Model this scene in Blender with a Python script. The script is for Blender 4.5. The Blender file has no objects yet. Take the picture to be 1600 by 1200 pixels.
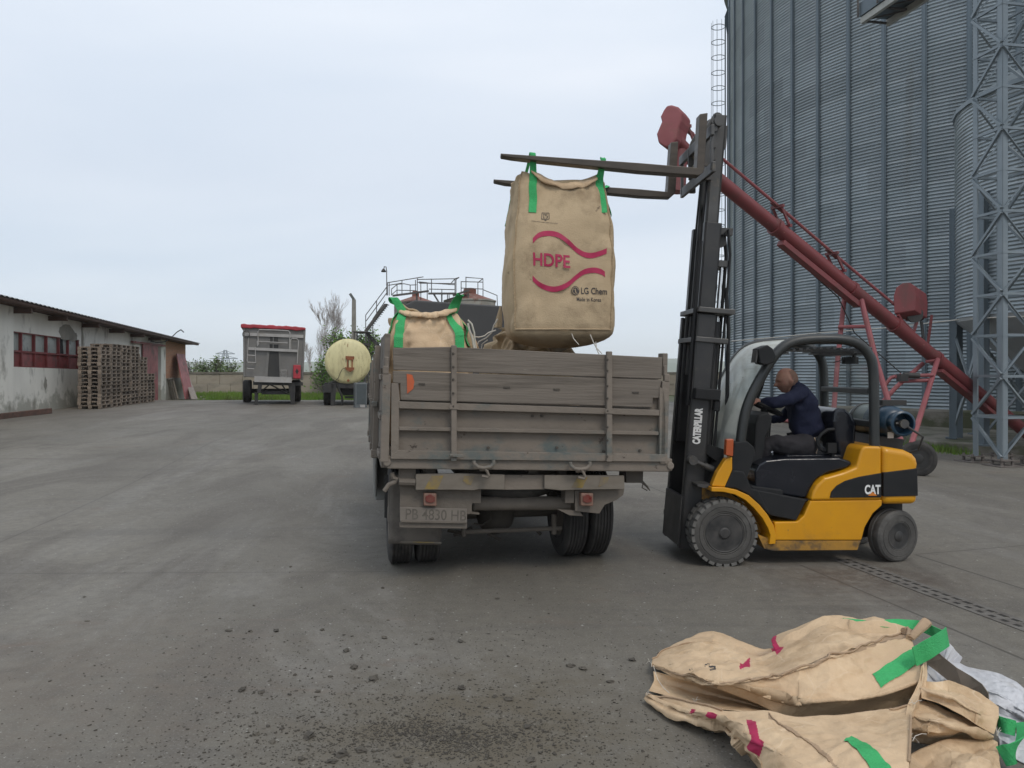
import bpy, bmesh, math, random
from mathutils import Vector, Matrix, noise
R = math.radians
V = Vector
sc = bpy.context.scene
# ---------------------------------------------------------------- camera, world, sun, exposure
F = 1250.0; HY = 580.0; CH = 1.85          # focal length in photo pixels, horizon row, eye height
cam = bpy.data.cameras.new('camera'); cam.sensor_width = 36; cam.lens = F/1600*36
cam.shift_y = -(600-HY)/1600.0; cam.clip_end = 6000; cam.clip_start = .05
co = bpy.data.objects.new('camera', cam); sc.collection.objects.link(co)
co.location = (0, 0, CH); co.rotation_euler = (R(90), 0, 0); sc.camera = co
SUN_EL, SUN_AZ = 50, 152                    # azimuth clockwise from +Y
w = bpy.data.worlds.new('World'); sc.world = w; w.use_nodes = True
nt = w.node_tree; nt.nodes.clear()
def WN(t, **k):
    n = nt.nodes.new(t)
    for a, b in k.items(): setattr(n, a, b)
    return n
out = WN('ShaderNodeOutputWorld'); mixs = WN('ShaderNodeMixShader')
b1 = WN('ShaderNodeBackground'); b2 = WN('ShaderNodeBackground')
sky = WN('ShaderNodeTexSky', sky_type='NISHITA', sun_disc=False)
sky.sun_elevation = R(SUN_EL); sky.sun_rotation = R(SUN_AZ); sky.air_density = 1.2; sky.dust_density = 2.0
b1.inputs[1].default_value = 0.10
nt.links.new(sky.outputs[0], b1.inputs[0])
tc = WN('ShaderNodeTexCoord'); mp = WN('ShaderNodeMapping'); mp.inputs['Scale'].default_value = (.9, 1.3, 4.0)
mp.inputs['Rotation'].default_value = (R(4), R(-7), R(20))
nz = WN('ShaderNodeTexNoise'); nz.inputs['Scale'].default_value = 1.25; nz.inputs['Detail'].default_value = 4; nz.inputs['Roughness'].default_value = .42; nz.inputs['Distortion'].default_value = .5
nt.links.new(tc.outputs['Generated'], mp.inputs[0]); nt.links.new(mp.outputs[0], nz.inputs['Vector'])
rp = WN('ShaderNodeValToRGB'); e = rp.color_ramp.elements
e[0].position = .34; e[0].color = (.59, .685, .80, 1); e[1].position = .66; e[1].color = (.77, .83, .905, 1)
nt.links.new(nz.outputs['Fac'], rp.inputs[0])
sx = WN('ShaderNodeSeparateXYZ'); nt.links.new(tc.outputs['Generated'], sx.inputs[0])
gr = WN('ShaderNodeValToRGB'); g = gr.color_ramp.elements
g[0].position = 0.0; g[0].color = (1.03, 1.05, 1.06, 1); g[1].position = .55; g[1].color = (1.22, 1.19, 1.17, 1)
m2 = g = gr.color_ramp.elements.new(.22); g.color = (.98, .98, 1.0, 1)
nt.links.new(sx.outputs[2], gr.inputs[0])
mm = WN('ShaderNodeMix', data_type='RGBA', blend_type='MULTIPLY'); mm.inputs[0].default_value = 1
nt.links.new(rp.outputs[0], mm.inputs[6]); nt.links.new(gr.outputs[0], mm.inputs[7])
nt.links.new(mm.outputs[2], b2.inputs[0]); b2.inputs[1].default_value = 1.0
mixs.inputs[0].default_value = .93
nt.links.new(b1.outputs[0], mixs.inputs[1]); nt.links.new(b2.outputs[0], mixs.inputs[2]); nt.links.new(mixs.outputs[0], out.inputs[0])
sl = bpy.data.lights.new('sun', 'SUN'); sl.energy = 1.1; sl.angle = R(18); sl.color = (1, .92, .82)
so = bpy.data.objects.new('sun', sl); sc.collection.objects.link(so)
sd = V((math.sin(R(SUN_AZ))*math.cos(R(SUN_EL)), math.cos(R(SUN_AZ))*math.cos(R(SUN_EL)), math.sin(R(SUN_EL))))
so.rotation_euler = sd.to_track_quat('Z', 'Y').to_euler(); so.location = (0, 0, 40)
vs = sc.view_settings; vs.view_transform = 'Standard'; vs.look = 'None'; vs.exposure = 0.12; vs.gamma = 1
try: vs.use_curve_mapping = False
except Exception: pass
sc.render.engine = 'CYCLES'
# ---------------------------------------------------------------- measuring helpers
def P(px, py, Z): return V(((px-800)/F*Z, Z, CH+(HY-py)/F*Z))
def ss(a, b, x):
    t = min(1, max(0, (x-a)/(b-a))); return t*t*(3-2*t)
def gz(x, y):
    h = .45*ss(9.5, 28, y) - .30*ss(34, 52, y)
    k = 1-ss(1.5, 7, x-.12*y)
    return h*k
def G(px, py, dz=0.0):                       # photo pixel -> point of the ground
    Z = (CH-dz)*F/(py-HY)
    for _ in range(40):
        x = (px-800)/F*Z
        Z = .5*Z+.5*(CH-dz-gz(x, Z))*F/(py-HY)
    x = (px-800)/F*Z
    return V((x, Z, gz(x, Z)+dz))
def H(px, py, h): return P(px, py, (CH-h)*F/(py-HY))   # pixel on a level of height h
# ---------------------------------------------------------------- mesh builder
class MB:
    def __init__(s): s.v = []; s.f = []; s.m = []; s.mi = 0
    def add(s, vs, fs):
        o = len(s.v); s.v += [V(p) for p in vs]
        for f in fs: s.f.append([i+o for i in f]); s.m.append(s.mi)
        return s
    def box(s, c, d, rot=None):
        c = V(c); h = V(d)/2; vs = []
        for z in (-1, 1):
            for y in (-1, 1):
                for x in (-1, 1):
                    p = V((x*h.x, y*h.y, z*h.z)); vs.append(c+(rot@p if rot else p))
        return s.add(vs, [(0, 2, 3, 1), (4, 5, 7, 6), (0, 1, 5, 4), (2, 6, 7, 3), (0, 4, 6, 2), (1, 3, 7, 5)])
    def hexa(s, b, t): return s.add(list(b)+list(t), [(3, 2, 1, 0), (4, 5, 6, 7), (0, 1, 5, 4), (1, 2, 6, 5), (2, 3, 7, 6), (3, 0, 4, 7)])
    def bar(s, p, q, w_, h_, up=(0, 0, 1)):
        p, q = V(p), V(q); d = (q-p).normalized(); u = V(up)
        x = d.cross(u)
        if x.length < 1e-4: x = d.cross(V((1, 0, 0)))
        x.normalize(); z = x.cross(d).normalized(); a, b = x*w_/2, z*h_/2
        return s.hexa([p-a-b, p+a-b, p+a+b, p-a+b], [q-a-b, q+a-b, q+a+b, q-a+b])
    def cyl(s, p, q, r, r2=None, n=16, caps=True):
        r2 = r if r2 is None else r2; p, q = V(p), V(q); d = (q-p).normalized()
        x = d.orthogonal().normalized(); y = d.cross(x); vs = []
        for c, rr in ((p, r), (q, r2)):
            for i in range(n):
                a = 2*math.pi*i/n; vs.append(c+(x*math.cos(a)+y*math.sin(a))*rr)
        fs = [(i, (i+1) % n, n+(i+1) % n, n+i) for i in range(n)]
        if caps: fs += [tuple(range(n-1, -1, -1)), tuple(range(n, 2*n))]
        return s.add(vs, fs)
    def tube(s, pts, r, n=8, rr=None, caps=True, flat=1.0):
        pts = [V(p) for p in pts]; k = len(pts); o = len(s.v)
        t0 = (pts[1]-pts[0]).normalized(); x = t0.orthogonal().normalized(); vs = []
        for i, p in enumerate(pts):
            t = (pts[min(i+1, k-1)]-pts[max(i-1, 0)]).normalized()
            x = (x-t*x.dot(t)).normalized(); y = t.cross(x)
            q = rr[i] if rr else r
            for j in range(n):
                a = 2*math.pi*j/n; vs.append(p+(x*math.cos(a)+y*math.sin(a)*flat)*q)
        fs = [(i*n+j, i*n+(j+1) % n, (i+1)*n+(j+1) % n, (i+1)*n+j) for i in range(k-1) for j in range(n)]
        if caps: fs += [tuple(range(n-1, -1, -1)), tuple(range((k-1)*n, k*n))]
        return s.add(vs, fs)
    def lathe(s, prof, c, ax, n=32, closed=False):          # prof: (radius, offset along axis)
        c = V(c); d = V(ax).normalized(); x = d.orthogonal().normalized(); y = d.cross(x); vs = []
        for r, t in prof:
            for i in range(n):
                a = 2*math.pi*i/n; vs.append(c+d*t+(x*math.cos(a)+y*math.sin(a))*r)
        k = len(prof); fs = []
        for i in range(k if closed else k-1):
            i2 = (i+1) % k
            for j in range(n): fs.append((i*n+j, i*n+(j+1) % n, i2*n+(j+1) % n, i2*n+j))
        if not closed:
            if prof[0][0] > 1e-5: fs.append(tuple(range(n-1, -1, -1)))
            if prof[-1][0] > 1e-5: fs.append(tuple(range((k-1)*n, k*n)))
        return s.add(vs, fs)
    def prism(s, poly, fn, d0, d1):                           # fn(a,b,d) -> point
        n = len(poly)
        return s.add([fn(a, b, d0) for a, b in poly]+[fn(a, b, d1) for a, b in poly],
                     [tuple(range(n-1, -1, -1)), tuple(range(n, 2*n))]+[(i, (i+1) % n, n+(i+1) % n, n+i) for i in range(n)])
    def grid(s, fn, nu, nv, wrap=False):
        vs = [fn(i/nu, j/nv) for j in range(nv+1) for i in range(nu if wrap else nu+1)]
        m = nu if wrap else nu+1
        return s.add(vs, [(j*m+i, j*m+(i+1) % m, (j+1)*m+(i+1) % m, (j+1)*m+i) for j in range(nv) for i in range(nu)])
    def strip(s, path, wvec, th=.003):                        # flat webbing along a path
        path = [V(p) for p in path]; k = len(path); vs = []
        for i, p in enumerate(path):
            t = (path[min(i+1, k-1)]-path[max(i-1, 0)]).normalized()
            wv = V(wvec[i] if isinstance(wvec, list) else wvec); L = wv.length
            wv = (wv-t*wv.dot(t)).normalized()*L; nn = t.cross(wv).normalized()*th
            vs += [p-wv/2, p+wv/2, p+wv/2+nn, p-wv/2+nn]
        fs = []
        for i in range(k-1):
            a, b = i*4, i*4+4
            for j in range(4): fs.append((a+j, a+(j+1) % 4, b+(j+1) % 4, b+j))
        fs += [(3, 2, 1, 0), (4*k-4, 4*k-3, 4*k-2, 4*k-1)]
        return s.add(vs, fs)
def link(o): sc.collection.objects.link(o); return o
def thing(name, label, cat, loc=(0, 0, 0), group=None, rot=(0, 0, 0)):
    o = link(bpy.data.objects.new(name, None)); o.empty_display_size = .2
    o.location = loc; o.rotation_euler = rot; o['label'] = label; o['category'] = cat
    if group: o['group'] = group
    o['_'] = 0; del o['_']
    WM[o.name] = Matrix.LocRotScale(V(loc), o.rotation_euler, None)
    return o
WM = {}
def obj(name, mb, mats, parent=None, smooth=35, bevel=0, label=None, local=False, sub=0, seg=2):
    me = bpy.data.meshes.new(name); o = bpy.data.objects.new(name, me); link(o)
    vs = mb.v
    if parent is not None:
        W = WM.get(parent.name, Matrix.Identity(4)); o.parent = parent; WM[o.name] = W
        if not local: Wi = W.inverted(); vs = [Wi@p for p in vs]
    else:
        mn = min(p.z for p in vs); c = sum(vs, V((0, 0, 0)))/len(vs); c.z = mn
        o.location = c; vs = [p-c for p in vs]; WM[o.name] = Matrix.Translation(c)
    me.from_pydata([tuple(p) for p in vs], [], mb.f)
    for m_ in (mats if isinstance(mats, (list, tuple)) else [mats]): me.materials.append(m_)
    if any(mb.m): me.polygons.foreach_set('material_index', mb.m)
    bm = bmesh.new(); bm.from_mesh(me); bmesh.ops.recalc_face_normals(bm, faces=bm.faces); bm.to_mesh(me); bm.free()
    if smooth:
        me.shade_smooth()
        if smooth < 180: me.set_sharp_from_angle(angle=R(smooth))
    if bevel:
        b = o.modifiers.new('bevel', 'BEVEL'); b.width = bevel; b.segments = seg; b.limit_method = 'ANGLE'; b.angle_limit = R(40)
    if sub:
        b = o.modifiers.new('sub', 'SUBSURF'); b.levels = sub; b.render_levels = sub
    if label: o['label'] = label
    return o
def solo(name, mb, mats, label, cat, group=None, **k):
    o = obj(name, mb, mats, None, **k); o['label'] = label; o['category'] = cat
    if group: o['group'] = group
    return o
def struct(name, mb, mats, kind='structure', **k):
    o = obj(name, mb, mats, None, **k); o['kind'] = kind
    return o
def dup(root, M_, label=None, group=None):
    r = root.copy(); link(r); r.matrix_world = M_; r.matrix_basis = M_
    if label: r['label'] = label
    if group: r['group'] = group
    for ch in list(root.children):
        c = ch.copy(); link(c); c.parent = r
        for g_ in ch.children:
            d = g_.copy(); link(d); d.parent = c
    return r
# ---------------------------------------------------------------- materials
def nd(nt, t, **k):
    n = nt.nodes.new(t)
    for a, b in k.items(): setattr(n, a, b)
    return n
def c4(c): return (c[0], c[1], c[2], 1)
def mat(name, c1, c2=None, scale=4, rough=.7, metal=0, bump=0, bscale=40, stretch=(1, 1, 1), lo=.35, hi=.65, c3=None, s3=1.3, lo3=.5, hi3=.7, spec=.5, rv=.15, wave=None, rnd=0, det=6, c5=None, s5=9, lo5=.6, lines=None):
    m = bpy.data.materials.new(name); m.use_nodes = True; n = m.node_tree; B = n.nodes['Principled BSDF']; L = n.links.new
    B.inputs['Metallic'].default_value = metal; B.inputs['Specular IOR Level'].default_value = spec
    tcn = nd(n, 'ShaderNodeTexCoord'); mpn = nd(n, 'ShaderNodeMapping'); mpn.inputs['Scale'].default_value = stretch
    L(tcn.outputs['Object'], mpn.inputs[0]); vec = mpn.outputs[0]
    if rnd:
        oi = nd(n, 'ShaderNodeObjectInfo'); ad = nd(n, 'ShaderNodeVectorMath', operation='ADD'); sc_ = nd(n, 'ShaderNodeVectorMath', operation='SCALE')
        cb = nd(n, 'ShaderNodeCombineXYZ'); 
        for i in range(3): L(oi.outputs['Random'], cb.inputs[i])
        L(cb.outputs[0], sc_.inputs[0]); sc_.inputs['Scale'].default_value = 37; L(sc_.outputs[0], ad.inputs[0]); L(vec, ad.inputs[1]); vec = ad.outputs[0]
    def no(s_, d=6, r=.6):
        t = nd(n, 'ShaderNodeTexNoise'); t.inputs['Scale'].default_value = s_; t.inputs['Detail'].default_value = d; t.inputs['Roughness'].default_value = r
        L(vec, t.inputs['Vector']); return t.outputs['Fac']
    def mr(x, a, b, c=0, d=1):
        t = nd(n, 'ShaderNodeMapRange'); L(x, t.inputs[0])
        for i, q in enumerate((a, b, c, d)): t.inputs[i+1].default_value = q
        return t.outputs[0]
    def mx(f, a, b):
        t = nd(n, 'ShaderNodeMix', data_type='RGBA')
        if hasattr(f, 'links'): L(f, t.inputs[0])
        else: t.inputs[0].default_value = f
        for q, i in ((a, 6), (b, 7)):
            if hasattr(q, 'links'): L(q, t.inputs[i])
            else: t.inputs[i].default_value = c4(q)
        return t.outputs[2]
    base = no(scale, det)
    col = mx(mr(base, lo, hi), c1, c2 if c2 else tuple(x*.8 for x in c1))
    if c3: col = mx(mr(no(s3, 8, .65), lo3, hi3), col, c3)
    if lines:
        vo = nd(n, 'ShaderNodeTexVoronoi', feature='DISTANCE_TO_EDGE'); vo.inputs['Scale'].default_value = lines[0]
        nv_ = nd(n, 'ShaderNodeTexNoise'); nv_.inputs['Scale'].default_value = lines[0]*.8; nv_.inputs['Detail'].default_value = 3; L(vec, nv_.inputs['Vector'])
        av = nd(n, 'ShaderNodeMix', data_type='VECTOR'); av.inputs[0].default_value = .10; L(vec, av.inputs[4]); L(nv_.outputs['Color'], av.inputs[5]); L(av.outputs[1], vo.inputs['Vector'])
        ms = nd(n, 'ShaderNodeMath', operation='MULTIPLY'); L(mr(vo.outputs['Distance'], 0, lines[1], lines[2], 0), ms.inputs[0]); L(mr(no(lines[0]*.6, 2, .5), .45, .6), ms.inputs[1]); col = mx(ms.outputs[0], col, lines[3])
    if c5: col = mx(mr(no(s5, 9, .7), lo5, lo5+.04), col, c5)
    if rnd:
        hs = nd(n, 'ShaderNodeHueSaturation'); L(col, hs.inputs['Color']); L(mr(oi.outputs['Random'], 0, 1, 1-rnd, 1+rnd), hs.inputs['Value']); col = hs.outputs[0]
    L(col, B.inputs['Base Color'])
    L(mr(base, .2, .8, max(.03, rough-rv), min(1, rough+rv)), B.inputs['Roughness'])
    if bump:
        bp = nd(n, 'ShaderNodeBump'); bp.inputs['Strength'].default_value = min(1, bump); bp.inputs['Distance'].default_value = .02
        h = no(bscale, 5, .6)
        if wave:
            wv = nd(n, 'ShaderNodeTexWave', bands_direction=wave[0]); wv.inputs['Scale'].default_value = wave[1]; wv.inputs['Distortion'].default_value = wave[2]
            L(vec, wv.inputs['Vector']); a_ = nd(n, 'ShaderNodeMath', operation='ADD'); L(h, a_.inputs[0]); L(wv.outputs['Fac'], a_.inputs[1]); h = a_.outputs[0]
        L(h, bp.inputs['Height']); L(bp.outputs[0], B.inputs['Normal'])
    m['x'] = 0; del m['x']
    return m
class Fr:                                                    # a local frame; px() meets a photo ray with a plane of the frame
    def __init__(s, o, yaw=0, roll=0, pitch=0):
        s.M = Matrix.Translation(V(o)) @ Matrix.Rotation(yaw, 4, 'Z') @ Matrix.Rotation(roll, 4, 'Y') @ Matrix.Rotation(pitch, 4, 'X'); s.I = s.M.inverted()
    def __call__(s, x, y, z): return s.M @ V((x, y, z))
    def hit(s, px, py, ax=1, c=0.0):
        o = s.I @ V((0, 0, CH)); d = s.I.to_3x3() @ V(((px-800)/F, 1, (HY-py)/F))
        return o+d*((c-o[ax])/d[ax])
    def px(s, px, py, c=0.0, ax=1): return s.M @ s.hit(px, py, ax, c)
    def rot(s): return s.M.to_3x3()
    def box(s, mb, x0, x1, y0, y1, z0, z1): return mb.box(s((x0+x1)/2, (y0+y1)/2, (z0+z1)/2), (abs(x1-x0), abs(y1-y0), abs(z1-z0)), s.rot())
    def prism(s, mb, pts, y0, y1, c=None):                    # outline measured on plane y=c, extruded y0..y1
        c = y0 if c is None else c
        ps = [s.hit(a, b, 1, c) for a, b in pts]
        return mb.prism([(p.x, p.z) for p in ps], lambda a, b, d: s(a, d, b), y0, y1)
def ytext(txt, size, fn, mat_, name, parent, bold=0, sx=1.0, cuts=0, th=.0015, align='CENTER', label=None):
    cu = bpy.data.curves.new(name, 'FONT'); cu.body = txt; cu.size = size; cu.offset = bold; cu.align_x = align; cu.align_y = 'CENTER'; cu.resolution_u = 4
    to = bpy.data.objects.new('t', cu); link(to)
    dg = bpy.context.evaluated_depsgraph_get(); me = bpy.data.meshes.new_from_object(to.evaluated_get(dg))
    bpy.data.objects.remove(to); bm = bmesh.new(); bm.from_mesh(me); bpy.data.meshes.remove(me)
    if cuts:
        xs = [v.co.x for v in bm.verts]; ys = [v.co.y for v in bm.verts]
        for ax, a, b in ((0, min(xs), max(xs)), (1, min(ys), max(ys))):
            k = max(2, int((b-a)/cuts))
            for i in range(1, k):
                no = V((1, 0, 0)) if ax == 0 else V((0, 1, 0)); q = no*(a+(b-a)*i/k)
                bmesh.ops.bisect_plane(bm, geom=bm.verts[:]+bm.edges[:]+bm.faces[:], plane_co=q, plane_no=no)
    mb = MB(); mb.v = [fn(v.co.x*sx, v.co.y) for v in bm.verts]; mb.f = [[v.index for v in f.verts] for f in bm.faces]; mb.m = [0]*len(mb.f); bm.free()
    return obj(name, mb, mat_, parent, smooth=0, label=label)
# ---------------------------------------------------------------- ground
def yard_material():
    m = bpy.data.materials.new('yard_concrete'); m.use_nodes = True; n = m.node_tree; B = n.nodes['Principled BSDF']; L = n.links.new
    tcn = nd(n, 'ShaderNodeTexCoord'); vec = tcn.outputs['Object']
    def noi(s_, st=(1, 1, 1), d=7, r=.62, rot=0, dis=0, _=0):
        mp_ = nd(n, 'ShaderNodeMapping'); mp_.inputs['Scale'].default_value = st; mp_.inputs['Rotation'].default_value = (0, 0, rot)
        L(vec, mp_.inputs[0]); t = nd(n, 'ShaderNodeTexNoise'); t.inputs['Scale'].default_value = s_; t.inputs['Detail'].default_value = d; t.inputs['Roughness'].default_value = r; t.inputs['Distortion'].default_value = dis
        L(mp_.outputs[0], t.inputs['Vector']); return t.outputs['Fac']
    def mr(x, a, b, c=0, d=1):
        t = nd(n, 'ShaderNodeMapRange'); L(x, t.inputs[0])
        for i, q in enumerate((a, b, c, d)): t.inputs[i+1].default_value = q
        return t.outputs[0]
    def ma(op, a, b=None):
        t = nd(n, 'ShaderNodeMath', operation=op)
        for i, q in enumerate((a, b)):
            if q is None: continue
            if hasattr(q, 'links'): L(q, t.inputs[i])
            else: t.inputs[i].default_value = q
        return t.outputs[0]
    def mx(f, a, b, bt='MIX'):
        t = nd(n, 'ShaderNodeMix', data_type='RGBA', blend_type=bt)
        if hasattr(f, 'links'): L(f, t.inputs[0])
        else: t.inputs[0].default_value = f
        for q, i in ((a, 6), (b, 7)):
            if hasattr(q, 'links'): L(q, t.inputs[i])
            else: t.inputs[i].default_value = c4(q)
        return t.outputs[2]
    big = noi(.16, (1, 1.0, 1), 5, .55, .4, .6); mid = noi(.7, (1, .45, 1), 7, .65, -.5, .8); fine = noi(9, (1, 1, 1), 8, .7); vf = noi(70, (1, 1, 1), 3, .6)
    col = mx(mr(big, .38, .62), (.117, .106, .086), (.180, .165, .137))
    col = mx(ma('MULTIPLY', mr(mid, .50, .60), .65), col, (.110, .099, .086))
    col = mx(ma('MULTIPLY', mr(noi(.33, (1, .3, 1), 9, .75, .9, 1.2), .53, .62), .42), col, (.225, .212, .19))
    col = mx(ma('MULTIPLY', mr(noi(.5, (1, .12, 1), 9, .75, -.35, .6), .55, .62), .25), col, (.235, .225, .205))
    col = mx(ma('MULTIPLY', mr(noi(.9, (.10, 1.2, 1), 9, .72, .12, .4), .56, .61), .40), col, (.095, .087, .077))
    col = mx(ma('MULTIPLY', mr(noi(.45, (.5, 1.6, 1), 8, .75, 1.1, 1.5), .60, .68), .5), col, (.15, .105, .08))
    col = mx(ma('MULTIPLY', mr(fine, .40, .62), .38), col, (.085, .077, .067))
    col = mx(ma('MULTIPLY', mr(noi(4.0, (1, 1, 1), 10, .8), .58, .63), .35), col, (.075, .068, .058))
    col = mx(ma('MULTIPLY', mr(vf, .56, .66), .35), col, (.30, .285, .26))
    sp = noi(26, (1, 1, 1), 2, .5); col = mx(ma('MULTIPLY', mr(sp, .70, .72), .6), col, (.42, .41, .38)); col = mx(ma('MULTIPLY', mr(sp, .29, .27), .8), col, (.035, .03, .026))
    def dist(a, b):
        a = V((a.x, a.y, 0)); b = V((b.x, b.y, 0)); d = b-a; L2 = d.length_squared
        s0 = nd(n, 'ShaderNodeVectorMath', operation='MULTIPLY'); L(vec, s0.inputs[0]); s0.inputs[1].default_value = (1, 1, 0)
        s1 = nd(n, 'ShaderNodeVectorMath', operation='SUBTRACT'); L(s0.outputs[0], s1.inputs[0]); s1.inputs[1].default_value = a
        dt = nd(n, 'ShaderNodeVectorMath', operation='DOT_PRODUCT'); L(s1.outputs[0], dt.inputs[0]); dt.inputs[1].default_value = d/L2
        t = mr(dt.outputs['Value'], 0, 1, 0, 1)
        s2 = nd(n, 'ShaderNodeVectorMath', operation='SCALE'); s2.inputs[0].default_value = d; L(t, s2.inputs['Scale'])
        s3_ = nd(n, 'ShaderNodeVectorMath', operation='SUBTRACT'); L(s1.outputs[0], s3_.inputs[0]); L(s2.outputs[0], s3_.inputs[1])
        ln = nd(n, 'ShaderNodeVectorMath', operation='LENGTH'); L(s3_.outputs[0], ln.inputs[0]); return ln.outputs['Value']
    wob = ma('MULTIPLY', ma('SUBTRACT', fine, .5), .03)
    for p, q, wd, st in (((-60, 873), (330, 691), .006, .6), ((-300, 898), (606, 893), .005, .55), ((1251, 883), (1750, 1094), .009, .75), ((1431, 867), (1700, 952), .011, .8),
                         ((1433, 866), (1700, 844), .008, .6), ((681, 964), (737, 1125), .002, .22), ((330, 691), (480, 640), .012, .4), ((970, 742), (1060, 778), .010, .7), ((1290, 870), (1345, 882), .01, .5)):
        dd = ma('ADD', dist(G(*p), G(*q)), wob)
        col = mx(ma('MULTIPLY', mr(dd, wd, wd+.005, 1, 0), st), col, (.05, .045, .038))
        col = mx(ma('MULTIPLY', mr(dd, wd, wd+.12, .28, 0), mr(mid, .3, .6)), col, (.10, .09, .08))
    # trodden soil, oil and damp patches with their own ragged outlines
    for (c, r0, r1, cc, st, th) in ((G(690, 1150), .25, 1.15, (.105, .088, .062), .85, .42), (G(1330, 905), .15, .95, (.075, .058, .047), .8, .46), (G(1060, 1105), .1, .5, (.11, .10, .085), .4, .5),
                                (G(300, 640), 2.0, 7.0, (.13, .105, .085), .5, .52), (G(60, 1080), .4, 1.6, (.14, .113, .088), .4, .45), (G(1275, 960), .02, .22, (.08, .07, .06), .6, .5), (G(1060, 740), .2, 1.6, (.12, .095, .075), .6, .47)):
        dd = ma('ADD', dist(c, c+V((.3, .1, 0))), ma('MULTIPLY', ma('SUBTRACT', noi(2.6, (1, 1, 1), 8, .7), .5), 1.6*r1))
        f_ = ma('MULTIPLY', ma('MULTIPLY', mr(dd, r0, r1, 1, 0), mr(noi(5.5, (1, 1, 1), 8, .75), th-.12, th+.12)), st)
        col = mx(f_, col, cc)
    L(col, B.inputs['Base Color']); L(mr(mid, .3, .7, .62, .88), B.inputs['Roughness']); B.inputs['Specular IOR Level'].default_value = .35
    bp = nd(n, 'ShaderNodeBump'); bp.inputs['Strength'].default_value = .6; bp.inputs['Distance'].default_value = .008
    L(ma('ADD', fine, ma('MULTIPLY', vf, .5)), bp.inputs['Height']); L(bp.outputs[0], B.inputs['Normal'])
    return m
def sheet(xs, ys, dz):
    mb = MB(); m = len(xs)
    mb.add([(x, y, gz(x, y)+dz) for y in ys for x in xs], [(j*m+i, j*m+i+1, (j+1)*m+i+1, (j+1)*m+i) for j in range(len(ys)-1) for i in range(m-1)]); return mb
def raw(name, mb, m_, kind='structure'):
    me = bpy.data.meshes.new(name); me.from_pydata([tuple(p) for p in mb.v], [], mb.f); me.materials.append(m_); me.shade_smooth(); o = link(bpy.data.objects.new(name, me)); o['kind'] = kind; WM[o.name] = Matrix.Identity(4); return o
XS = [-3100, -800, -250, -120]+[-60+i for i in range(0, 101)]+[60, 120, 250, 800, 3100]
YS = [-300, -60, -14]+[-8+i for i in range(0, 52)]; YS2 = YS+[43.5+i*1.5 for i in range(1, 14)]+[80, 120, 250, 800, 3000]
M_field = mat('field_earth', (.085, .10, .04), (.12, .11, .06), scale=.8, rough=.95, bump=.4, bscale=6, c3=(.06, .085, .025), s3=.2)
raw('ground', sheet(XS, [y if y != 43 else 43 for y in YS2], -.02), M_field)
XY = [x for x in XS if -60 <= x <= 120]
raw('yard', sheet(XY, [y for y in YS if y >= -60], .0), yard_material())
# distant hills: two low ranges
M_hill = mat('hill', (.05, .085, .04), (.08, .10, .055), scale=.004, rough=1)
mb = MB(); rnd = random.Random(3)
for rng, d0, h0 in ((0, 2100, 34), (1, 2500, 58)):
    n_ = 60
    def hp(u, v, d0=d0, h0=h0, rng=rng):
        a = R(-48+96*u); h = h0*(.55+.6*noise.noise(V((u*6+rng*9, rng, 0)))+.2*noise.noise(V((u*23, rng, 4)))); dd = (d0+(v-.5)*600)/max(math.cos(a), .8)
        return V((math.sin(a)*dd, math.cos(a)*dd, -2+max(0, h)*math.sin(math.pi*v)))
    mb.grid(hp, 80, 6)
raw('hills', mb, M_hill)
# grass bank beyond the yard
M_grass = mat('grass', (.085, .17, .022), (.14, .22, .04), scale=.6, rough=.85, c3=(.10, .11, .04), s3=.35, spec=.2)
mb = MB(); rnd = random.Random(11)
for i in range(26000):
    y = 42.6+rnd.random()**1.2*17; x = -26+rnd.random()*34
    if noise.noise(V((x*.35, y*.5, 0))) < -.25 or (x < -17.2 and y < 51): continue
    if y < 43.6+.8*noise.noise(V((x*.5, 3, 0))): continue
    h = .10+.22*rnd.random()+.12*max(0, noise.noise(V((x*.4, y*.4, 8)))); a = rnd.random()*6.28; w_ = .03+.03*rnd.random(); l = (rnd.random()-.5)*.15
    z = gz(x, y)-.02; dx, dy = math.cos(a)*w_, math.sin(a)*w_
    mb.add([(x-dx, y-dy, z), (x+dx, y+dy, z), (x+l, y+l*.4, z+h)], [(0, 1, 2)])
for (px_, py_, sx_, sy_, n_) in ((1457, 702, .30, 1.2, 900), (1190, 700, 1.2, .9, 1500), (1330, 716, 1.0, .4, 500)):
    c = G(px_, py_)
    for i in range(n_):
        x = c.x+rnd.gauss(0, sx_*.5); y = c.y+rnd.gauss(0, sy_*.5); h = .05+.16*rnd.random(); a = rnd.random()*6.28; l = (rnd.random()-.5)*.12
        dx, dy = math.cos(a)*.012, math.sin(a)*.012; mb.add([(x-dx, y-dy, 0), (x+dx, y+dy, 0), (x+l, y+l*.5, h)], [(0, 1, 2)])
raw('grass', mb, M_grass, 'stuff')
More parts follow.
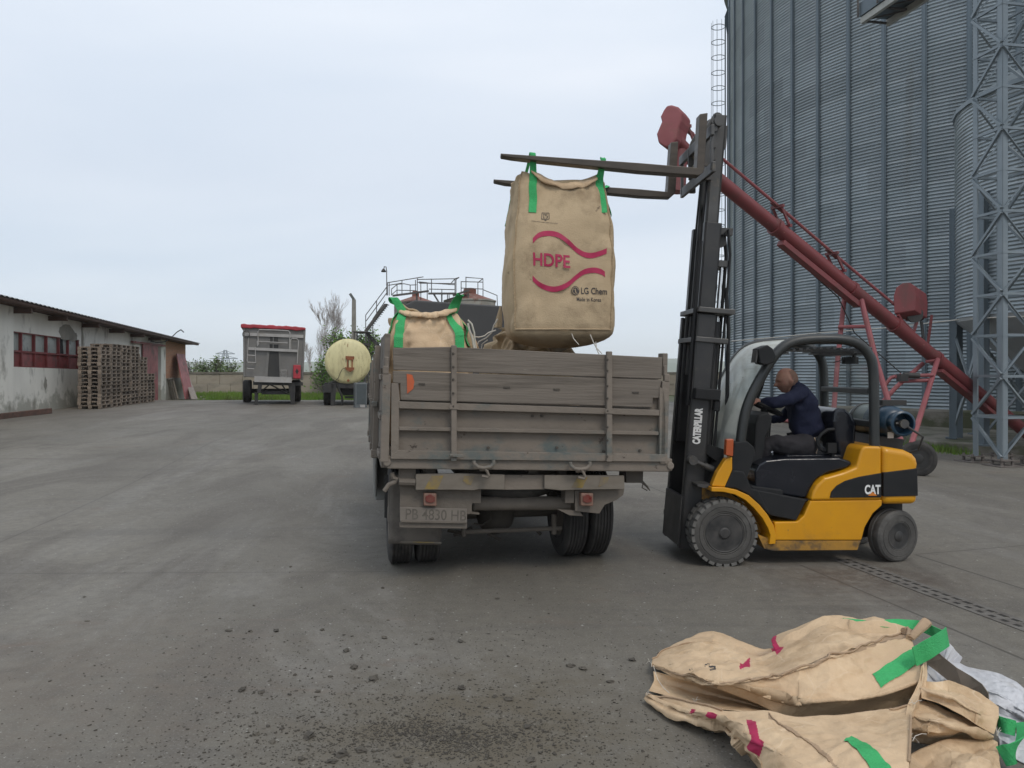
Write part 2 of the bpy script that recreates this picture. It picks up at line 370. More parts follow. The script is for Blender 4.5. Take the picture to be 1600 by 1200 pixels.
# ---------------------------------------------------------------- dirt clods and gravel
M_clod = mat('dirt_clod', (.06, .052, .042), (.10, .088, .07), scale=9, rough=.95, bump=.6, bscale=60, rnd=.2)
def clod(mb, c, r, rnd, fl=.45):
    o = len(mb.v); ph = rnd.random()*99; bm = bmesh.new(); bmesh.ops.create_icosphere(bm, subdivisions=2 if r > .012 else 1, radius=1)
    a = rnd.random()*6.28; ca, sa = math.cos(a), math.sin(a); ex = .8+1.0*rnd.random()
    vs = []
    for v in bm.verts:
        p = v.co*(1+.9*noise.noise(v.co*1.2+V((ph, 0, 0)))+.45*noise.noise(v.co*3.1+V((ph, 5, 0)))); p = V((p.x*ex, p.y, p.z*fl))*r
        vs.append(V((c[0]+p.x*ca-p.y*sa, c[1]+p.x*sa+p.y*ca, c[2]+r*fl*.7+p.z)))
    mb.add(vs, [[v.index for v in f.verts] for f in bm.faces]); bm.free()
rnd = random.Random(5)
big = [(378, 1078, 9), (583, 1062, 11), (357, 986, 6), (503, 985, 6), (484, 1151, 13), (534, 1180, 15), (566, 1174, 12), (470, 1187, 10), (796, 1094, 12), (773, 1089, 8), (722, 1076, 10), (891, 1041, 9), (910, 1046, 8),
       (553, 1044, 10), (601, 997, 8), (541, 1017, 8), (674, 999, 7), (720, 1003, 7), (777, 936, 5), (828, 936, 5), (400, 1148, 9), (425, 1160, 8), (637, 1190, 13), (828, 1188, 9), (988, 1032, 8), (953, 1066, 8), (132, 933, 4),
       (136, 971, 4), (391, 987, 6), (432, 986, 7), (454, 886, 4), (598, 919, 5), (824, 1137, 10), (518, 1191, 10), (408, 1082, 8), (497, 1081, 7), (461, 1055, 6), (618, 1090, 6)]
for i, (a, b, s_) in enumerate(big):
    c = G(a, b); mb = MB(); clod(mb, c, s_*.5*c.y/F*1.12, rnd)
    solo('dirt_clod', mb, M_clod, 'dark lump of dried mud lying loose on the concrete yard', 'clod', 'mud clods scattered on the yard')
mb = MB(); c0 = G(700, 1150)
for i in range(12500):
    t = rnd.random()
    if t < .22: x = c0.x+rnd.gauss(.02, .30); y = c0.y+rnd.gauss(.0, .10)+.06*math.sin(x*9)
    elif t < .55: x = c0.x+rnd.gauss(-.1, .62); y = c0.y+rnd.gauss(-.05, .34)
    elif t < .93: x = c0.x+rnd.gauss(-.25, 1.05); y = c0.y+rnd.gauss(.3, .8)
    else: x = rnd.uniform(-2.6, 1.5); y = rnd.uniform(3.3, 8.5)
    r = .0016+.0034*rnd.random()**2+(.006*rnd.random() if rnd.random() < .08 else 0)
    if y < 3.2: continue
    clod(mb, (x, y, gz(x, y)), r, rnd)
raw('gravel', mb, M_clod, 'stuff')
# drain channel with two rows of slots, right of the forklift
M_drain = mat('drain_concrete', (.15, .14, .125), (.09, .08, .07), scale=7, rough=.85, bump=.3); M_black = mat('slot_dark', (.03, .027, .023), rough=.95)  # near-black slot faces: shade of the open slots put into the colour
a, b = G(1318, 874), G(1780, 1042); d = (b-a).normalized(); nrm = V((-d.y, d.x, 0)); mb = MB(); L_ = (b-a).length; k = int(L_/.115)
rows = [(-.13, -.085, 0), (-.085, -.045, 1), (-.045, -.005, 0), (-.005, .005, 0), (.005, .045, 2), (.045, .085, 0), (.085, .10, 0)]
for i in range(k):
    t0 = i*.115
    for r0, r1, s_ in rows:
        for (u0, u1, hole) in ((0, .055, s_ > 0), (.055, .115, False)):
            u0 += t0; u1 += t0
            if s_ == 2: u0 += .03 if not hole else 0; u1 += 0
            z = .0045; q = [a+d*u0+nrm*r0, a+d*u1+nrm*r0, a+d*u1+nrm*r1, a+d*u0+nrm*r1]; mb.mi = 1 if hole else 0
            mb.add([V((p.x, p.y, z-(.002 if hole else 0))) for p in q], [(0, 1, 2, 3)])
solo('drain_channel', mb, [M_drain, M_black], 'long drain channel cover with two rows of slots let into the concrete', 'drain', smooth=0)
# ---------------------------------------------------------------- perimeter wall
M_block = mat('wall_blocks', (.27, .23, .18), (.34, .30, .24), scale=1.2, rough=.9, bump=.4, bscale=8, c3=(.17, .15, .12), s3=.6, stretch=(1, 1, 2))
M_cap = mat('wall_cap', (.13, .115, .095), (.18, .16, .13), scale=2, rough=.9)
tw = thing('perimeter_wall', 'long low wall of pale concrete blocks with dark coping behind the grass', 'wall', (-8, 60, gz(-8, 60)))
mb = MB(); x = -45; rnd = random.Random(2)
while x < 40:
    for r_, (z0, z1) in enumerate(((-.1, .72), (.73, 1.5))):
        off = .9*r_; h = rnd.uniform(-.015, .015)
        mb.box((x+off+.85, 60+h, gz(0, 60)+(z0+z1)/2), (1.69, .3, z1-z0))
    x += 1.71
obj('wall', mb, M_block, tw, bevel=.02)
mb = MB(); x = -45
while x < 40: mb.box((x+1.5, 60, gz(0, 60)+1.57), (2.98, .42, .13)); x += 3
obj('coping', mb, M_cap, tw)
# crumpled white sheet on the grass
M_plastic = mat('white_plastic', (.62, .63, .64), (.5, .5, .5), scale=5, rough=.5)
mb = MB(); c = G(362, 612)
def fs_(u, v):
    x = (u-.5)*4.4; y = (v-.5)*1.6; h = max(0, (.75-abs(u-.35)*1.4))*(1-abs(v-.5)*2)*(.7+.6*noise.noise(V((u*5, v*3, 1))))+.05*noise.noise(V((u*22, v*12, 0)))
    return V((c.x+x, c.y+y+.8, c.z+max(0, h)*.8))
mb.grid(fs_, 50, 20); solo('plastic_sheet', mb, M_plastic, 'crumpled white plastic sheet heaped on the grass by the low wall', 'sheet', smooth=60)
# ---------------------------------------------------------------- long shed on the left
A_ = V((-16.0, 25.0, 0)); B_ = V((-20.4, 50.0, 0)); D_ = (B_-A_).normalized(); N_ = V((D_.y, -D_.x, 0)); LW = (B_-A_).length
def WP(t, z, o=0): p = A_+D_*t+N_*o; return V((p.x, p.y, z))
def wt(px, py, o=0):
    k = (px-800)/F; p = A_+N_*o; t = (k*p.y-p.x)/(D_.x-k*D_.y); Z = p.y+D_.y*t; return t, CH+(HY-py)/F*Z
def wbox(mb, t0, t1, z0, z1, o0, o1): 
    zz = lambda z: z if isinstance(z, tuple) else (z, z)
    a0, a1 = zz(z0); b0, b1 = zz(z1)
    return mb.hexa([WP(t0, a0, o0), WP(t1, a1, o0), WP(t1, a1, o1), WP(t0, a0, o1)], [WP(t0, b0, o0), WP(t1, b1, o0), WP(t1, b1, o1), WP(t0, b0, o1)])
def ze(t): return 3.93+(3.50-3.93)*t/LW
def plaster():
    m = mat('plaster', (.76, .74, .67), (.66, .64, .58), scale=.9, rough=.9, bump=.25, bscale=10, c3=(.33, .31, .27), s3=.8, lo3=.56, hi3=.66, stretch=(1, 1, .55))
    n = m.node_tree; B = n.nodes['Principled BSDF']; src = B.inputs['Base Color'].links[0].from_socket; L = n.links.new
    tcn = nd(n, 'ShaderNodeTexCoord'); sp = nd(n, 'ShaderNodeSeparateXYZ'); L(tcn.outputs['Object'], sp.inputs[0])
    t = nd(n, 'ShaderNodeTexNoise'); t.inputs['Scale'].default_value = 1.3; t.inputs['Detail'].default_value = 8; t.inputs['Roughness'].default_value = .7; L(tcn.outputs['Object'], t.inputs['Vector'])
    ad = nd(n, 'ShaderNodeMath', operation='MULTIPLY_ADD'); L(t.outputs['Fac'], ad.inputs[0]); ad.inputs[1].default_value = -3.4; L(sp.outputs[2], ad.inputs[2])
    r_ = nd(n, 'ShaderNodeMapRange'); L(ad.outputs[0], r_.inputs[0])
    for i, q in enumerate((-1.45, -1.05, .6, 0)): r_.inputs[i+1].default_value = q
    mx = nd(n, 'ShaderNodeMix', data_type='RGBA'); L(r_.outputs[0], mx.inputs[0]); L(src, mx.inputs[6]); mx.inputs[7].default_value = (.17, .17, .13, 1); L(mx.outputs[2], B.inputs['Base Color'])
    return m
def brick(name, c1, c2, mo, s=1.0, bw=.25, bh=.075):
    m = bpy.data.materials.new(name); m.use_nodes = True; n = m.node_tree; B = n.nodes['Principled BSDF']; L = n.links.new
    tcn = nd(n, 'ShaderNodeTexCoord'); sp = nd(n, 'ShaderNodeSeparateXYZ'); L(tcn.outputs['Object'], sp.inputs[0]); cb = nd(n, 'ShaderNodeCombineXYZ'); L(sp.outputs[1], cb.inputs[0]); L(sp.outputs[2], cb.inputs[1])
    b = nd(n, 'ShaderNodeTexBrick'); L(cb.outputs[0], b.inputs['Vector']); b.inputs['Scale'].default_value = s; b.inputs['Brick Width'].default_value = bw; b.inputs['Row Height'].default_value = bh; b.inputs['Mortar Size'].default_value = .009
    for i, c in ((1, c1), (2, c2), (3, mo)): b.inputs[i].default_value = c4(c)
    L(b.outputs[0], B.inputs['Base Color']); B.inputs['Roughness'].default_value = .9; return m
M_plaster = plaster(); M_brick = brick('brick', (.42, .17, .085), (.50, .23, .12), (.30, .26, .21))
M_redpaint = mat('red_paint', (.23, .035, .035), (.16, .03, .028), scale=3, rough=.6, c3=(.11, .05, .04), s3=2)
M_redsheet = mat('red_sheet', (.30, .085, .085), (.22, .06, .06), scale=2, rough=.6, c3=(.13, .08, .07), s3=2)
M_pane = mat('dusty_pane', (.30, .33, .31), (.40, .42, .39), scale=1.5, rough=.35, c3=(.13, .15, .15), s3=3)
M_dark = mat('dark_void', (.012, .012, .013), rough=.8)
M_cemgrey = mat('cement_patch', (.24, .225, .19), (.30, .28, .24), scale=3, rough=.95)
M_woodbrown = mat('dark_wood', (.06, .032, .022), (.09, .05, .035), scale=4, rough=.8)
M_roofs = mat('roof_sheet', (.20, .19, .18), (.12, .115, .11), scale=2, rough=.85, bump=.3)
sh = thing('shed', 'long low shed with stained white plaster, red windows and brick far end', 'building', WP(12, gz(-17, 37)))
zb = 0.05
tW0 = wt(18, 520)[0]; tW1 = wt(124, 530)[0]; tS0 = wt(16, 520)[0]; tG = wt(127, 530)[0]; zt0 = wt(18, 517)[1]; zt1 = wt(123, 531)[1]; zm0 = wt(18, 548)[1]; zm1 = wt(123, 556)[1]; zl0 = wt(18, 573)[1]; zl1 = wt(123, 577)[1]
tD0 = wt(223, 550)[0]; tD1 = wt(251, 550)[0]; tB = wt(258, 560)[0]
W = MB()
wbox(W, -14, tS0, zb, (ze(-14), ze(tS0)), -.3, .10)
wbox(W, tS0, tW0, zb, (ze(tS0), ze(tW0)), -.3, 0)
wbox(W, tW0, tW1, zb, (zl0, zl1), -.3, 0); wbox(W, tW0, tW1, (zt0, zt1), (ze(tW0), ze(tW1)), -.3, 0)
wbox(W, tW1, tG, zb, (ze(tW1), ze(tG)), -.3, 0); wbox(W, tG+.25, tD0, zb, (ze(tG+.2), ze(tD0)), -.3, 0)
zd = wt(235, 540)[1]; wbox(W, tD0, tD1, zd, (ze(tD0), ze(tD1)), -.3, 0); wbox(W, tD1, tB, zb, (ze(tD1), ze(tB)), -.3, .03)
obj('wall', W, M_plaster, sh, smooth=0)
mb = MB(); wbox(mb, tB, LW, 1.45, (ze(tB), ze(LW)), -.3, 0); wbox(mb, LW-.3, LW, 1.45, 3.45, -9, -.3); obj('brick_wall', mb, M_brick, sh, smooth=0, label='bare orange brick end wall')
mb = MB(); wbox(mb, tB, LW, -.1, 1.45, -.3, .02); wbox(mb, LW-.3, LW, -.1, 1.45, -9, -.3); obj('plinth', mb, M_cemgrey, sh, smooth=0); mb = MB(); wbox(mb, tG, tG+.25, zb, (ze(tG), ze(tG)), -.3, -.04); obj('pilaster', mb, M_cemgrey, sh, smooth=0)
mb = MB()
for (px_, py_, sx_, sy_) in ((104, 520, .85, .33), (114, 526, .5, .22), (71, 600, .15, .25)):
    t, z = wt(px_, py_); n_ = 22; rr = random.Random(px_)
    pts = [(t+math.cos(6.283*i/n_)*sx_*rr.uniform(.75, 1.1), z+math.sin(6.283*i/n_)*sy_*rr.uniform(.75, 1.1)) for i in range(n_)]
    mb.prism(pts, lambda a, b, d: WP(a, b, d), .001, .004)
obj('cement_patch', mb, M_cemgrey, sh, smooth=0)
xs = [18, 35.5, 56, 75, 94, 108.5, 124]
for i in range(6):
    t0 = wt(xs[i], 530)[0]; t1 = wt(xs[i+1], 530)[0]; fz = lambda z0, z1, t: z0+(z1-z0)*(t-tW0)/(tW1-tW0)
    T = lambda t: fz(zt0, zt1, t); Mi = lambda t: fz(zm0, zm1, t); Lo = lambda t: fz(zl0, zl1, t)
    fr = MB(); e = .032
    wbox(fr, t0, t0+e, (Lo(t0), Lo(t0)), (T(t0), T(t0)), -.2, -.02); wbox(fr, t1-e, t1, Lo(t1), T(t1), -.2, -.02)
    wbox(fr, t0+e, t1-e, (T(t0)-e, T(t1)-e), (T(t0), T(t1)), -.19, -.025); wbox(fr, t0+e, t1-e, (Mi(t0)-.03, Mi(t1)-.03), (Mi(t0)+.03, Mi(t1)+.03), -.19, -.025); wbox(fr, t0+e, t1-e, (Lo(t0), Lo(t1)), (Lo(t0)+e, Lo(t1)+e), -.19, -.025)
    f_ = obj('window', fr, M_redpaint, sh, smooth=0)
    pn = MB(); wbox(pn, t0+e, t1-e, (Mi(t0)+.03, Mi(t1)+.03), (T(t0)-e, T(t1)-e), -.13, -.12); obj('pane', pn, M_dark if i == 4 else M_pane, f_, smooth=0, label='broken out pane, dark inside' if i == 4 else None)
    pn = MB(); wbox(pn, t0+e, t1-e, (Lo(t0)+e, Lo(t1)+e), (Mi(t0)-.03, Mi(t1)-.03), -.10, -.09); obj('panel', pn, M_redsheet if i % 2 else M_redpaint, f_, smooth=0)
    if i == 4:
        pn = MB(); tq = t0+(t1-t0)*.72; pn.prism([(tq, Mi(tq)+.03), (t1-e, Mi(t1)+.03), (t1-e, T(t1)-e), (tq+.1, T(t1)-e), (tq-.12, Mi(tq)+.6)], lambda a, b, d: WP(a, b, d), -.115, -.11); obj('broken_glass', pn, M_pane, f_, smooth=0)
rf = MB(); o1 = .75
n_ = 150
def rfn(u, v):
    t = -14+(LW+14.6)*u; o = o1-(9.6)*v; z = ze(t)+.10+v*1.7-.0+.022*math.sin(t*2*math.pi/.35)*1
    return WP(t, z+.02, o)
rf.grid(rfn, 700, 4)
rf.mi = 1; wbox(rf, -14, LW+.45, (ze(-14)-.02, ze(LW)-.02), (ze(-14)+.09, ze(LW)+.09), .55, .70); wbox(rf, -14, LW+.45, (ze(-14)+.01, ze(LW)+.01), (ze(-14)+.06, ze(LW)+.06), -.3, .55)
obj('roof', rf, [M_roofs, M_woodbrown], sh, smooth=180)
for px_, py_ in ((17, 487), (76, 500), (129, 510), (171, 518), (204, 524), (232, 530)):
    t = wt(px_, py_)[0]; mb = MB(); wbox(mb, t-.06, t+.06, ze(t)-.20, ze(t)-.03, 0.0, .62); obj('rafter', mb, M_woodbrown, sh, smooth=0)
dr = MB(); wbox(dr, tD0-.3, tD0+(tD1-tD0)*.72, .3, zd+.05, .06, .11); dob = obj('door', dr, M_redsheet, sh, smooth=0, label='red sliding door half open')
mb = MB(); wbox(mb, tD0-2.2, tD1+.4, zd+.02, zd+.12, .05, .16); obj('door_track', mb, M_redpaint, sh, smooth=0)
mb = MB(); wbox(mb, tD0, tD1, .0, zd, -.9, -.85); obj('interior', mb, M_cemgrey, sh, smooth=0)
mb = MB(); p = [wt(a, b, .3) for a, b in ((236, 533), (240, 535), (250, 534), (256, 528), (262, 519), (265, 515), (266, 519))]
mb.tube([WP(t, z, .3+.12*i) for i, (t, z) in enumerate(p)], .03, 6); q = wt(250, 530, .3); mb.tube([WP(q[0], q[1], 0), WP(q[0], q[1], .5)], .025, 6)
obj('lamp_arm', mb, M_dark, sh)
# rusty steel beam on the ground by the wall
mb = MB(); a, b = G(-40, 660), G(78, 646); mb.bar(a+V((0, 0, .09)), b+V((0, 0, .09)), .16, .17)
solo('steel_beam', mb, mat('rust', (.12, .06, .045), (.07, .045, .035), scale=6, rough=.9), 'rusty steel beam lying on the ground at the foot of the shed', 'beam', smooth=0, bevel=.01)
# leaning things at the far end of the shed
def leaner(name, bl, br, tl, tr, off, th, m_, label, cat):
    mb = MB(); g = []
    for a_, b_ in (bl, br):
        t_ = wt(a_, b_, off)[0]; p_ = WP(t_, 0, off); p_.z = gz(p_.x, p_.y)+.01; g.append(p_)
    tt = [WP(*wt(*tl, off*.12+.06), off*.12+.06), WP(*wt(*tr, off*.12+.06), off*.12+.06)]; nn = N_*th+V((0, 0, th*.3))
    q = [g[0], g[1], tt[1], tt[0]]; mb.hexa(q, [p+nn for p in q]); return solo(name, mb, m_, label, cat, smooth=0)
leaner('metal_sheet', (289, 620), (302, 618), (275, 553), (288, 554), 1.0, .04, M_redsheet, 'tall red metal sheet leaning against the brick end of the shed', 'sheet')
leaner('board', (299, 621), (308, 620), (289, 592), (296, 592), 1.5, .04, mat('grey_board', (.26, .22, .19), rough=.8), 'short greyish pink board leaning beside the red metal sheet', 'board')
ld = thing('slatted_rack', 'grey slatted wooden rack leaning against the plinth of the shed', 'rack', G(270, 623)); M_grw = mat('grey_wood', (.20, .18, .15), (.28, .25, .21), scale=3, stretch=(3, 3, .5), rough=.85)
for i in range(4):
    mb = MB(); t, z = wt(262+i*2.6, 592+0*i, .05); b = G(268+i*3.3, 624); mb.bar(b+V((0, 0, .02)), WP(t, z, .06), .09, .03); obj('slat', mb, M_grw, ld, smooth=0)
mb = MB(); mb.bar(WP(*wt(261, 592, .05), .1), WP(*wt(271, 591, .05), .1), .04, .08); obj('rail', mb, M_grw, ld, smooth=0)
mb = MB(); rr = random.Random(4)
c = G(288, 614)
def tf(u, v):
    a = u*6.283; r_ = (1-v)**.7*(1+.35*noise.noise(V((math.cos(a)*1.5, math.sin(a)*1.5, v*2)))); return c+V((math.cos(a)*1.3*r_, math.sin(a)*.8*r_, v*.75*(1+.3*noise.noise(V((a, v*3, 2))))))
mb.grid(tf, 24, 8, wrap=True); solo('tarpaulin', mb, mat('dark_tarp', (.03, .045, .04), (.05, .05, .045), rough=.6), 'dark green tarpaulin heap behind the leaning red sheet', 'tarpaulin', smooth=60)
# ---------------------------------------------------------------- pallets
M_pal = mat('pallet_wood', (.25, .20, .155), (.155, .125, .10), scale=2.5, rough=.85, stretch=(1, 1, 2.5), rnd=.25, bump=.3, bscale=20)
def pallet_mb():
    t = MB()                                                 # x .8 wide, y 1.2 deep
    for i in range(5): t.box((.07+i*.165, .6, .133), (.125, 1.2, .022))
    for y in (.05, .6, 1.15): t.box((.4, y, .111), (.8, .10, .022))
    for x in (.06, .4, .74): t.box((x, .6, .011), (.10, 1.2, .022))
    b = MB()
    for y in (.06, .6, 1.14):
        for x in (.06, .4, .74): b.box((x, y, .061), (.12, .13, .078))
    t.add(b.v, b.f); return t
ORD = ['lowest', 'second', 'third', 'fourth', 'fifth', 'sixth', 'seventh', 'eighth', 'ninth', 'tenth', 'eleventh', 'twelfth', 'thirteenth', 'fourteenth', 'fifteenth', 'sixteenth', 'seventeenth']
stk0 = G(158, 639); pal = None; rr = random.Random(8)
stacks = [(16, 'nearest stack by the shed'), (17, 'second stack along the shed'), (17, 'third stack along the shed'), (17, 'fourth stack along the shed'), (14, 'fifth, slightly lower stack along the shed'), (9, 'farthest, half-height stack before the red door')]
for i, (n_, desc) in enumerate(stacks):
    base = stk0+D_*(i*1.26); base.z = gz(base.x, base.y)
    for k in range(n_):
        ang = math.atan2(-D_.x, D_.y)+rr.uniform(-.015, .015); loc = base+V((rr.uniform(-.02, .02), rr.uniform(-.02, .02), k*.1445+.004))
        Mx = Matrix.Translation(loc) @ Matrix.Rotation(ang, 4, 'Z') @ Matrix.Translation((-.8, 0, 0))
        lb = 'grey wooden pallet, '+('topmost' if k == n_-1 else ORD[k]+(' from the ground' if k else ''))+' in the '+desc; gp = 'pallets in the '+desc
        if pal is None:
            pal = solo('pallet', pallet_mb(), M_pal, lb, 'pallet', gp, smooth=0); off_ = pal.location.copy()
            for v_ in pal.data.vertices: v_.co += off_
            pal.matrix_basis = Mx
        else: dup(pal, Mx, lb, gp)
# ---------------------------------------------------------------- trees, shrubs
M_bark = mat('bark', (.10, .085, .075), (.15, .13, .115), scale=8, rough=.95)
M_leaf = mat('leaf', (.10, .20, .035), (.15, .25, .055), scale=1.1, rough=.75, spec=.2)
M_leaf2 = mat('leaf_olive', (.10, .15, .055), (.13, .18, .075), scale=1.1, rough=.8, spec=.2)
def branch(mb, p, d, L, r, lev, rnd, tips, spread=.5, up=.12, nb=3, mint=.012):
    q = p; pts = [p]; rr_ = [r]; n_ = 4
    for i in range(n_):
        d = (d+V((rnd.uniform(-1, 1), rnd.uniform(-1, 1), rnd.uniform(-.4, 1)))*.13+V((0, 0, up*.5))).normalized(); q = q+d*L/n_; pts.append(q); rr_.append(max(mint, r*(1-.45*(i+1)/n_)))
        if lev > 0 and (i >= 1 or lev < 3):
            for k in range(nb-1 if i < n_-1 else nb):
                a = rnd.random()*6.283; o = d.orthogonal().normalized(); o.rotate(Matrix.Rotation(a, 3, d)); nd_ = (d+o*spread*rnd.uniform(.6, 1.3)+V((0, 0, up))).normalized()
                branch(mb, q, nd_, L*rnd.uniform(.5, .72), max(mint, rr_[-1]*.6), lev-1, rnd, tips, spread, up, nb, mint)
    mb.tube(pts, r, 5 if r > .03 else 3, rr=rr_, caps=False); tips.append(q)
    if lev == 0: tips += pts[2:]
def leaves(mb, tips, n_, s_, rnd, sp):
    for i in range(n_):
        c = rnd.choice(tips)+V((rnd.gauss(0, sp), rnd.gauss(0, sp), rnd.gauss(0, sp))); a = V((rnd.gauss(0, 1), rnd.gauss(0, 1), rnd.gauss(0, .6))).normalized(); b = a.orthogonal().normalized(); b.rotate(Matrix.Rotation(rnd.random()*6.28, 3, a)); s2 = s_*rnd.uniform(.6, 1.3)
        mb.add([c-a*s2, c+b*s2*.5, c+a*s2, c-b*s2*.5], [(0, 1, 2, 3)])
def tree(name, base, h, lev, nl, ls, seed, label, cat, group=None, m_=None, spread=.55, up=.15, nb=3, r=.12, sp=.25, trunk=.35, mint=.012):
    rnd = random.Random(seed); t = thing(name, label, cat, base, group); T = MB(); tips = []
    top = base+V((0, 0, h*trunk)); T.cyl(base-V((0, 0, .1)), top, r*1.15, r, 8, False)
    branch(T, top, V((rnd.uniform(-.1, .1), rnd.uniform(-.1, .1), 1)), h*(1-trunk)*.62, r, lev, rnd, tips, spread, up, nb, mint)
    for k in range(2): branch(T, base+V((0, 0, h*trunk*rnd.uniform(.6, 1))), V((math.cos(seed+k*3), math.sin(seed+k*3), 1.0)).normalized(), h*.4, r*.6, lev-1, rnd, tips, spread, up, nb, mint)
    obj('trunk', T, M_bark, t, smooth=60)
    if nl: Lf = MB(); leaves(Lf, tips, nl, ls, rnd, sp); obj('crown', Lf, m_ or M_leaf, t, smooth=0)
    return t
def base_at(px, Z): p = P(px, 600, Z); p.z = gz(p.x, p.y)-.05; return p
M_barebark = mat('bare_twigs', (.36, .32, .30), (.42, .38, .36), scale=5, rough=.95)
_mb = M_bark; M_bark = M_barebark
tree('bare_tree', base_at(499, 66), 5.6, 5, 0, 0, 5, 'tall leafless tree with fine upright twigs beyond the low wall', 'tree', spread=.42, up=.12, nb=2, r=.07, trunk=.16, mint=.0065)
tree('bare_tree', base_at(487, 72), 3.4, 4, 0, 0, 9, 'smaller leafless tree right beside the trailer', 'tree', spread=.5, up=.10, nb=2, r=.07, trunk=.2, mint=.0065)
M_bark = _mb
tree('leafy_tree', base_at(536, 57), 3.7, 3, 1500, .10, 21, 'spreading tree with fresh green leaves behind the tanker', 'tree', spread=.75, up=.12, r=.12, sp=.28, trunk=.15)
tree('leafy_tree', base_at(569, 56.5), 3.6, 3, 1500, .11, 33, 'fresh green tree between tanker and stairs of the tank platform', 'tree', spread=.75, up=.1, r=.1, sp=.28, trunk=.15)
tree('leafy_bush', base_at(505, 58.5), 2.2, 2, 700, .11, 41, 'low green bush left of the tanker behind the wall', 'bush', spread=.8, up=.1, r=.06, sp=.3, trunk=.1)
sh_ = [(322, 63, 2.0, 'grey green shrub over the wall nearest the shed'), (340, 62.5, 2.35, 'fuller green shrub in front of the far pylon'), (359, 64, 1.95, 'small green shrub over the wall close to the trailer'), (300, 66, 2.3, 'half bare shrub just past the brick end of the shed')]
for i, (px_, Z, h, lb) in enumerate(sh_): tree('shrub', base_at(px_, Z), h, 2, 620 if i < 3 else 120, .11, 50+i, lb, 'shrub', 'shrubs beyond the low wall', M_leaf2, spread=.8, up=.12, nb=4, r=.05, sp=.25, trunk=.15)
# pylon far away
py = MB(); c = P(352, 580, 420); c.z = 0
for s1, s2 in ((1, 1), (1, -1), (-1, 1), (-1, -1)): py.bar(c+V((s1*3, s2*3, 0)), c+V((s1*.5, s2*.5, 13)), .35, .35)
for z, w_ in ((8.5, 6.5), (11, 5)): py.bar(c+V((-w_, 0, z)), c+V((w_, 0, z)), .4, .5); py.bar(c+V((-w_, 0, z)), c+V((0, 0, z+1.6)), .25, .25); py.bar(c+V((w_, 0, z)), c+V((0, 0, z+1.6)), .25, .25)
for k in range(5): z = k*2.3; w1 = 3-2.5*z/13; w2 = 3-2.5*(z+2.3)/13; py.bar(c+V((-w1, -w1, z)), c+V((w2, -w2, z+2.3)), .2, .2); py.bar(c+V((w1, -w1, z)), c+V((-w2, -w2, z+2.3)), .2, .2)
solo('power_pylon', py, mat('pylon_steel', (.30, .34, .38), rough=.7), 'faint lattice power pylon far off above the shrubs', 'pylon', smooth=0)
# concrete lamp pole
mb = MB(); b = base_at(553, 54); tz = P(553, 468, 54).z
mb.hexa([b+V((x, y, 0)) for x, y in ((-.17, -.15), (.17, -.15), (.17, .15), (-.17, .15))], [V((b.x+x, b.y+y, tz)) for x, y in ((-.12, -.1), (.12, -.1), (.12, .1), (-.12, .1))])
pole = thing('lamp_pole', 'tapered concrete pole with a tilted lamp head behind the tanker', 'lamp pole', b); obj('pole', mb, mat('pole_concrete', (.27, .26, .23), (.2, .19, .17), scale=3, rough=.9), pole, smooth=0, bevel=.01)
mb = MB(); mb.bar(P(553, 468, 54), P(547, 459, 54), .22, .16); mb.bar(P(553.5, 474, 54), P(553, 466, 54), .1, .1); obj('lamp_head', mb, mat('lampgrey', (.12, .13, .12), rough=.5), pole, smooth=0)
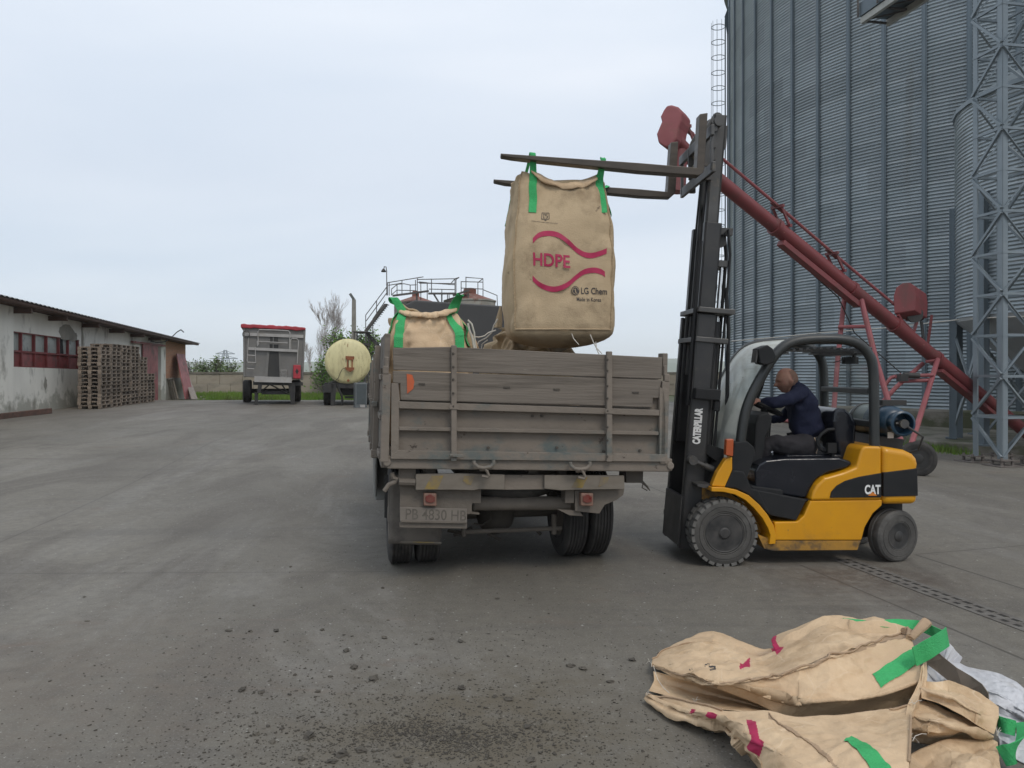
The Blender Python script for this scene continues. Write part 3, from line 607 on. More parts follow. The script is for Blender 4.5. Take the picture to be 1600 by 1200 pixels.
# ---------------------------------------------------------------- parked tipper trailer
def wheel(root, c, ax, Rr, w_, m_t, m_r, rim=.55, name='wheel', lug=0, groove=4, dish=.03, hub=.09, n=40):
    """tyre as a lathe round ax (unit vector pointing outward); rim, hub and nuts as its sub-part"""
    h = w_/2; s_ = Rr*.06; t = MB()
    prof = [(Rr*rim, -h*.8), (Rr*(rim+.04), -h*.95), (Rr*.78, -h*1.0), (Rr*.79, -h*.96), (Rr*.81, -h*.96), (Rr*.82, -h*1.0), (Rr*.93, -h*.93), (Rr*.985, -h*.78)]
    k = groove*2+1
    for i in range(k+1):
        x = -h*.74+2*h*.74*i/k; 
        a = (Rr, x) if i % 2 == 0 else (Rr, x)
        prof.append(a)
        if i < k and i % 2 == 1: prof += [(Rr-.012, x+.002), (Rr-.012, -h*.74+2*h*.74*(i+1)/k-.002)]
    prof += [(Rr*.985, h*.78), (Rr*.93, h*.93), (Rr*.82, h*1.0), (Rr*.81, h*.95), (Rr*.79, h*.95), (Rr*.78, h*1.0), (Rr*(rim+.09), h*.97), (Rr*(rim+.075), h*.90), (Rr*(rim+.04), h*.93), (Rr*rim, h*.8)]
    if lug:                                                    # solid tyre whose shoulders carry lugs
        d = V(ax).normalized(); x = d.orthogonal().normalized(); y = d.cross(x)
        for i in range(lug):
            for sgn in (-1, 1):
                a = 6.2832*(i+.5*(sgn > 0))/lug; e = x*math.cos(a)+y*math.sin(a); tt = -x*math.sin(a)+y*math.cos(a)
                t.mi = 1; t.box(V(c)+e*(Rr-.010)+d*sgn*h*.60, (1, 1, 1), Matrix((tt*.052, d*h*.66, e*.032)).transposed())
    t.mi = 0; t.lathe(prof, c, ax, n)
    to = obj(name, t, [m_t, M_lug] if lug else m_t, root, smooth=30)
    r = MB(); q = Rr*rim
    r.lathe([(q*1.03, h*.86), (q*.98, h*.9), (q*.94, h*.86), (q*.91, h*.55), (q*.86, h*.32), (q*.76, h*.28), (q*.74, h*.40), (q*.54, h*.42), (q*.48, h*.56), (hub*1.1, h*.60), (hub, h*.92), (hub*.75, h*1.0), (0, h*1.0)], c, ax, n)
    r.lathe([(q*1.03, -h*.86), (q*.9, -h*.6), (0, -h*.6)], c, ax, 20)
    d = V(ax).normalized(); x = d.orthogonal().normalized(); y = d.cross(x)
    for i in range(6):
        a = 6.2832*i/6+.3; e = V(c)+(x*math.cos(a)+y*math.sin(a))*q*.6; r.cyl(e+d*h*.38, e+d*(h*.38+.035), .015, n=6)
    obj('rim', r, m_r, to, smooth=30)
    return to
M_lug = mat('worn_lug', (.15, .145, .135), (.10, .096, .088), scale=9, rough=.95)
M_tyre_old = mat('tyre_dusty', (.022, .021, .02), (.06, .055, .05), scale=4, rough=.85, bump=.2, c3=(.10, .09, .08), s3=2, lo3=.55, hi3=.75)
M_blk = mat('black_metal', (.018, .018, .018), (.035, .033, .03), scale=3, rough=.55)
M_alu = mat('dull_aluminium', (.195, .19, .18), (.155, .15, .142), scale=1.2, rough=.5, metal=.35, c3=(.2, .19, .17), s3=2.5)
M_whitepaint = mat('white_paint', (.38, .37, .355), (.31, .30, .29), scale=3, rough=.5, c3=(.3, .28, .25), s3=4)
M_redtarp = mat('red_tarp', (.40, .03, .045), (.30, .025, .035), scale=2, rough=.5)
k2 = lambda a, b: (300+a/4.615, 400+b/4.615)
g0 = G(424, 632.5); yaw = math.atan2(-g0.x, g0.y); f2 = Fr(g0, yaw)
t = thing('tipper_trailer', 'grey tipper semi-trailer with rolled red tarpaulin, parked front towards the camera', 'trailer', g0, rot=(0, 0, yaw))
K = lambda pts: [k2(*p) for p in pts]
mb = MB(); f2.prism(mb, K([(370, 515), (820, 530), (802, 893), (372, 872)]), 0, 7.5, 0); f2.prism(mb, K([(368, 512), (385, 512), (387, 872), (370, 872)]), -.05, -.002, 0); f2.prism(mb, K([(803, 530), (820, 530), (802, 893), (787, 893)]), -.05, -.002, 0); obj('body', mb, M_alu, t, smooth=0, bevel=.02)
mb = MB(); rr = random.Random(1)
top = [(352, 492)]+[(352+i*23.3, 489+i*1.2+rr.uniform(-3, 3)) for i in range(1, 20)]+[(819, 518)]; bot = [(819-i*23.3, 540-i*1.1+rr.uniform(-5, 4)) for i in range(0, 20)]+[(352, 517)]
f2.prism(mb, K(top+bot), -.12, 7.6, 0); obj('rolled_tarpaulin', mb, M_redtarp, t, smooth=0, bevel=.03)
mb = MB()
for p in ([(380, 553), (803, 570), (803, 592), (380, 575)],): f2.prism(mb, K(p), -.09, -.003, 0)
obj('top_rail', mb, M_whitepaint, t, smooth=0)
mb = MB(); f2.prism(mb, K([(408, 658), (762, 676), (762, 694), (408, 678)]), -.16, -.06, 0); f2.prism(mb, K([(450, 866), (718, 876), (718, 914), (450, 908)]), -.2, .1, 0); obj('cross_beam', mb, M_whitepaint, t, smooth=0)
mb = MB(); f2.prism(mb, K([(562, 690), (624, 690), (632, 872), (540, 868)]), -.05, -.002, 0)
for a, b in (((563, 583), (582, 618)), ((590, 583), (620, 618)), ((561, 636), (581, 664)), ((590, 638), (622, 664))): f2.prism(mb, K([a, (b[0], a[1]), b, (a[0], b[1])]), -.03, -.002, 0)
obj('ram_housing', mb, M_blk, t, smooth=0)
mb = MB(); f2.prism(mb, K([(552, 600), (562, 600), (545, 868), (520, 868)]), -.08, -.003, 0); f2.prism(mb, K([(624, 600), (632, 600), (645, 872), (633, 872)]), -.08, -.003, 0); f2.prism(mb, K([(583, 580), (589, 580), (589, 690), (583, 690)]), -.06, -.003, 0); obj('ram_guide', mb, M_alu, t, smooth=0)
mb = MB(); T = lambda pts, c=-.15: [f2.px(*k2(*p), c) for p in pts]
mb.tube(T([(478, 640), (476, 545), (484, 531), (600, 534), (695, 540), (706, 552), (702, 672)]), .022, 6)
obj('guard_rail', mb, M_whitepaint, t)
mb = MB(); mb.tube(T([(712, 680), (712, 605), (722, 594), (758, 598), (768, 610), (758, 775)]), .02, 6); mb.tube(T([(470, 615), (690, 628)]), .02, 6); mb.tube(T([(470, 615), (472, 650)]), .02, 6); obj('pipe', mb, M_whitepaint, t)
mb = MB()
for a, b in (((407, 590), (398, 760)), ((455, 655), (460, 770))): mb.tube(T([a, b]), .018, 6)
for y in (715, 766): mb.tube(T([(400, y), (458, y+4)]), .022, 6)
mb.tube(T([(396, 806), (402, 812), (448, 814)]), .018, 6); obj('ladder', mb, M_whitepaint, t)
mb = MB(); c = f2.px(*k2(390, 565), -.18); mb.lathe([(.14+.015*math.cos(a), .02*math.sin(a)) for a in [i*.785 for i in range(8)]], c, f2.rot()@V((.2, 1, 0)), 20, closed=True); obj('hose_coil', mb, M_blk, t)
mb = MB(); f2.prism(mb, K([(730, 785), (783, 787), (781, 884), (728, 882)]), -.28, -.02, 0); o = obj('extinguisher_box', mb, M_redtarp, t, smooth=0, bevel=.015)
mb = MB(); f2.prism(mb, K([(755, 810), (768, 832), (756, 855), (743, 832)]), -.285, -.281, 0); obj('hazard_mark', mb, M_blk, o, smooth=0)
mb = MB()
rr = random.Random(3)
for i in range(11):
    for j in range(11):
        if rr.random() < .55: a, b = 635+i*4.5, 820+j*5; f2.prism(mb, K([(a, b), (a+3.5, b), (a+3.5, b+4), (a, b+4)]), -.1, -.02, 0)
f2.prism(mb, K([(634, 818), (684, 820), (683, 878), (633, 876)]), -.02, -.004, 0); obj('mesh_basket', mb, M_whitepaint, t, smooth=0)
mb = MB(); f2.prism(mb, K([(440, 905), (800, 912), (800, 935), (440, 930)]), .0, 6.5, 0); f2.prism(mb, K([(478, 912), (510, 912), (495, 985), (470, 985)]), -.1, .25, 0); f2.prism(mb, K([(450, 985), (476, 985), (474, 1078), (452, 1078)]), .1, .3, 0)
f2.prism(mb, K([(693, 915), (745, 918), (740, 1088), (716, 1088)]), -.05, .2, 0); f2.prism(mb, K([(500, 975), (700, 975), (700, 1000), (500, 1000)]), .3, .6, 0)
for a, b in (((490, 985), (560, 925)), ((700, 1000), (650, 930)), ((560, 925), (690, 990))): mb.tube([f2.px(*k2(*a), .2), f2.px(*k2(*b), .2)], .03, 5)
f2.prism(mb, K([(440, 1074), (480, 1074), (480, 1084), (440, 1084)]), .0, .4, 0); f2.prism(mb, K([(708, 1080), (748, 1080), (748, 1090), (708, 1090)]), -.1, .3, 0)
mb.box(f2(0, 3.6, .5), (2.3, .2, .2), f2.rot()); obj('chassis', mb, M_blk, t, smooth=0)
for x in (-1.05, 1.12): wheel(t, f2(x, 3.2, .50), f2.rot()@V((1 if x > 0 else -1, 0, 0)), .5, .36, M_tyre_old, M_blk, groove=3, n=24); wheel(t, f2(x, 4.5, .50), f2.rot()@V((1 if x > 0 else -1, 0, 0)), .5, .36, M_tyre_old, M_blk, groove=3, n=24)
# ---------------------------------------------------------------- cream tanker
g0 = G(543, 634); yaw = math.atan2(-g0.x, g0.y); f3 = Fr(g0, yaw)
t = thing('tanker', 'cream round-ended tank trailer with rusty lamp holder on its end', 'tanker', g0, rot=(0, 0, yaw))
M_cream = mat('cream_paint', (.66, .60, .33), (.58, .53, .29), scale=1.5, rough=.45, c3=(.42, .36, .2), s3=3, lo3=.5, hi3=.75, c5=(.30, .22, .10), s5=5, lo5=.62, stretch=(2, 2, .6))
mb = MB(); c = f3.px(*k2(1125, 760)); Rt = (f3.px(*k2(1290, 760))-c).length; ax = f3.rot()@V((0, 1, 0))
mb.lathe([(0, -.10), (Rt*.5, -.075), (Rt*.85, -.02), (Rt*.97, .04), (Rt, .12), (Rt, 7)], c, ax, 56); obj('tank', mb, M_cream, t, smooth=50)
mb = MB(); mb.lathe([(Rt+.012, .11), (Rt+.012, .2)], c, ax, 56); obj('rim_band', mb, M_cream, t, smooth=50)
M_rustor = mat('rust_orange', (.28, .10, .04), (.18, .06, .03), scale=8, rough=.9)
mb = MB(); KK = lambda pts: [k2(*p) for p in pts]
f3.prism(mb, KK([(1108, 722), (1170, 724), (1168, 744), (1152, 752), (1122, 750), (1108, 742)]), -.2, -.1, 0); f3.prism(mb, KK([(1118, 750), (1126, 750), (1128, 806), (1118, 806)]), -.18, -.1, 0); f3.prism(mb, KK([(1150, 750), (1160, 750), (1158, 806), (1150, 806)]), -.18, -.1, 0)
f3.prism(mb, KK([(1104, 802), (1170, 804), (1166, 822), (1140, 836), (1112, 822)]), -.25, -.08, 0); lo = obj('lamp_holder', mb, M_rustor, t, smooth=0)
mb = MB(); mb.tube([f3.px(*k2(1138, 752), -.16), f3.px(*k2(1138, 804), -.16)], .045, 10); mb.tube([f3.px(*k2(1148, 752), -.13), f3.px(*k2(1148, 804), -.13)], .03, 8); obj('lamp_tube', mb, M_cream, lo)
mb = MB(); mb.tube([f3.px(*k2(*p), -.15) for p in ((1108, 806), (1085, 815), (1070, 840), (1055, 880), (1030, 905))], .012, 5); obj('cable', mb, M_blk, t)
mb = MB(); mb.cyl(f3.px(*k2(1127, 898), -.12), f3.px(*k2(1127, 898), .1), .05, n=12); mb.tube([f3.px(*k2(*p), -.1) for p in ((1122, 655), (1124, 632))], .012, 5); obj('drain_plug', mb, M_rustor, t)
mb = MB(); f3.prism(mb, KK([(985, 915), (1270, 920), (1270, 960), (985, 950)]), .1, 6, 0); f3.prism(mb, KK([(1000, 920), (1040, 925), (1030, 1085), (1000, 1085)]), .1, .4, 0); mb.tube([f3.px(*k2(*p), .1) for p in ((1040, 915), (1080, 1010), (1088, 1075))], .05, 6)
f3.prism(mb, KK([(940, 935), (1005, 918), (1005, 985), (945, 985)]), .0, .6, 0); f3.prism(mb, KK([(1100, 1015), (1180, 1015), (1180, 1030), (1100, 1030)]), .6, .9, 0); f3.prism(mb, KK([(1060, 960), (1250, 960), (1250, 1010), (1090, 1010)]), .8, 2.5, 0); obj('chassis', mb, M_blk, t, smooth=0)
mb = MB(); f3.prism(mb, KK([(1235, 625), (1290, 628), (1290, 645), (1245, 643)]), .3, 5, 0); obj('walkway', mb, M_blk, t, smooth=0)
for x in (-.82, .9): wheel(t, f3(x, 1.0, .46), f3.rot()@V((1 if x > 0 else -1, 0, 0)), .46, .3, M_tyre_old, M_blk, groove=3, n=24)
# grey cabinet beside the tanker
g1 = G(563, 637); f4 = Fr(g1, math.atan2(-g1.x, g1.y)+.12); t = thing('metal_cabinet', 'dark grey steel cabinet standing between tanker and truck', 'cabinet', g1)
M_slate = mat('slate_paint', (.10, .115, .12), (.15, .165, .17), scale=2, rough=.5)
mb = MB(); f4.prism(mb, KK([(1178, 915), (1262, 915), (1262, 1096), (1178, 1096)]), 0, .6, 0); obj('body', mb, M_slate, t, smooth=0, bevel=.015)
mb = MB(); f4.prism(mb, KK([(1188, 925), (1254, 925), (1254, 1068), (1188, 1068)]), -.02, -.003, 0); obj('door', mb, mat('slate2', (.07, .085, .09), rough=.4), t, smooth=0)
mb = MB(); f4.prism(mb, KK([(1210, 1072), (1248, 1072), (1246, 1092), (1214, 1092)]), -.03, -.003, 0); obj('notice', mb, M_whitepaint, t, smooth=0)
# ---------------------------------------------------------------- tanks with platform, far behind the truck
k3 = lambda a, b: (560+a/6.0, 420+b/6.0)
M_tank = mat('weathered_tank', (.36, .35, .31), (.24, .22, .19), scale=1.1, rough=.8, c3=(.20, .08, .05), s3=1.8, lo3=.52, hi3=.62, stretch=(1, 1, .5))
M_rusty = mat('rusty_roof', (.22, .085, .06), (.17, .09, .07), scale=1.0, rough=.85, c3=(.28, .2, .17), s3=1.6)
M_rail = mat('dark_rail', (.07, .068, .065), (.11, .10, .095), scale=5, rough=.8)
def q3(a, b, Z=50): return P(*k3(a, b), Z)
for cx, w_, yr, yn, nn_, Z, lb in ((537, 200, 322, 240, 34, 51.5, 'smaller weathered storage tank with rusty cone roof, nearer the stairs'), (1045, 240, 300, 215, 60, 50.5, 'weathered storage tank with rusty cone roof, farther from the stairs')):
    c = q3(cx, 300, Z); c.z = 0; r_ = w_/6/F*Z; zr = q3(0, yr, Z).z; zn = q3(0, yn+22, Z).z; t = thing('storage_tank', lb, 'tank', c, 'storage tanks behind the truck')
    mb = MB(); mb.lathe([(r_, 0), (r_, zr-.1), (r_+.05, zr-.08), (r_+.05, zr)], c, (0, 0, 1), 40); obj('shell', mb, M_tank, t, smooth=50)
    mb = MB(); n2 = nn_/6/F*Z; mb.lathe([(r_+.04, zr+.002), (n2*1.1, zn), (n2, zn+.02), (n2, zn+.28), (n2*.8, zn+.36), (0, zn+.38)], c, (0, 0, 1), 40); obj('roof', mb, M_rusty, t, smooth=40)
t = thing('platform', 'dark steel platform with railings and stairs above the storage tanks', 'platform', (-9, 49, 0))
mb = MB()
for a, b in (((320, 253), (660, 208)), ((655, 232), (915, 232)), ((885, 252), (1040, 200))):
    mb.bar(q3(*a, 48.9), q3(*b, 48.9), .08, .12); mb.hexa([q3(*a, 48.9), q3(*b, 48.9), q3(*b, 49.9), q3(*a, 49.9)], [q3(*a, 48.9)+V((0, 0, .05)), q3(*b, 48.9)+V((0, 0, .05)), q3(*b, 49.9)+V((0, 0, .05)), q3(*a, 49.9)+V((0, 0, .05))])
for x in (545, 782, 1030): p = q3(x, 230, 49); mb.bar(V((p.x, p.y, 0)), p, .08, .08)
mb.bar(q3(705, 235, 49), q3(770, 340, 49), .1, .1); obj('deck', mb, M_rail, t, smooth=0)
mb = MB()
def ln(Z, *pts): mb.tube([q3(a, b, Z) for a, b in pts], .028, 5)
ln(49, (272, 130), (610, 75)); ln(49, (280, 155), (405, 135)); ln(49, (550, 100), (905, 93), (945, 80)); ln(49, (550, 125), (905, 150)); ln(49, (1005, 80), (1168, 92), (1168, 260)); ln(49.9, (960, 120), (1168, 125)); ln(49.9, (960, 180), (1168, 190))
ln(49, (1168, 195), (1300, 250), (1304, 370)); ln(49.9, (310, 190), (365, 145), (430, 140), (485, 152), (545, 150)); ln(49.9, (310, 245), (360, 200), (545, 205)); ln(49.9, (570, 122), (645, 130)); ln(49, (905, 93), (870, 135)); ln(49, (1168, 92), (1120, 130)); ln(49, (945, 80), (915, 100)); ln(49.9, (570, 135), (905, 138)); ln(49, (660, 190), (900, 195))
for x, a, b in ((272, 130, 250), (288, 128, 250), (408, 108, 235), (535, 105, 220), (552, 82, 325), (685, 95, 225), (915, 90, 235), (905, 93, 235), (1008, 75, 200)): ln(49, (x, a), (x, b))
for x, a, b in ((310, 190, 250), (362, 145, 245), (485, 152, 225), (585, 120, 290), (645, 130, 290), (782, 190, 340), (835, 235, 330), (850, 235, 320), (963, 120, 230), (1120, 130, 240)): ln(49.9, (x, a), (x, b))
obj('railing', mb, M_rail, t, smooth=60)
mb = MB()
for Z in (49.0, 49.9):
    a, b = q3(252, 335, Z), q3(68, 582, Z); mb.bar(q3(252+ (0 if Z < 49.5 else 12), 335, Z), q3(68 if Z < 49.5 else 75, 582, Z), .05, .16)
for i in range(14):
    u = i/14; mb.box((q3(252, 335, 49.0)*(1-u)+q3(68, 582, 49.0)*u)+V((0, .45, .03)), (.20, .95, .03))
a = q3(68, 582, 49); mb.box(a+V((-.35, .45, -.05)), (.9, 1.1, .06))
for dy in (0, .9):
    mb.bar(V((a.x-.7, a.y+dy, .1)), a+V((-.7, dy, -.05)), .07, .07); mb.bar(V((a.x, a.y+dy, .1)), a+V((0, dy, -.05)), .07, .07)
e = q3(240, 720, 51.5)
for dy in (1.3, 2.1): mb.bar(a+V((-.2, dy, -.1)), V((a.x+3.4, a.y+dy, .1)), .05, .14)
mb.box(a+V((-.35, 1.5, -.05)), (.9, 1.4, .06))
for i in range(13): u = i/13; mb.box((a+V((-.2, 1.7, -.1)))*(1-u)+V((a.x+3.4, a.y+1.7, .1))*u, (.2, .8, .03))
obj('stairs', mb, M_rail, t, smooth=0)
mb = MB()
for Z in (49.0, 49.9): ln(Z, (270, 165), (68, 435), (68, 582)); ln(Z, (262, 230), (72, 490)); [ln(Z, (x, 165+(270-x)*1.336), (x, 335+(252-x)*1.342)) for x in (170,)]
ln(49.0, (135, 470), (135, 590)); ln(49.9, (135, 470), (250, 305)); obj('handrail', mb, M_rail, t, smooth=60)
mb = MB(); mb.tube([q3(a, b, 49) for a, b in ((266, 250), (265, 20), (258, -20), (244, -22), (238, 5))], .03, 6); lp = obj('lamp_post', mb, M_rail, t); mb = MB(); mb.lathe([(.05, .1), (.16, -.05), (.14, -.1), (0, -.1)], q3(236, 15, 49), (0, 0, 1), 12); obj('lamp', mb, M_blk, lp)
# ---------------------------------------------------------------- dusty tipper truck, seen from behind
TB = Fr((-1.07, 6.7, 0), R(11), R(1.6)); TC = Fr((-1.07, 6.7, 0), R(11)); rB, rC = TB.rot(), TC.rot()
k5 = lambda a, b: (560+a/3.158, 520+b/3.158)
M_steel = mat('dusty_steel', (.150, .127, .103), (.200, .170, .140), scale=2.2, rough=.85, bump=.25, bscale=25, c3=(.095, .115, .11), s3=1.5, lo3=.55, hi3=.66, stretch=(1, 1, 1.5), det=9, c5=(.055, .042, .034), s5=7, lo5=.63)
M_plank = mat('weathered_plank', (.136, .116, .096), (.180, .155, .129), scale=2.0, rough=.9, bump=.32, bscale=9, c3=(.09, .076, .062), s3=1.6, lo3=.50, hi3=.66, stretch=(.35, 1, 6), det=9, c5=(.27, .235, .20), s5=6, lo5=.64)
M_dusty = mat('dusty_board', (.19, .165, .135), (.145, .125, .10), scale=3, rough=.9, c3=(.30, .21, .05), s3=2.0, lo3=.57, hi3=.70, stretch=(1, 1, 2.4))
M_under = mat('dusty_under', (.055, .048, .04), (.085, .073, .06), scale=5, rough=.9)
M_under2 = mat('dusty_frame', (.115, .098, .08), (.155, .133, .11), scale=4, rough=.9, bump=.3)
M_rubber = mat('mud_rubber', (.115, .10, .085), (.15, .132, .112), scale=3, rough=.9, c3=(.07, .062, .055), s3=4)
truck = thing('tipper_truck', 'old dust-covered tipper truck with wooden tailgate boards, loaded with bulk bags', 'truck', (-1.07, 6.7, 0), rot=(0, R(1.6), R(11)))
WM[truck.name] = TB.M; truck.rotation_euler = TB.M.to_euler()
def pr(mb, pts, y0, y1, c=None, fr=TB): fr.prism(mb, [k5(*p) for p in pts], y0, y1, c)
# tailgate: pressed steel lower half with flanges and ribs
mb = MB()
pr(mb, [(168, 250), (205, 250), (205, 330), (1450, 372), (1450, 320), (1478, 320), (1482, 290), (1510, 300), (1512, 632), (160, 618)], 0.03, .055, 0)   # back sheet
pr(mb, [(200, 338), (1478, 380), (1478, 408), (200, 372)], -.035, .03, 0); pr(mb, [(200, 462), (1476, 487), (1476, 504), (200, 480)], -.03, .03, 0); pr(mb, [(196, 578), (1508, 598), (1508, 634), (160, 620), (160, 604)], -.04, .03, 0)
pr(mb, [(162, 248), (196, 248), (204, 330), (204, 372), (200, 372), (198, 606), (160, 612)], -.03, .03, 0); pr(mb, [(1480, 265), (1500, 280), (1510, 360), (1510, 600), (1480, 598)], -.03, .03, 0)
obj('tailgate', mb, M_steel, truck, smooth=0, bevel=.008)
for nm, pts in (('plank', [(170, 75), (452, 70), (1215, 108), (1496, 122), (1493, 228), (172, 183)]), ('plank', [(170, 187), (1492, 233), (1484, 285), (1478, 322), (1450, 322), (1448, 368), (207, 331), (206, 250), (170, 246)])):
    mb = MB(); pr(mb, pts, -.02, .025, 0); obj('tailgate_plank', mb, M_plank, truck, smooth=0, bevel=.006)
for x, y0, y1 in ((468, 62, 630), (1229, 92, 633)):
    mb = MB(); pr(mb, [(x-13, y0), (x+13, y0+1), (x+13, y1), (x-14, y1)], -.065, -.022, 0); po = obj('tailgate_post', mb, M_steel, truck, smooth=0, bevel=.006)
    mb = MB(); ys = (102, 168, 230, 298, 362) if x < 600 else (132, 186, 262, 323, 385, 465, 530, 610)
    for y in ys: c = TB.px(*k5(x, y), -.065); mb.cyl(c, c+rB@V((0, -.012, 0)), .011, .007, n=8)
    obj('bolt', mb, M_under, po)
    mb = MB(); pr(mb, [(x-22, 352+(x-468)*.028), (x+24, 354+(x-468)*.028), (x+24, 376+(x-468)*.028), (x-22, 374+(x-468)*.028)], -.072, -.066, 0); obj('clamp', mb, M_steel, po, smooth=0)
mb = MB(); pr(mb, [(445, 592), (510, 596), (512, 612), (445, 606)], -.09, -.067, 0); obj('latch', mb, M_steel, truck, smooth=0, bevel=.005)
mb = MB()
for x, y in ((312, 253), (730, 270), (975, 280), (1363, 295)): pr(mb, [(x-16, y-5), (x+16, y-4), (x+16, y+3), (x-16, y+2)], -.028, -.021, 0)
for x, y in ((178, 440), (858, 410), (905, 410), (640, 566), (978, 566), (1388, 580), (1208, 584)): c = TB.px(*k5(x, y), .03); mb.cyl(c, c+rB@V((0, -.02, 0)), .012, n=8)
obj('bolt_strip', mb, M_under, truck, smooth=0)
mb = MB(); pr(mb, [(238, 202), (265, 208), (275, 240), (270, 275), (240, 300)], -.026, -.021, 0); rf_ = obj('reflector', mb, mat('orange_reflector', (.50, .10, .03), (.42, .09, .03), scale=20, rough=.4), truck, smooth=0, label='broken orange triangle reflector')
mb = MB(); pr(mb, [(272, 238), (287, 252), (272, 266)], -.024, -.0215, 0); obj('reflector_tip', mb, M_dusty, rf_, smooth=0)
# bed beam, floor, side walls
mb = MB(); a, b = TB.px(*k5(140, 634), .06), TB.px(*k5(1524, 652), .06); mb.bar(a, b, .14, .11); mb.bar(a, a+rB@V((0, 3.75, 0)), .1, .11); mb.bar(b, b+rB@V((0, 3.75, 0)), .1, .11)
for c in (a, b): mb.cyl(c+rB@V((0, -.085, 0)), c+rB@V((0, -.02, 0)), .035, n=12)
mb.box(TB(1.25, 1.9, 1.1), (2.4, 3.7, .05), rB); obj('bed_frame', mb, M_steel, truck, smooth=0, bevel=.01)
zb_ = 1.13; W_ = TB.hit(1040, 640, 1, 0).x-.045
for x, nm in ((-.03, 'left'), (W_+.03, 'right')):
    mb = MB(); s_ = -1 if x < 0 else 1; mb.box(TB(x, 1.92, 1.46), (.03, 3.72, .70), rB)
    for z in (1.13, 1.46, 1.80): mb.box(TB(x+s_*.03, 1.92, z), (.04, 3.7, .05), rB)
    obj('side_panel', mb, M_steel, truck, smooth=0, bevel=.006)
    mb = MB()
    if x < 0:
        mb.box(TB(x, .62, 2.02), (.05, 1.1, .30), rB); mb.box(TB(x, 2.5, 1.92), (.04, 2.6, .20), rB)
    else: mb.box(TB(x, .06, 1.98), (.05, .12, .20), rB); mb.box(TB(x, 2.0, 1.86), (.04, 3.6, .10), rB)
    obj('side_plank', mb, M_plank, truck, smooth=0, bevel=.008)
    for y, z1 in (((.62, 2.08), (1.35, 2.02), (2.2, 1.97), (3.05, 1.95)) if x < 0 else ((.62, 1.9), (1.35, 1.9), (2.2, 1.9), (3.05, 1.9))):
        mb = MB(); mb.box(TB(x+s_*.065, y, (1.06+z1)/2), (.05, .085, z1-1.06), rB); mb.box(TB(x+s_*.08, y, 1.55), (.05, .16, .05), rB); mb.box(TB(x+s_*.07, y, 1.10), (.06, .12, .07), rB); obj('side_post', mb, M_steel, truck, smooth=0, bevel=.006)
    mb = MB(); mb.box(TB(x, -.0, 1.46), (.07, .06, .74), rB); mb.box(TB(x+s_*.01, -.01, 1.86), (.05, .05, .07), rB); mb.cyl(TB(x, 0, 1.86), TB(x, 0, 1.97), .02, n=8); obj('corner_post', mb, M_steel, truck, smooth=0, bevel=.008)
mb = MB(); mb.prism([(.33, 1.15), (2.42, 1.15), (2.42, 2.70), (2.30, 2.76), (.45, 2.80), (.33, 2.74)], lambda a, b, d: TB(a, d, b), 3.80, 3.85); obj('headboard', mb, mat('grey_headboard', (.050, .051, .053), (.066, .067, .068), scale=2, rough=.7), truck, smooth=0, bevel=.02)
# cab
M_cab = mat('cab_paint', (.23, .235, .22), (.18, .175, .16), scale=2, rough=.6, c3=(.13, .115, .1), s3=3)
mb = MB(); mb.prism([(3.95, .75), (3.95, 2.2), (4.15, 2.32), (5.0, 2.32), (5.5, 1.75), (6.5, 1.6), (6.7, 1.4), (6.7, .7), (5.9, .62), (5.75, .95), (5.4, 1.12), (4.9, 1.12), (4.6, .9), (4.5, .65)], lambda a, b, d: TC(d, a, b), .22, 2.2); obj('cab', mb, M_cab, truck, smooth=0, bevel=.05)
mb = MB(); mb.box(TC(1.25, 3.94, 1.85), (1.2, .02, .4), rC); obj('cab_window', mb, M_dark, truck, smooth=0)
mb = MB(); mb.prism([(4.45, .42), (4.55, .95), (4.9, 1.14), (5.45, 1.14), (5.8, .9), (5.85, .6), (5.75, .6), (5.55, .85), (4.9, .95), (4.7, .75), (4.62, .42)], lambda a, b, d: TC(d, a, b), .10, .3); obj('front_fender', mb, M_cab, truck, smooth=0, bevel=.02)
mb = MB(); mb.box(TC(.12, 2.2, .74), (.32, 1.1, .46), rC); mb.box(TC(-.04, 1.5, .86), (.03, .35, .5), rC @ Matrix.Rotation(R(12), 3, 'X')); obj('fuel_tank', mb, M_cab, truck, smooth=0, bevel=.06, seg=3)
for x in (.28, 2.05): wheel(truck, TC(x, 5.2, .46), rC@V((-1 if x < 1 else 1, 0, 0)), .46, .24, M_tyre_old, M_under2, n=32)
# rear wheels: two pairs
for x, s_ in ((.18, -1), (.44, 1), (1.86, -1), (2.11, 1)): wheel(truck, TC(x, 1.065, .462), rC@V((s_, 0, 0)), .465, .225, M_tyre_old, M_under2, groove=5, n=64)
# underframe
mb = MB()
for x in (.80, 1.62): mb.box(TC(x, 2.75, .90), (.08, 4.9, .2), rC)
mb.box(TC(1.2, .45, .92), (.9, .08, .16), rC); mb.box(TC(1.2, 2.0, .92), (.8, .1, .14), rC); mb.cyl(TC(.3, 1.065, .46), TC(2.0, 1.065, .46), .07, n=14)
for x in (.66, 1.72):
    for i, L_ in enumerate((1.3, 1.1, .9, .7)): mb.box(TC(x, 1.065, .60+i*.022), (.09, L_, .018), rC)
    mb.box(TC(x, .42, .66), (.07, .10, .18), rC)
mb.tube([TC(1.0, 2.8, .6), TC(1.0, 1.6, .62), TC(.95, .9, .66)], .045, 8); mb.cyl(TC(1.2, 1.2, .5), TC(1.2, 3.8, .7), .04, n=10)
for x in (.4, 1.3, 2.2): mb.box(TC(x, 1.3, 1.0), (.08, 2.4, .1), rC)
obj('underframe', mb, M_under, truck, smooth=30)
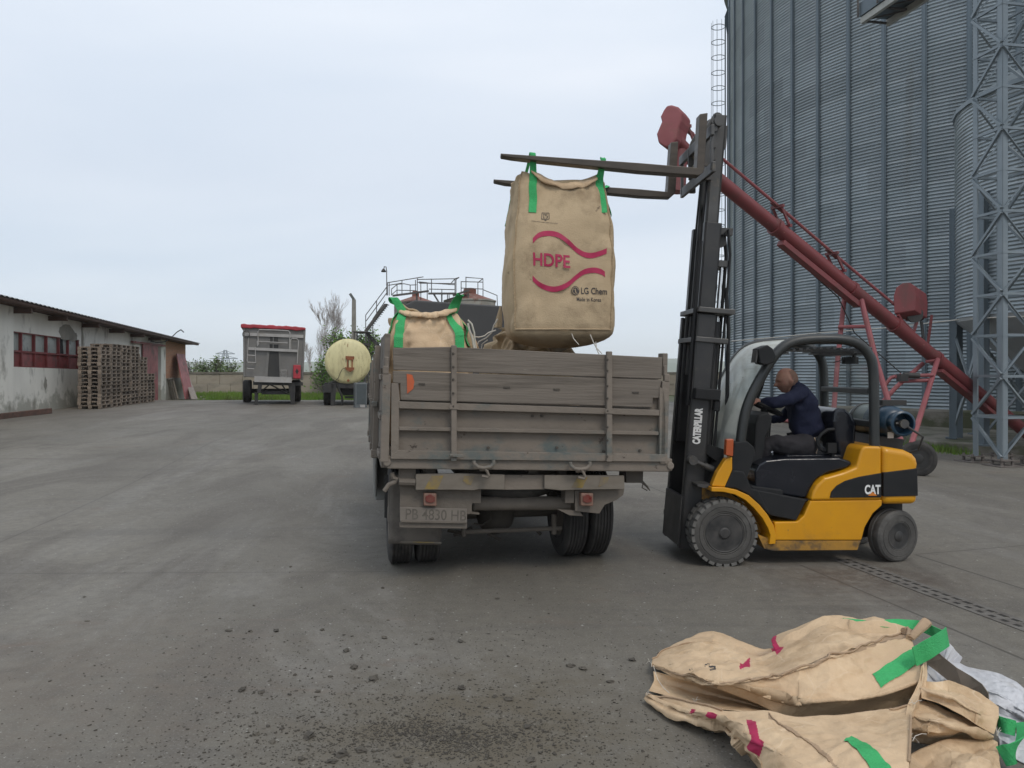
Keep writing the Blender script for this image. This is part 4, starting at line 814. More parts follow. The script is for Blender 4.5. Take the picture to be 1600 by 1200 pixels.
mb = MB(); mb.lathe([(.0, -.20), (.08, -.17), (.16, -.08), (.19, 0), (.16, .09), (.09, .2), (0, .24)], TC(1.12, 1.0, .43), rC@V((0, 1, 0)), 20); obj('differential', mb, M_under, truck, smooth=50)
c = TC(1.18, .62, .80); mb = MB(); mb.lathe([(.30+.145*math.cos(a), .10*math.sin(a)) for a in [i*math.pi/8 for i in range(16)]], c, (0, 0, 1), 40, closed=True); o = obj('spare_wheel', mb, M_tyre_old, truck); mb = MB(); mb.lathe([(.0, -.03), (.17, -.03), (.2, .02), (0, .02)], c, (0, 0, 1), 24); obj('rim', mb, M_under, o)
# bumper boards, lamp panels, plate, mudflap, hooks, bars
for pts in ([(283, 697), (500, 694), (722, 700), (722, 775), (595, 772), (570, 778), (470, 775), (283, 776)], [(918, 702), (1312, 704), (1314, 772), (1070, 775), (1000, 778), (918, 770)]):
    mb = MB(); pr(mb, pts, .03, .06, .03); obj('bumper_board', mb, M_dusty, truck, smooth=0, bevel=.005)
M_oldyel = mat('old_yellow', (.24, .17, .05), (.17, .14, .10), scale=9, rough=.9, lo=.4, hi=.6)
for pts in ([(360, 705), (420, 704), (390, 772), (325, 772)], [(520, 706), (572, 706), (555, 752), (530, 745), (515, 730)], [(1080, 712), (1130, 712), (1105, 765), (1050, 765)], [(1195, 712), (1235, 712), (1230, 740), (1185, 760)]):
    mb = MB(); pr(mb, pts, .0265, .029, .03); obj('yellow_mark', mb, M_oldyel, truck, smooth=0)
mb = MB(); pr(mb, [(722, 702), (918, 702), (918, 772), (722, 774)], .07, .12, .07); obj('bumper_core', mb, M_steel, truck, smooth=0)
mb = MB(); pr(mb, [(205, 748), (560, 776), (560, 890), (545, 896), (205, 868)], .12, .14, .12); obj('lamp_panel', mb, M_under2, truck, smooth=0, bevel=.004)
mb = MB(); pr(mb, [(1068, 776), (1312, 772), (1308, 800), (1275, 825), (1215, 850), (1190, 893), (1070, 880)], .12, .14, .12); obj('lamp_panel', mb, M_under2, truck, smooth=0, bevel=.004)
M_lens = mat('red_lens', (.13, .018, .015), (.15, .05, .035), scale=14, rough=.35); M_lens2 = mat('faded_lens', (.22, .12, .09), (.16, .10, .07), scale=8, rough=.5)
for x0, x1 in ((322, 386), (1098, 1160)):
    mb = MB(); pr(mb, [(x0, 790), (x1, 792), (x1, 857), (x0, 855)], .05, .12, .05); lo = obj('tail_lamp', mb, M_lens2, truck, smooth=0, bevel=.012, seg=3)
    mb = MB(); m_ = (x0+x1)/2; pr(mb, [(x0+9, 806), (m_-8, 800), (m_-8, 796), (m_+8, 796), (m_+8, 800), (x1-9, 808), (x1-9, 832), (m_+8, 838), (m_-8, 838), (x0+9, 830)], .038, .049, .05); obj('lens', mb, M_lens, lo, smooth=0, bevel=.005)
mb = MB(); pr(mb, [(204, 860), (536, 868), (536, 938), (206, 932)], .085, .095, .085); pl = obj('licence_plate', mb, mat('plate_dust', (.15, .13, .11), (.19, .168, .142), scale=6, rough=.9), truck, smooth=0, bevel=.004)
o0 = TB.hit(*k5(382, 901), 1, .085); L0 = TB.hit(*k5(250, 897), 1, .085); L1 = TB.hit(*k5(522, 905), 1, .085); sl_ = (L1.z-L0.z)/(L1.x-L0.x)
ytext('PB 4830 HB', .128, lambda x, y: TB(o0.x+x, .0835, o0.z+y+x*sl_), mat('plate_text', (.088, .076, .063), (.125, .11, .092), scale=30, rough=.9), 'plate_text', pl, bold=.001, sx=.84)
mb = MB(); pr(mb, [(203, 934), (537, 941), (535, 966), (203, 960)], .10, .115, .1); pr(mb, [(210, 925), (530, 932), (530, 940), (210, 934)], .075, .1, .08); obj('plate_bracket', mb, M_under2, truck, smooth=0)
mb = MB(); n_ = 10
def flap(u, v):
    a = k5(152+258*u-6*(v > .9), 700+(338+8*u)*v); return TC.px(a[0], a[1], .56+.02*math.sin(v*5+u*3))
mb.grid(flap, 12, 14); fl = obj('mudflap', mb, M_rubber, truck, smooth=60); s_ = fl.modifiers.new('s', 'SOLIDIFY'); s_.thickness = .012
mb = MB(); a, b = TC.px(*k5(148, 1029), .54), TC.px(*k5(410, 1036), .54); mb.bar(a, b, .01, .012); obj('flap_edge', mb, M_dusty, truck, smooth=0)
mb = MB(); pr(mb, [(130, 700), (148, 700), (142, 915), (128, 912)], .75, .77, .75, TC); obj('inner_flap', mb, M_blk, truck, smooth=0)
mb = MB(); mb.cyl(TB.px(*k5(568, 842), .28), TB.px(*k5(1040, 840), .28), .062, n=18); mb.box(TB.px(*k5(576, 800), .2), (.08, .15, .12), rB); mb.box(TB.px(*k5(1032, 800), .2), (.08, .15, .12), rB)
pr(mb, [(553, 776), (560, 776), (560, 885), (598, 890), (596, 897), (540, 893), (553, 840)], .15, .2, .15); pr(mb, [(985, 872), (1090, 880), (1110, 905), (1040, 900)], .15, .2, .15); obj('rear_crossbar', mb, M_under2, truck, smooth=30)
mb = MB(); mb.cyl(TC.px(*k5(530, 982), .75), TC.px(*k5(1003, 964), .75), .022, n=10)
for x, y in ((520, 975), (965, 965)): mb.cyl(TC.px(*k5(x, y+28), .75), TC.px(*k5(x, y-70), .75), .025, n=8)
obj('stabiliser_bar', mb, M_under2, truck)
M_hook = M_steel
for x, y in ((620, 655), (1096, 662)):
    mb = MB(); f_ = lambda a, b, c=-.06: TB.px(*k5(x+a, y+b), c)
    mb.tube([f_(-50, -24), f_(-48, -8), f_(-30, 8), f_(0, 12), f_(32, 6), f_(48, -10), f_(46, -26)], .016, 8); mb.cyl(f_(-22, 16, -.03), f_(24, 14, -.03), .022, n=8); mb.tube([f_(6, 16), f_(16, 30), f_(24, 50), f_(20, 58), f_(-12, 52)], .012, 7); obj('tow_hook', mb, M_hook, truck)
mb = MB(); mb.tube([TB.px(*k5(*p), .05) for p in ((165, 690), (172, 715), (190, 722), (182, 735), (150, 750), (128, 782))], .02, 8); mb.tube([TB.px(*k5(*p), .05) for p in ((200, 735), (280, 738))], .03, 8); mb.box(TB.px(*k5(240, 695), .12), (.14, .1, .14), rB); obj('bracket', mb, M_under2, truck)
mb = MB(); mb.box(TB.px(*k5(1345, 690), .2), (.16, .2, .16), rB); mb.tube([TB.px(*k5(*p), .12) for p in ((1380, 715), (1405, 740), (1425, 760), (1438, 778))], .012, 6, rr=[.016, .013, .010, .005]); mb.tube([TB.px(*k5(*p), .12) for p in ((1405, 740), (1400, 765), (1425, 778))], .006, 5); obj('wire', mb, M_under, truck)
for a, b in (((440, 975), (520, 985)), ((470, 1000), (560, 960)), ((880, 975), (900, 995)), ((640, 990), (700, 1020))): mb = MB(); mb.tube([TC.px(*k5(*a), .95), TC.px(*k5(*b), .95)], .018, 5); obj('pipe', mb, M_under, truck)
mb = MB(); mb.tube([TC.px(*k5(*p), .8) for p in ((560, 890), (600, 870), (650, 880), (655, 920), (610, 950), (570, 940))], .008, 5); obj('hose', mb, M_under, truck)
# ---------------------------------------------------------------- bulk bags
M_bag = mat('woven_bag', (.54, .385, .24), (.63, .465, .295), scale=3, rough=.68, bump=.3, bscale=60, c3=(.40, .27, .155), s3=2.4, lo3=.5, hi3=.70, spec=.35, c5=(.28, .19, .11), s5=8, lo5=.66, lines=(5.5, .022, .40, (.70, .56, .41)))
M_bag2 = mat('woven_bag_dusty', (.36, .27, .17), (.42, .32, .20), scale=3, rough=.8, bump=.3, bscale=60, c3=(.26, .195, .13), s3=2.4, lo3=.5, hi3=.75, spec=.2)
M_hang = mat('woven_bag_worn', (.45, .34, .215), (.53, .41, .265), scale=2.2, rough=.78, bump=.3, bscale=80, c3=(.29, .215, .135), s3=2.2, lo3=.5, hi3=.68, spec=.2, c5=(.20, .15, .10), s5=7, lo5=.64)
M_green = mat('green_webbing', (.055, .40, .135), (.075, .47, .17), scale=8, rough=.8, bump=.7, bscale=120, spec=.2)
M_magenta = mat('magenta_print', (.36, .012, .065), (.43, .02, .085), scale=9, rough=.6)
M_ink = mat('black_print', (.035, .03, .03), (.06, .05, .045), scale=20, rough=.7)
M_rope = mat('white_rope', (.6, .57, .5), (.5, .46, .4), scale=20, rough=.9)
def ridged(p, oct_=3):
    s = 0; a = 1
    for i in range(oct_):
        s += a*(1-abs(noise.noise(p))*2.2); p = p*2.03+V((3.7, 1.3, 5.1)); a *= .5
    return s/1.75
def facet(x, y, seed):                                      # piecewise flat field with sharp creases
    s_ = (x+y)*.366025; i, j = math.floor(x+s_), math.floor(y+s_); t = (i+j)*.211325; x0, y0 = x-(i-t), y-(j-t)
    fx, fy = x+s_-i, y+s_-j; h_ = lambda a, b: noise.cell(V((a*1.37+.31, b*1.53+.17, seed+.5)))
    a, d = h_(i, j), h_(i+1, j+1)
    if fx > fy: b = h_(i+1, j); return a+(b-a)*fx+(d-b)*fy-.5
    b = h_(i, j+1); return a+(b-a)*fy+(d-b)*fx-.5
def crease(p, k, seed):
    w_ = noise.noise(p*k*.35+V((seed, 4, 0)))*.9; X = p.x*.92+p.y*.39; Y = (p.y*.92-p.x*.39)+p.z*1.25
    a = facet(X*k+w_, Y*k*.62+w_*.6, seed); b = facet(X*k*1.1-Y*k*1.5+3+w_, Y*k*1.4+X*k*.8, seed+3); c = facet(X*k*3.1, Y*k*3.4+w_, seed+7)
    return a*1.0+b*.55+c*.22
def crumple(p, k=3.0, seed=0):
    q = p*k+V((seed, seed*1.7, 0)); w_ = V((noise.noise(q*.7), noise.noise(q*.7+V((9, 0, 0))), noise.noise(q*.7+V((0, 9, 0)))))*.6
    d = noise.voronoi(q+w_)[0]; return (d[1]-d[0])
class Bag:
    def __init__(s, c, yaw, a, b, prof, n=5, lift=.06, seed=0, amp=.012, k=3.2, topsag=.12):
        s.fr = Fr(c, yaw); s.a, s.b, s.prof, s.n, s.lift, s.seed, s.amp, s.k, s.topsag = a, b, prof, n, lift, seed, amp, k, topsag
    def fac(s, z):
        for (r0, z0), (r1, z1) in zip(s.prof, s.prof[1:]):
            if z0 <= z <= z1: t = (z-z0)/(z1-z0); t = t*t*(3-2*t)*.5+t*.5; return r0+(r1-r0)*t
        return s.prof[-1][0] if z > s.prof[-1][1] else s.prof[0][0]
    def disp(s, p, z):
        zt = s.prof[-1][1]; up = max(0, (z-(zt-.45))/.45)
        q = V((p.x, p.y, z*.55)); return s.amp*(1.8*noise.noise(p*1.6+V((s.seed, 0, 0)))+2.1*crease(q, s.k, s.seed))+s.amp*3.2*up*crease(V((p.x*2.6, p.y*2.6, z*.5)), 3.2, s.seed+2)
    def pt(s, th, z, off=0):
        f = s.fac(z); cx, sx_ = math.cos(th), math.sin(th); e = 2/s.n
        x = s.a*f*math.copysign(abs(cx)**e, cx); y = s.b*f*math.copysign(abs(sx_)**e, sx_); nn = V((x/s.a, y/s.b, 0)).normalized()
        p = V((x, y, z)); p += nn*(s.disp(p, z)+off); zt = s.prof[-1][1]; cor = (abs(cx*sx_)*2)**2; up = ss(zt-.5, zt, z)
        p.z += s.lift*(cor-.5)*up; return s.fr.M@p
    def front(s, x, z, off=.004):
        f = s.fac(z); a, b = s.a*f, s.b*f; y = -b*(max(1e-6, 1-abs(x/a)**s.n))**(1/s.n); p = V((x, y, z)); nn = V((x/s.a*abs(x/s.a)**(s.n-2), -abs(y/s.b)**(s.n-1), 0)).normalized() if True else 0
        nn = V((x/s.a, y/s.b, 0)).normalized(); p += nn*(s.disp(p, z)+off); zt = s.prof[-1][1]
        up = ss(zt-.5, zt, z); th = math.atan2(math.copysign(abs(y/b)**(s.n/2), y), math.copysign(abs(x/a)**(s.n/2), x)); cor = (abs(math.cos(th)*math.sin(th))*2)**2
        p.z += s.lift*(cor-.5)*up; return s.fr.M@p
    def mesh(s, nu=120, nv=90):
        mb = MB(); z0, z1 = s.prof[0][1], s.prof[-1][1]; rows = []
        for j in range(8):                                      # bulging underside
            t = j/8; rows.append(('b', t))
        for j in range(nv+1): rows.append(('s', z0+(z1-z0)*j/nv))
        for j in range(1, 9): rows.append(('t', j/8))
        vs = []
        for kind, t in rows:
            for i in range(nu):
                th = 6.28318*(i+.5)/nu
                if kind == 's': vs.append(s.pt(th, t))
                elif kind == 'b':
                    q = s.pt(th, z0); c = s.fr(0, 0, z0-s.under); u = math.sin(t*math.pi/2); vs.append(V((c.x+(q.x-c.x)*u, c.y+(q.y-c.y)*u, c.z+(q.z-c.z)*(1-math.cos(t*math.pi/2)))))
                else:
                    q = s.pt(th, z1); c = s.fr(0, 0, z1-s.topsag); u = 1-t; l = s.fr.I@q; g_ = V((q.x+(c.x-q.x)*t, q.y+(c.y-q.y)*t, c.z+(q.z-c.z)*(1-t)**1.6)); g_.z += .05*crease(g_, 5, s.seed)*min(1, t*4); vs.append(g_)
        m = len(rows); mb.add(vs, [(j*nu+i, j*nu+(i+1) % nu, (j+1)*nu+(i+1) % nu, (j+1)*nu+i) for j in range(m-1) for i in range(nu)]); return mb
k4 = lambda a, b: (760+a/3.53, 220+b/3.53)
HB = Bag((.465, 8.12, 2.25), R(4), .54, .50, [(1.0, 0), (1.02, .06), (1.045, .25), (1.05, .6), (1.01, 1.0), (.94, 1.27), (.90, 1.49)], n=4.6, lift=.08, seed=3, amp=.013, k=3.4)
HB.under = .17
bag = thing('bulk_bag', 'full tan bulk bag hanging by green loops from the raised forks, printed HDPE', 'bulk bag', (.485, 8.10, 2.05), rot=(0, 0, R(4)))
o = obj('sack', HB.mesh(), M_hang, bag, smooth=180)
# seams
for th0, nm in ((-2.356, 'l'), (-.785, 'r'), (2.356, 'bl'), (.785, 'br')):
    mb = MB(); pts = [HB.pt(th0, z, .004) for z in [i*1.49/40 for i in range(41)]]; mb.tube(pts, .0075, 6); 
    for i in range(0, 40): q = pts[i]+V((noise.noise(V((i*.9, th0, 0)))*.006, 0, 0)); mb.box(q, (.016, .016, .012))
    obj('seam', mb, M_bag2, bag)
mb = MB(); mb.tube([HB.pt(-2.356+1.571*i/40, .0, .006) for i in range(41)], .008, 6); obj('seam', mb, M_bag2, bag)
# rolled top edge (skirt) sagging between the loops
def skirt(B_, x0, x1, zt, sag, w_, dz0=0, dz1=0):
    mb = MB()
    def f(u, v):
        x = x0+(x1-x0)*u; q = B_.front(x, B_.prof[-1][1]-.02, .008); q.y -= .022; q.z = zt+dz0*(1-u)+dz1*u-sag*4*u*(1-u)-w_*v*(.55+.45*math.sin(math.pi*u)+.35*noise.noise(V((u*4, 7, 1))))+.012*noise.noise(V((u*7, v*2, 1))); q.y -= .012*math.sin(v*math.pi)+.008+.012*abs(noise.noise(V((u*11, v*3, 4)))); q.y += .05*(1-v)**2; return q
    mb.grid(f, 40, 8); return mb
for i, (sg, w_) in enumerate(((.035, .085),)):
    mb = skirt(HB, -.33, .35, HB.fr(0, 0, 1.475).z+.035, .085, .085, .04, -.02); obj('skirt', mb, M_bag, bag, smooth=180).modifiers.new('s', 'SOLIDIFY').thickness = .006
# loops
forkz = lambda x, Z: None
def face_strap(B_, x, zlow, ztop, w_=.085, off=.010, n_=14):
    return [B_.front(x, zlow+(ztop-zlow)*i/n_, off) for i in range(n_+1)]
FN = lambda px_, py_, Z: P(px_, py_, Z)
def loop_path(f1, mid, f2, w_, wm):
    ctl = [f1[-2], f1[-1]]+mid+[f2[0], f2[1]]; n_ = len(ctl); pp = []; N_ = 8*(n_-3)
    for i in range(1, N_):
        t = 1+(n_-3)*i/N_; k_ = int(t); u = t-k_; g_ = lambda q: ctl[max(0, min(n_-1, q))]; a, b, c, d = g_(k_-1), g_(k_), g_(k_+1), g_(k_+2)
        pp.append(.5*((2*b)+(-a+c)*u+(2*a-5*b+4*c-d)*u*u+(-a+3*b-3*c+d)*u**3))
    X0 = V((1, .07, 0)); X1 = V((.05, 1, 0)); wv = [X0*w_]*len(f1)
    for i in range(1, N_): t = i/N_; wv.append((X0*(1-t)+X1*t).normalized()*(wm+(w_-wm)*abs(2*t-1)**2))
    return f1+pp+f2, wv+[X1*w_]*len(f2)
mb = MB(); w1 = V((.075, 0, 0)); w0 = V((.048, .01, 0))
for xf, top1, top2 in ((-.315, (833, 242), (829, 243)), (.375, (943, 250), (941, 251))):
    face = face_strap(HB, xf, 1.12, 1.43)
    a = P(*top1, 7.66); b_ = P(*top2, 7.79)
    pts = face+[face[-1]*.5+a*.5, a, (a+b_)/2+V((0, 0, .012)), b_]
    th = -2.356-.35 if xf < 0 else -.785+.35
    side = [HB.pt(th, 1.43-.31*i/12, .007) for i in range(13)]
    pts2 = [b_*.5+side[0]*.5]+side
    if xf < 0: side = [HB.pt(3.05, 1.43-.33*i/12, .009) for i in range(13)]; pts2 = [P(*k4(206, 208), 8.0)]+side
    m2 = MB(); m2.strip(*loop_path(face, [a, (a+b_)/2+V((0, 0, .014)), b_]+([P(*k4(206, 208), 8.0)] if xf < 0 else []), side, .075, .046), .004); obj('loop', m2, M_green, bag, smooth=0)
for th, tp in ((.785, (950, 290)),):
    m2 = MB(); s_ = 1 if th < 1.5 else -1; f1 = [HB.pt(th-.3*s_*-1, 1.15+.29*i/8, .007) for i in range(9)]; f2_ = [HB.pt(th+.3*s_*-1, 1.44-.29*i/8, .007) for i in range(9)]
    a = P(*tp, 8.62) if s_ < 0 else P(*tp, 8.62); m2.strip(f1+[a, a+V((0, .12, .0))]+f2_, [V((0, .085, 0))]*9+[V((.05, .0, 0))]*2+[V((.085, 0, 0))]*9, .004); obj('loop', m2, M_green, bag, smooth=0)
# print on the front: measured in photo pixels, then laid on the cloth
def fpx(px_, py_, B_=HB, off=.005, c=-.50):
    h = B_.fr.hit(px_, py_, 1, c); return h.x, h.z
def band(pts, w_):
    mb = MB(); n_ = len(pts)
    def cr(t):
        i = min(n_-2, int(t)); u = t-i; g_ = lambda k_: V(pts[max(0, min(n_-1, k_))]).to_3d(); a, b, c, d = g_(i-1), g_(i), g_(i+1), g_(i+2)
        return .5*((2*b)+(-a+c)*u+(2*a-5*b+4*c-d)*u*u+(-a+3*b-3*c+d)*u**3)
    N = 70
    def f(u, v): q = cr(u*(n_-1)); x, z = fpx(*k4(q.x, q.y+(v-.5)*w_)); return HB.front(x, z, .005)
    mb.grid(f, N, 5); return mb
obj('print', band([(254, 550), (290, 518), (345, 509), (400, 522), (450, 560), (500, 603), (545, 626), (590, 632), (630, 622), (666, 606)], 30), M_magenta, bag, smooth=180)
obj('print', band([(247, 757), (290, 795), (350, 817), (400, 815), (450, 792), (500, 752), (550, 722), (600, 713), (640, 720), (664, 735)], 30), M_magenta, bag, smooth=180)
def ftext(txt, a, b, size_px, m_, name, bold, sx_, slope=0.0, cuts=.04):
    s_ = size_px/3.53/F*7.62
    x0, z0 = fpx(*k4(a, b)); return ytext(txt, s_, lambda x, y: HB.front(x0+x, z0+y-slope*x, .0055), m_, name, bag, bold=bold, sx=sx_, cuts=cuts)
ftext('HDPE', 355, 664, 100, M_magenta, 'print_text', .0035, .86, .075)
ftext('LG Chem', 602, 830, 50, M_ink, 'print_text', .0014, .76, .02)
ftext('Made in Korea', 570, 876, 31, M_ink, 'print_text', .0004, .78, .02)
x0, z0 = fpx(*k4(494, 826)); mb = MB(); u_ = 1/3.53/F*7.62
mb.grid(lambda u, v: HB.front(x0+math.cos(6.2832*u)*25*u_*v, z0+math.sin(6.2832*u)*25*u_*v, .0052), 28, 3); em = obj('print_emblem', mb, M_ink, bag, smooth=0)
mb = MB(); mb.grid(lambda u, v: HB.front(x0+math.cos(5.3*u+.1)*(18+2.5*v)*u_, z0+math.sin(5.3*u+.1)*(18+2.5*v)*u_, .0066), 24, 1)
for (q0, q1, q2, q3_) in ((-2, 2, -11, 10), (-2, 9, -11, -8), (-11, -7, 3, 9)): mb.grid(lambda u, v: HB.front(x0+(q0+(q1-q0)*u)*u_, z0+(q2+(q3_-q2)*v)*u_, .0066), 2, 2)
obj('emblem_lines', mb, M_hang, em, smooth=0)
x0, z0 = fpx(*k4(322, 408)); mb = MB()
def seg(x1, y1, x2, y2, w_=3.2):
    d = V((x2-x1, y2-y1)); n_ = V((-d.y, d.x)).normalized()*w_/2
    mb.grid(lambda u, v: HB.front(x0+(x1+d.x*u+n_.x*(2*v-1))*u_, z0+(y1+d.y*u+n_.y*(2*v-1))*u_, .0055), 4, 1)
for s_ in ((-22, 20, 20, 20), (20, 20, 22, -16), (22, -16, 16, -21), (16, -21, -22, -21), (-22, -21, -22, 20), (-15, 12, -4, 12), (-10, 12, -10, -13), (-15, -13, -4, -13), (12, 12, 0, 12), (0, 12, 0, 2), (0, 2, 12, 0), (12, 0, 12, -12), (12, -12, 0, -12), (-6, -27, 6, -27)): seg(*s_)
for i in range(30): seg(-78+i*5, -32-i*.45, -78+i*5+3.4, -32.3-i*.45, 3.0 if i % 5 else 1.2)
obj('print_mark', mb, M_ink, bag, smooth=0)
mb = MB()
for pts in ([(470, 1062), (480, 1090), (510, 1125)], [(572, 1068), (590, 1110), (605, 1140), (638, 1175)], [(603, 1108), (608, 1150), (622, 1178)]): mb.tube([P(*k4(*p), 7.65) for p in pts], .005, 5)
obj('loose_thread', mb, M_rope, bag)
mb = MB(); c = P(872, 543, 8.15)
def sp(u, v):
    a = 6.2832*u; r_ = .19*math.sin(min(1, v*1.35)*math.pi/2)*(1+.25*noise.noise(V((math.cos(a)*2, math.sin(a)*2, v*2)))) if v < .99 else .19; return c+V((math.cos(a)*r_*1.05, math.sin(a)*r_*.9, -.07+.26*v+.02*noise.noise(V((a, v*6, 0)))))
mb.grid(sp, 30, 12, wrap=True); obj('spout', mb, mat('grey_spout', (.22, .19, .15), (.28, .24, .19), scale=6, rough=.8), bag, smooth=180)
# two bags already standing in the truck bed
def bedbag(name, cx, cy, yaw, a, prof, label, seed, n=4.5, amp=.028, lift=.05, mat_=None, topsag=.1):
    B_ = Bag((cx, cy, 1.14), yaw, a, a, prof, n=n, lift=lift, seed=seed, amp=amp, k=4.5, topsag=topsag); B_.under = .0
    t = thing('bulk_bag', label, 'bulk bag', (cx, cy, 1.14), rot=(0, 0, yaw)); obj('sack', B_.mesh(140, 80), mat_ or M_bag, t, smooth=180); return t, B_
t1, B1 = bedbag('bag', -.85, 7.95, R(10), .455, [(.92, 0), (.95, .3), (.96, .75), (1.03, .92), (1.0, 1.04), (.95, 1.17), (.90, 1.26)], 'tan bulk bag standing in the left rear of the truck bed, green loops upright', 12, lift=.06)
for px0, px1, top in ((616, 613, 463), (719, 718, 459)):
    h = B1.fr.hit(px0 if px0 < 700 else px0, 500, 1, -.38); low = h.x
    f1 = [B1.front(low*(1.0-.02*i/10), .93+.31*i/10, .018) for i in range(11)]; a = P((px0+px1)/2, top, 7.62); b_ = P(px1, top+6, 7.72)
    th = -2.356-.22 if px0 < 700 else -.785+.22; sd = [B1.pt(th, 1.24-.3*i/10, .018) for i in range(11)]
    m2 = MB(); m2.strip(*loop_path(f1, [V((f1[-1].x*.6+a.x*.4, f1[-1].y, a.z-.09)), V((a.x, a.y, a.z-.012)), V((b_.x, b_.y, b_.z)), V((sd[0].x+.02, b_.y+.06, a.z-.10))], sd, .085, .07), .004); obj('loop', m2, M_green, t1, smooth=0)
mb = skirt(B1, -.37, .37, P(660, 486, 7.5).z+.03, .05, .06, .0, .03); obj('skirt', mb, M_bag, t1, smooth=180).modifiers.new('s', 'SOLIDIFY').thickness = .006
mb = MB()
def back(u, v):
    q = B1.fr(-.27+.4*u, .05+.1*v, 1.25+.14*(1-u)**1.2*math.sin(math.pi*min(1, v+.3))+.02*noise.noise(V((u*6, v*4, 0)))); return q
mb.grid(back, 20, 8); obj('cover_flap', mb, M_bag2, t1, smooth=180).modifiers.new('s', 'SOLIDIFY').thickness = .006
mb = MB(); mb.tube([P(*p, 7.75) for p in ((731, 500), (737, 506), (741, 520), (742, 535), (744, 546), (746, 556))], .009, 6); mb.tube([P(*p, 7.7) for p in ((731, 505), (733, 515), (738, 528), (741, 545))], .011, 6); mb.tube([P(*p, 7.9) for p in ((740, 526), (748, 527), (757, 525), (763, 520), (775, 516))], .007, 5); obj('rope', mb, M_rope, t1)
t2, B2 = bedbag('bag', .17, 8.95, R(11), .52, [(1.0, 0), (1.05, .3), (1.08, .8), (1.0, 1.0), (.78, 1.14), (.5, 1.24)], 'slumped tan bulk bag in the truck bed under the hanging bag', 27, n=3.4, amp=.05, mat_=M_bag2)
mb = MB(); mb.tube([P(*p, 8.7) for p in ((746, 556), (744, 545), (748, 534), (760, 528), (768, 520), (772, 508), (778, 498))], .008, 6); mb.tube([P(*p, 8.75) for p in ((752, 550), (753, 538), (762, 531))], .006, 6); obj('rope', mb, M_rope, t2)
mb = MB()
def neck(u, v):
    a = 6.2832*u; r_ = .045*(1-.8*v)*(1+.6*noise.noise(V((math.cos(a)*2, math.sin(a)*2, v)))); c = P(778, 512, 9.0)*(1-v)+P(782, 478, 9.1)*v; return c+V((math.cos(a)*r_, math.sin(a)*r_, 0))
mb.grid(neck, 18, 6, wrap=True); obj('neck', mb, M_bag2, t2, smooth=180)
# ---------------------------------------------------------------- forklift
FL = Fr((2.023, 7.55, 0), R(3)); rF = FL.rot(); k7 = lambda a, b: (1000+a/3.0, 500+b/3.0)
FT = Fr(FL(-.44, 0, .12), R(3), R(4.6)); rT = FT.rot()
M_yel = mat('yellow_paint', (.62, .285, .005), (.56, .25, .005), scale=2.5, rough=.32, c3=(.42, .20, .02), s3=2.2, lo3=.58, hi3=.74, spec=.5, rv=.08, c5=(.16, .10, .045), s5=11, lo5=.655, lines=(7, .006, .45, (.30, .19, .07)))
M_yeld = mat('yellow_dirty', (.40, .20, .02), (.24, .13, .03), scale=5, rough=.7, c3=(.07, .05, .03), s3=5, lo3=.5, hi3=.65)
M_mast = mat('mast_black', (.020, .020, .021), (.034, .033, .032), scale=3, rough=.42, c3=(.07, .062, .052), s3=5, lo3=.60, hi3=.75)
M_mastg = mat('mast_grey', (.085, .083, .08), (.06, .058, .056), scale=3, rough=.45, c3=(.15, .13, .10), s3=6, lo3=.58, hi3=.72, metal=.3)
M_guard = mat('guard_black', (.022, .025, .025), (.032, .034, .033), scale=4, rough=.4)
M_gloss = mat('seat_vinyl', (.007, .009, .014), (.012, .013, .018), scale=3, rough=.14, rv=.06, bump=.25, bscale=5)
M_matt = mat('black_plastic', (.009, .010, .011), (.018, .018, .019), scale=6, rough=.65, spec=.3)
M_tyre = mat('solid_tyre', (.055, .052, .048), (.085, .08, .073), scale=5, rough=.9, bump=.3, c3=(.15, .145, .135), s3=3, lo3=.5, hi3=.75)
M_rim = mat('black_rim', (.016, .016, .016), (.060, .056, .052), scale=7, rough=.6)
M_chrome = mat('chrome', (.7, .7, .7), rough=.15, metal=1, rv=.05)
M_fork = mat('fork_steel', (.055, .045, .036), (.085, .07, .056), scale=5, rough=.5, metal=.3, stretch=(.6, 1, 3))
M_white = mat('white_letter', (.75, .75, .73), rough=.5)
fk = thing('forklift', 'yellow and black forklift with cab, lifting a bulk bag on its raised forks', 'forklift', (2.023, 7.55, 0), rot=(0, 0, R(3))); fk.rotation_euler = FL.M.to_euler(); WM[fk.name] = FL.M
def q(mb, pts, y0, y1, c=0): FL.prism(mb, [k7(*p) for p in pts], y0, y1, c)
mb = MB(); q(mb, [(636, 950), (745, 948), (775, 920), (806, 850), (1143, 845), (1143, 872), (1100, 910), (1062, 975), (1046, 1036), (632, 1036), (637, 1000)], .03, .30); q(mb, [(636, 950), (745, 948), (806, 850), (1143, 845), (1143, 900), (1046, 1036), (632, 1036)], .301, 1.12); obj('body', mb, M_yel, fk, smooth=0, bevel=.012, seg=3)
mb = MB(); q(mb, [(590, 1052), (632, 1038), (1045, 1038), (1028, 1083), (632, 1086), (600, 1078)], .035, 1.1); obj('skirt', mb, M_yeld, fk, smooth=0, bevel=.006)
mb = MB(); q(mb, [(805, 848), (815, 810), (832, 778), (868, 742), (960, 716), (1018, 692), (1030, 650), (1045, 602), (1062, 592), (1138, 594), (1138, 846)], .02, 1.13); obj('rear_panel', mb, M_yel, fk, smooth=0, bevel=.025, seg=4)
mb = MB(); q(mb, [(1142, 594), (1250, 611), (1290, 630), (1308, 652), (1314, 678), (1310, 700), (1309, 866), (1142, 868)], .02, 1.13); obj('counterweight', mb, M_yel, fk, smooth=0, bevel=.055, seg=5)
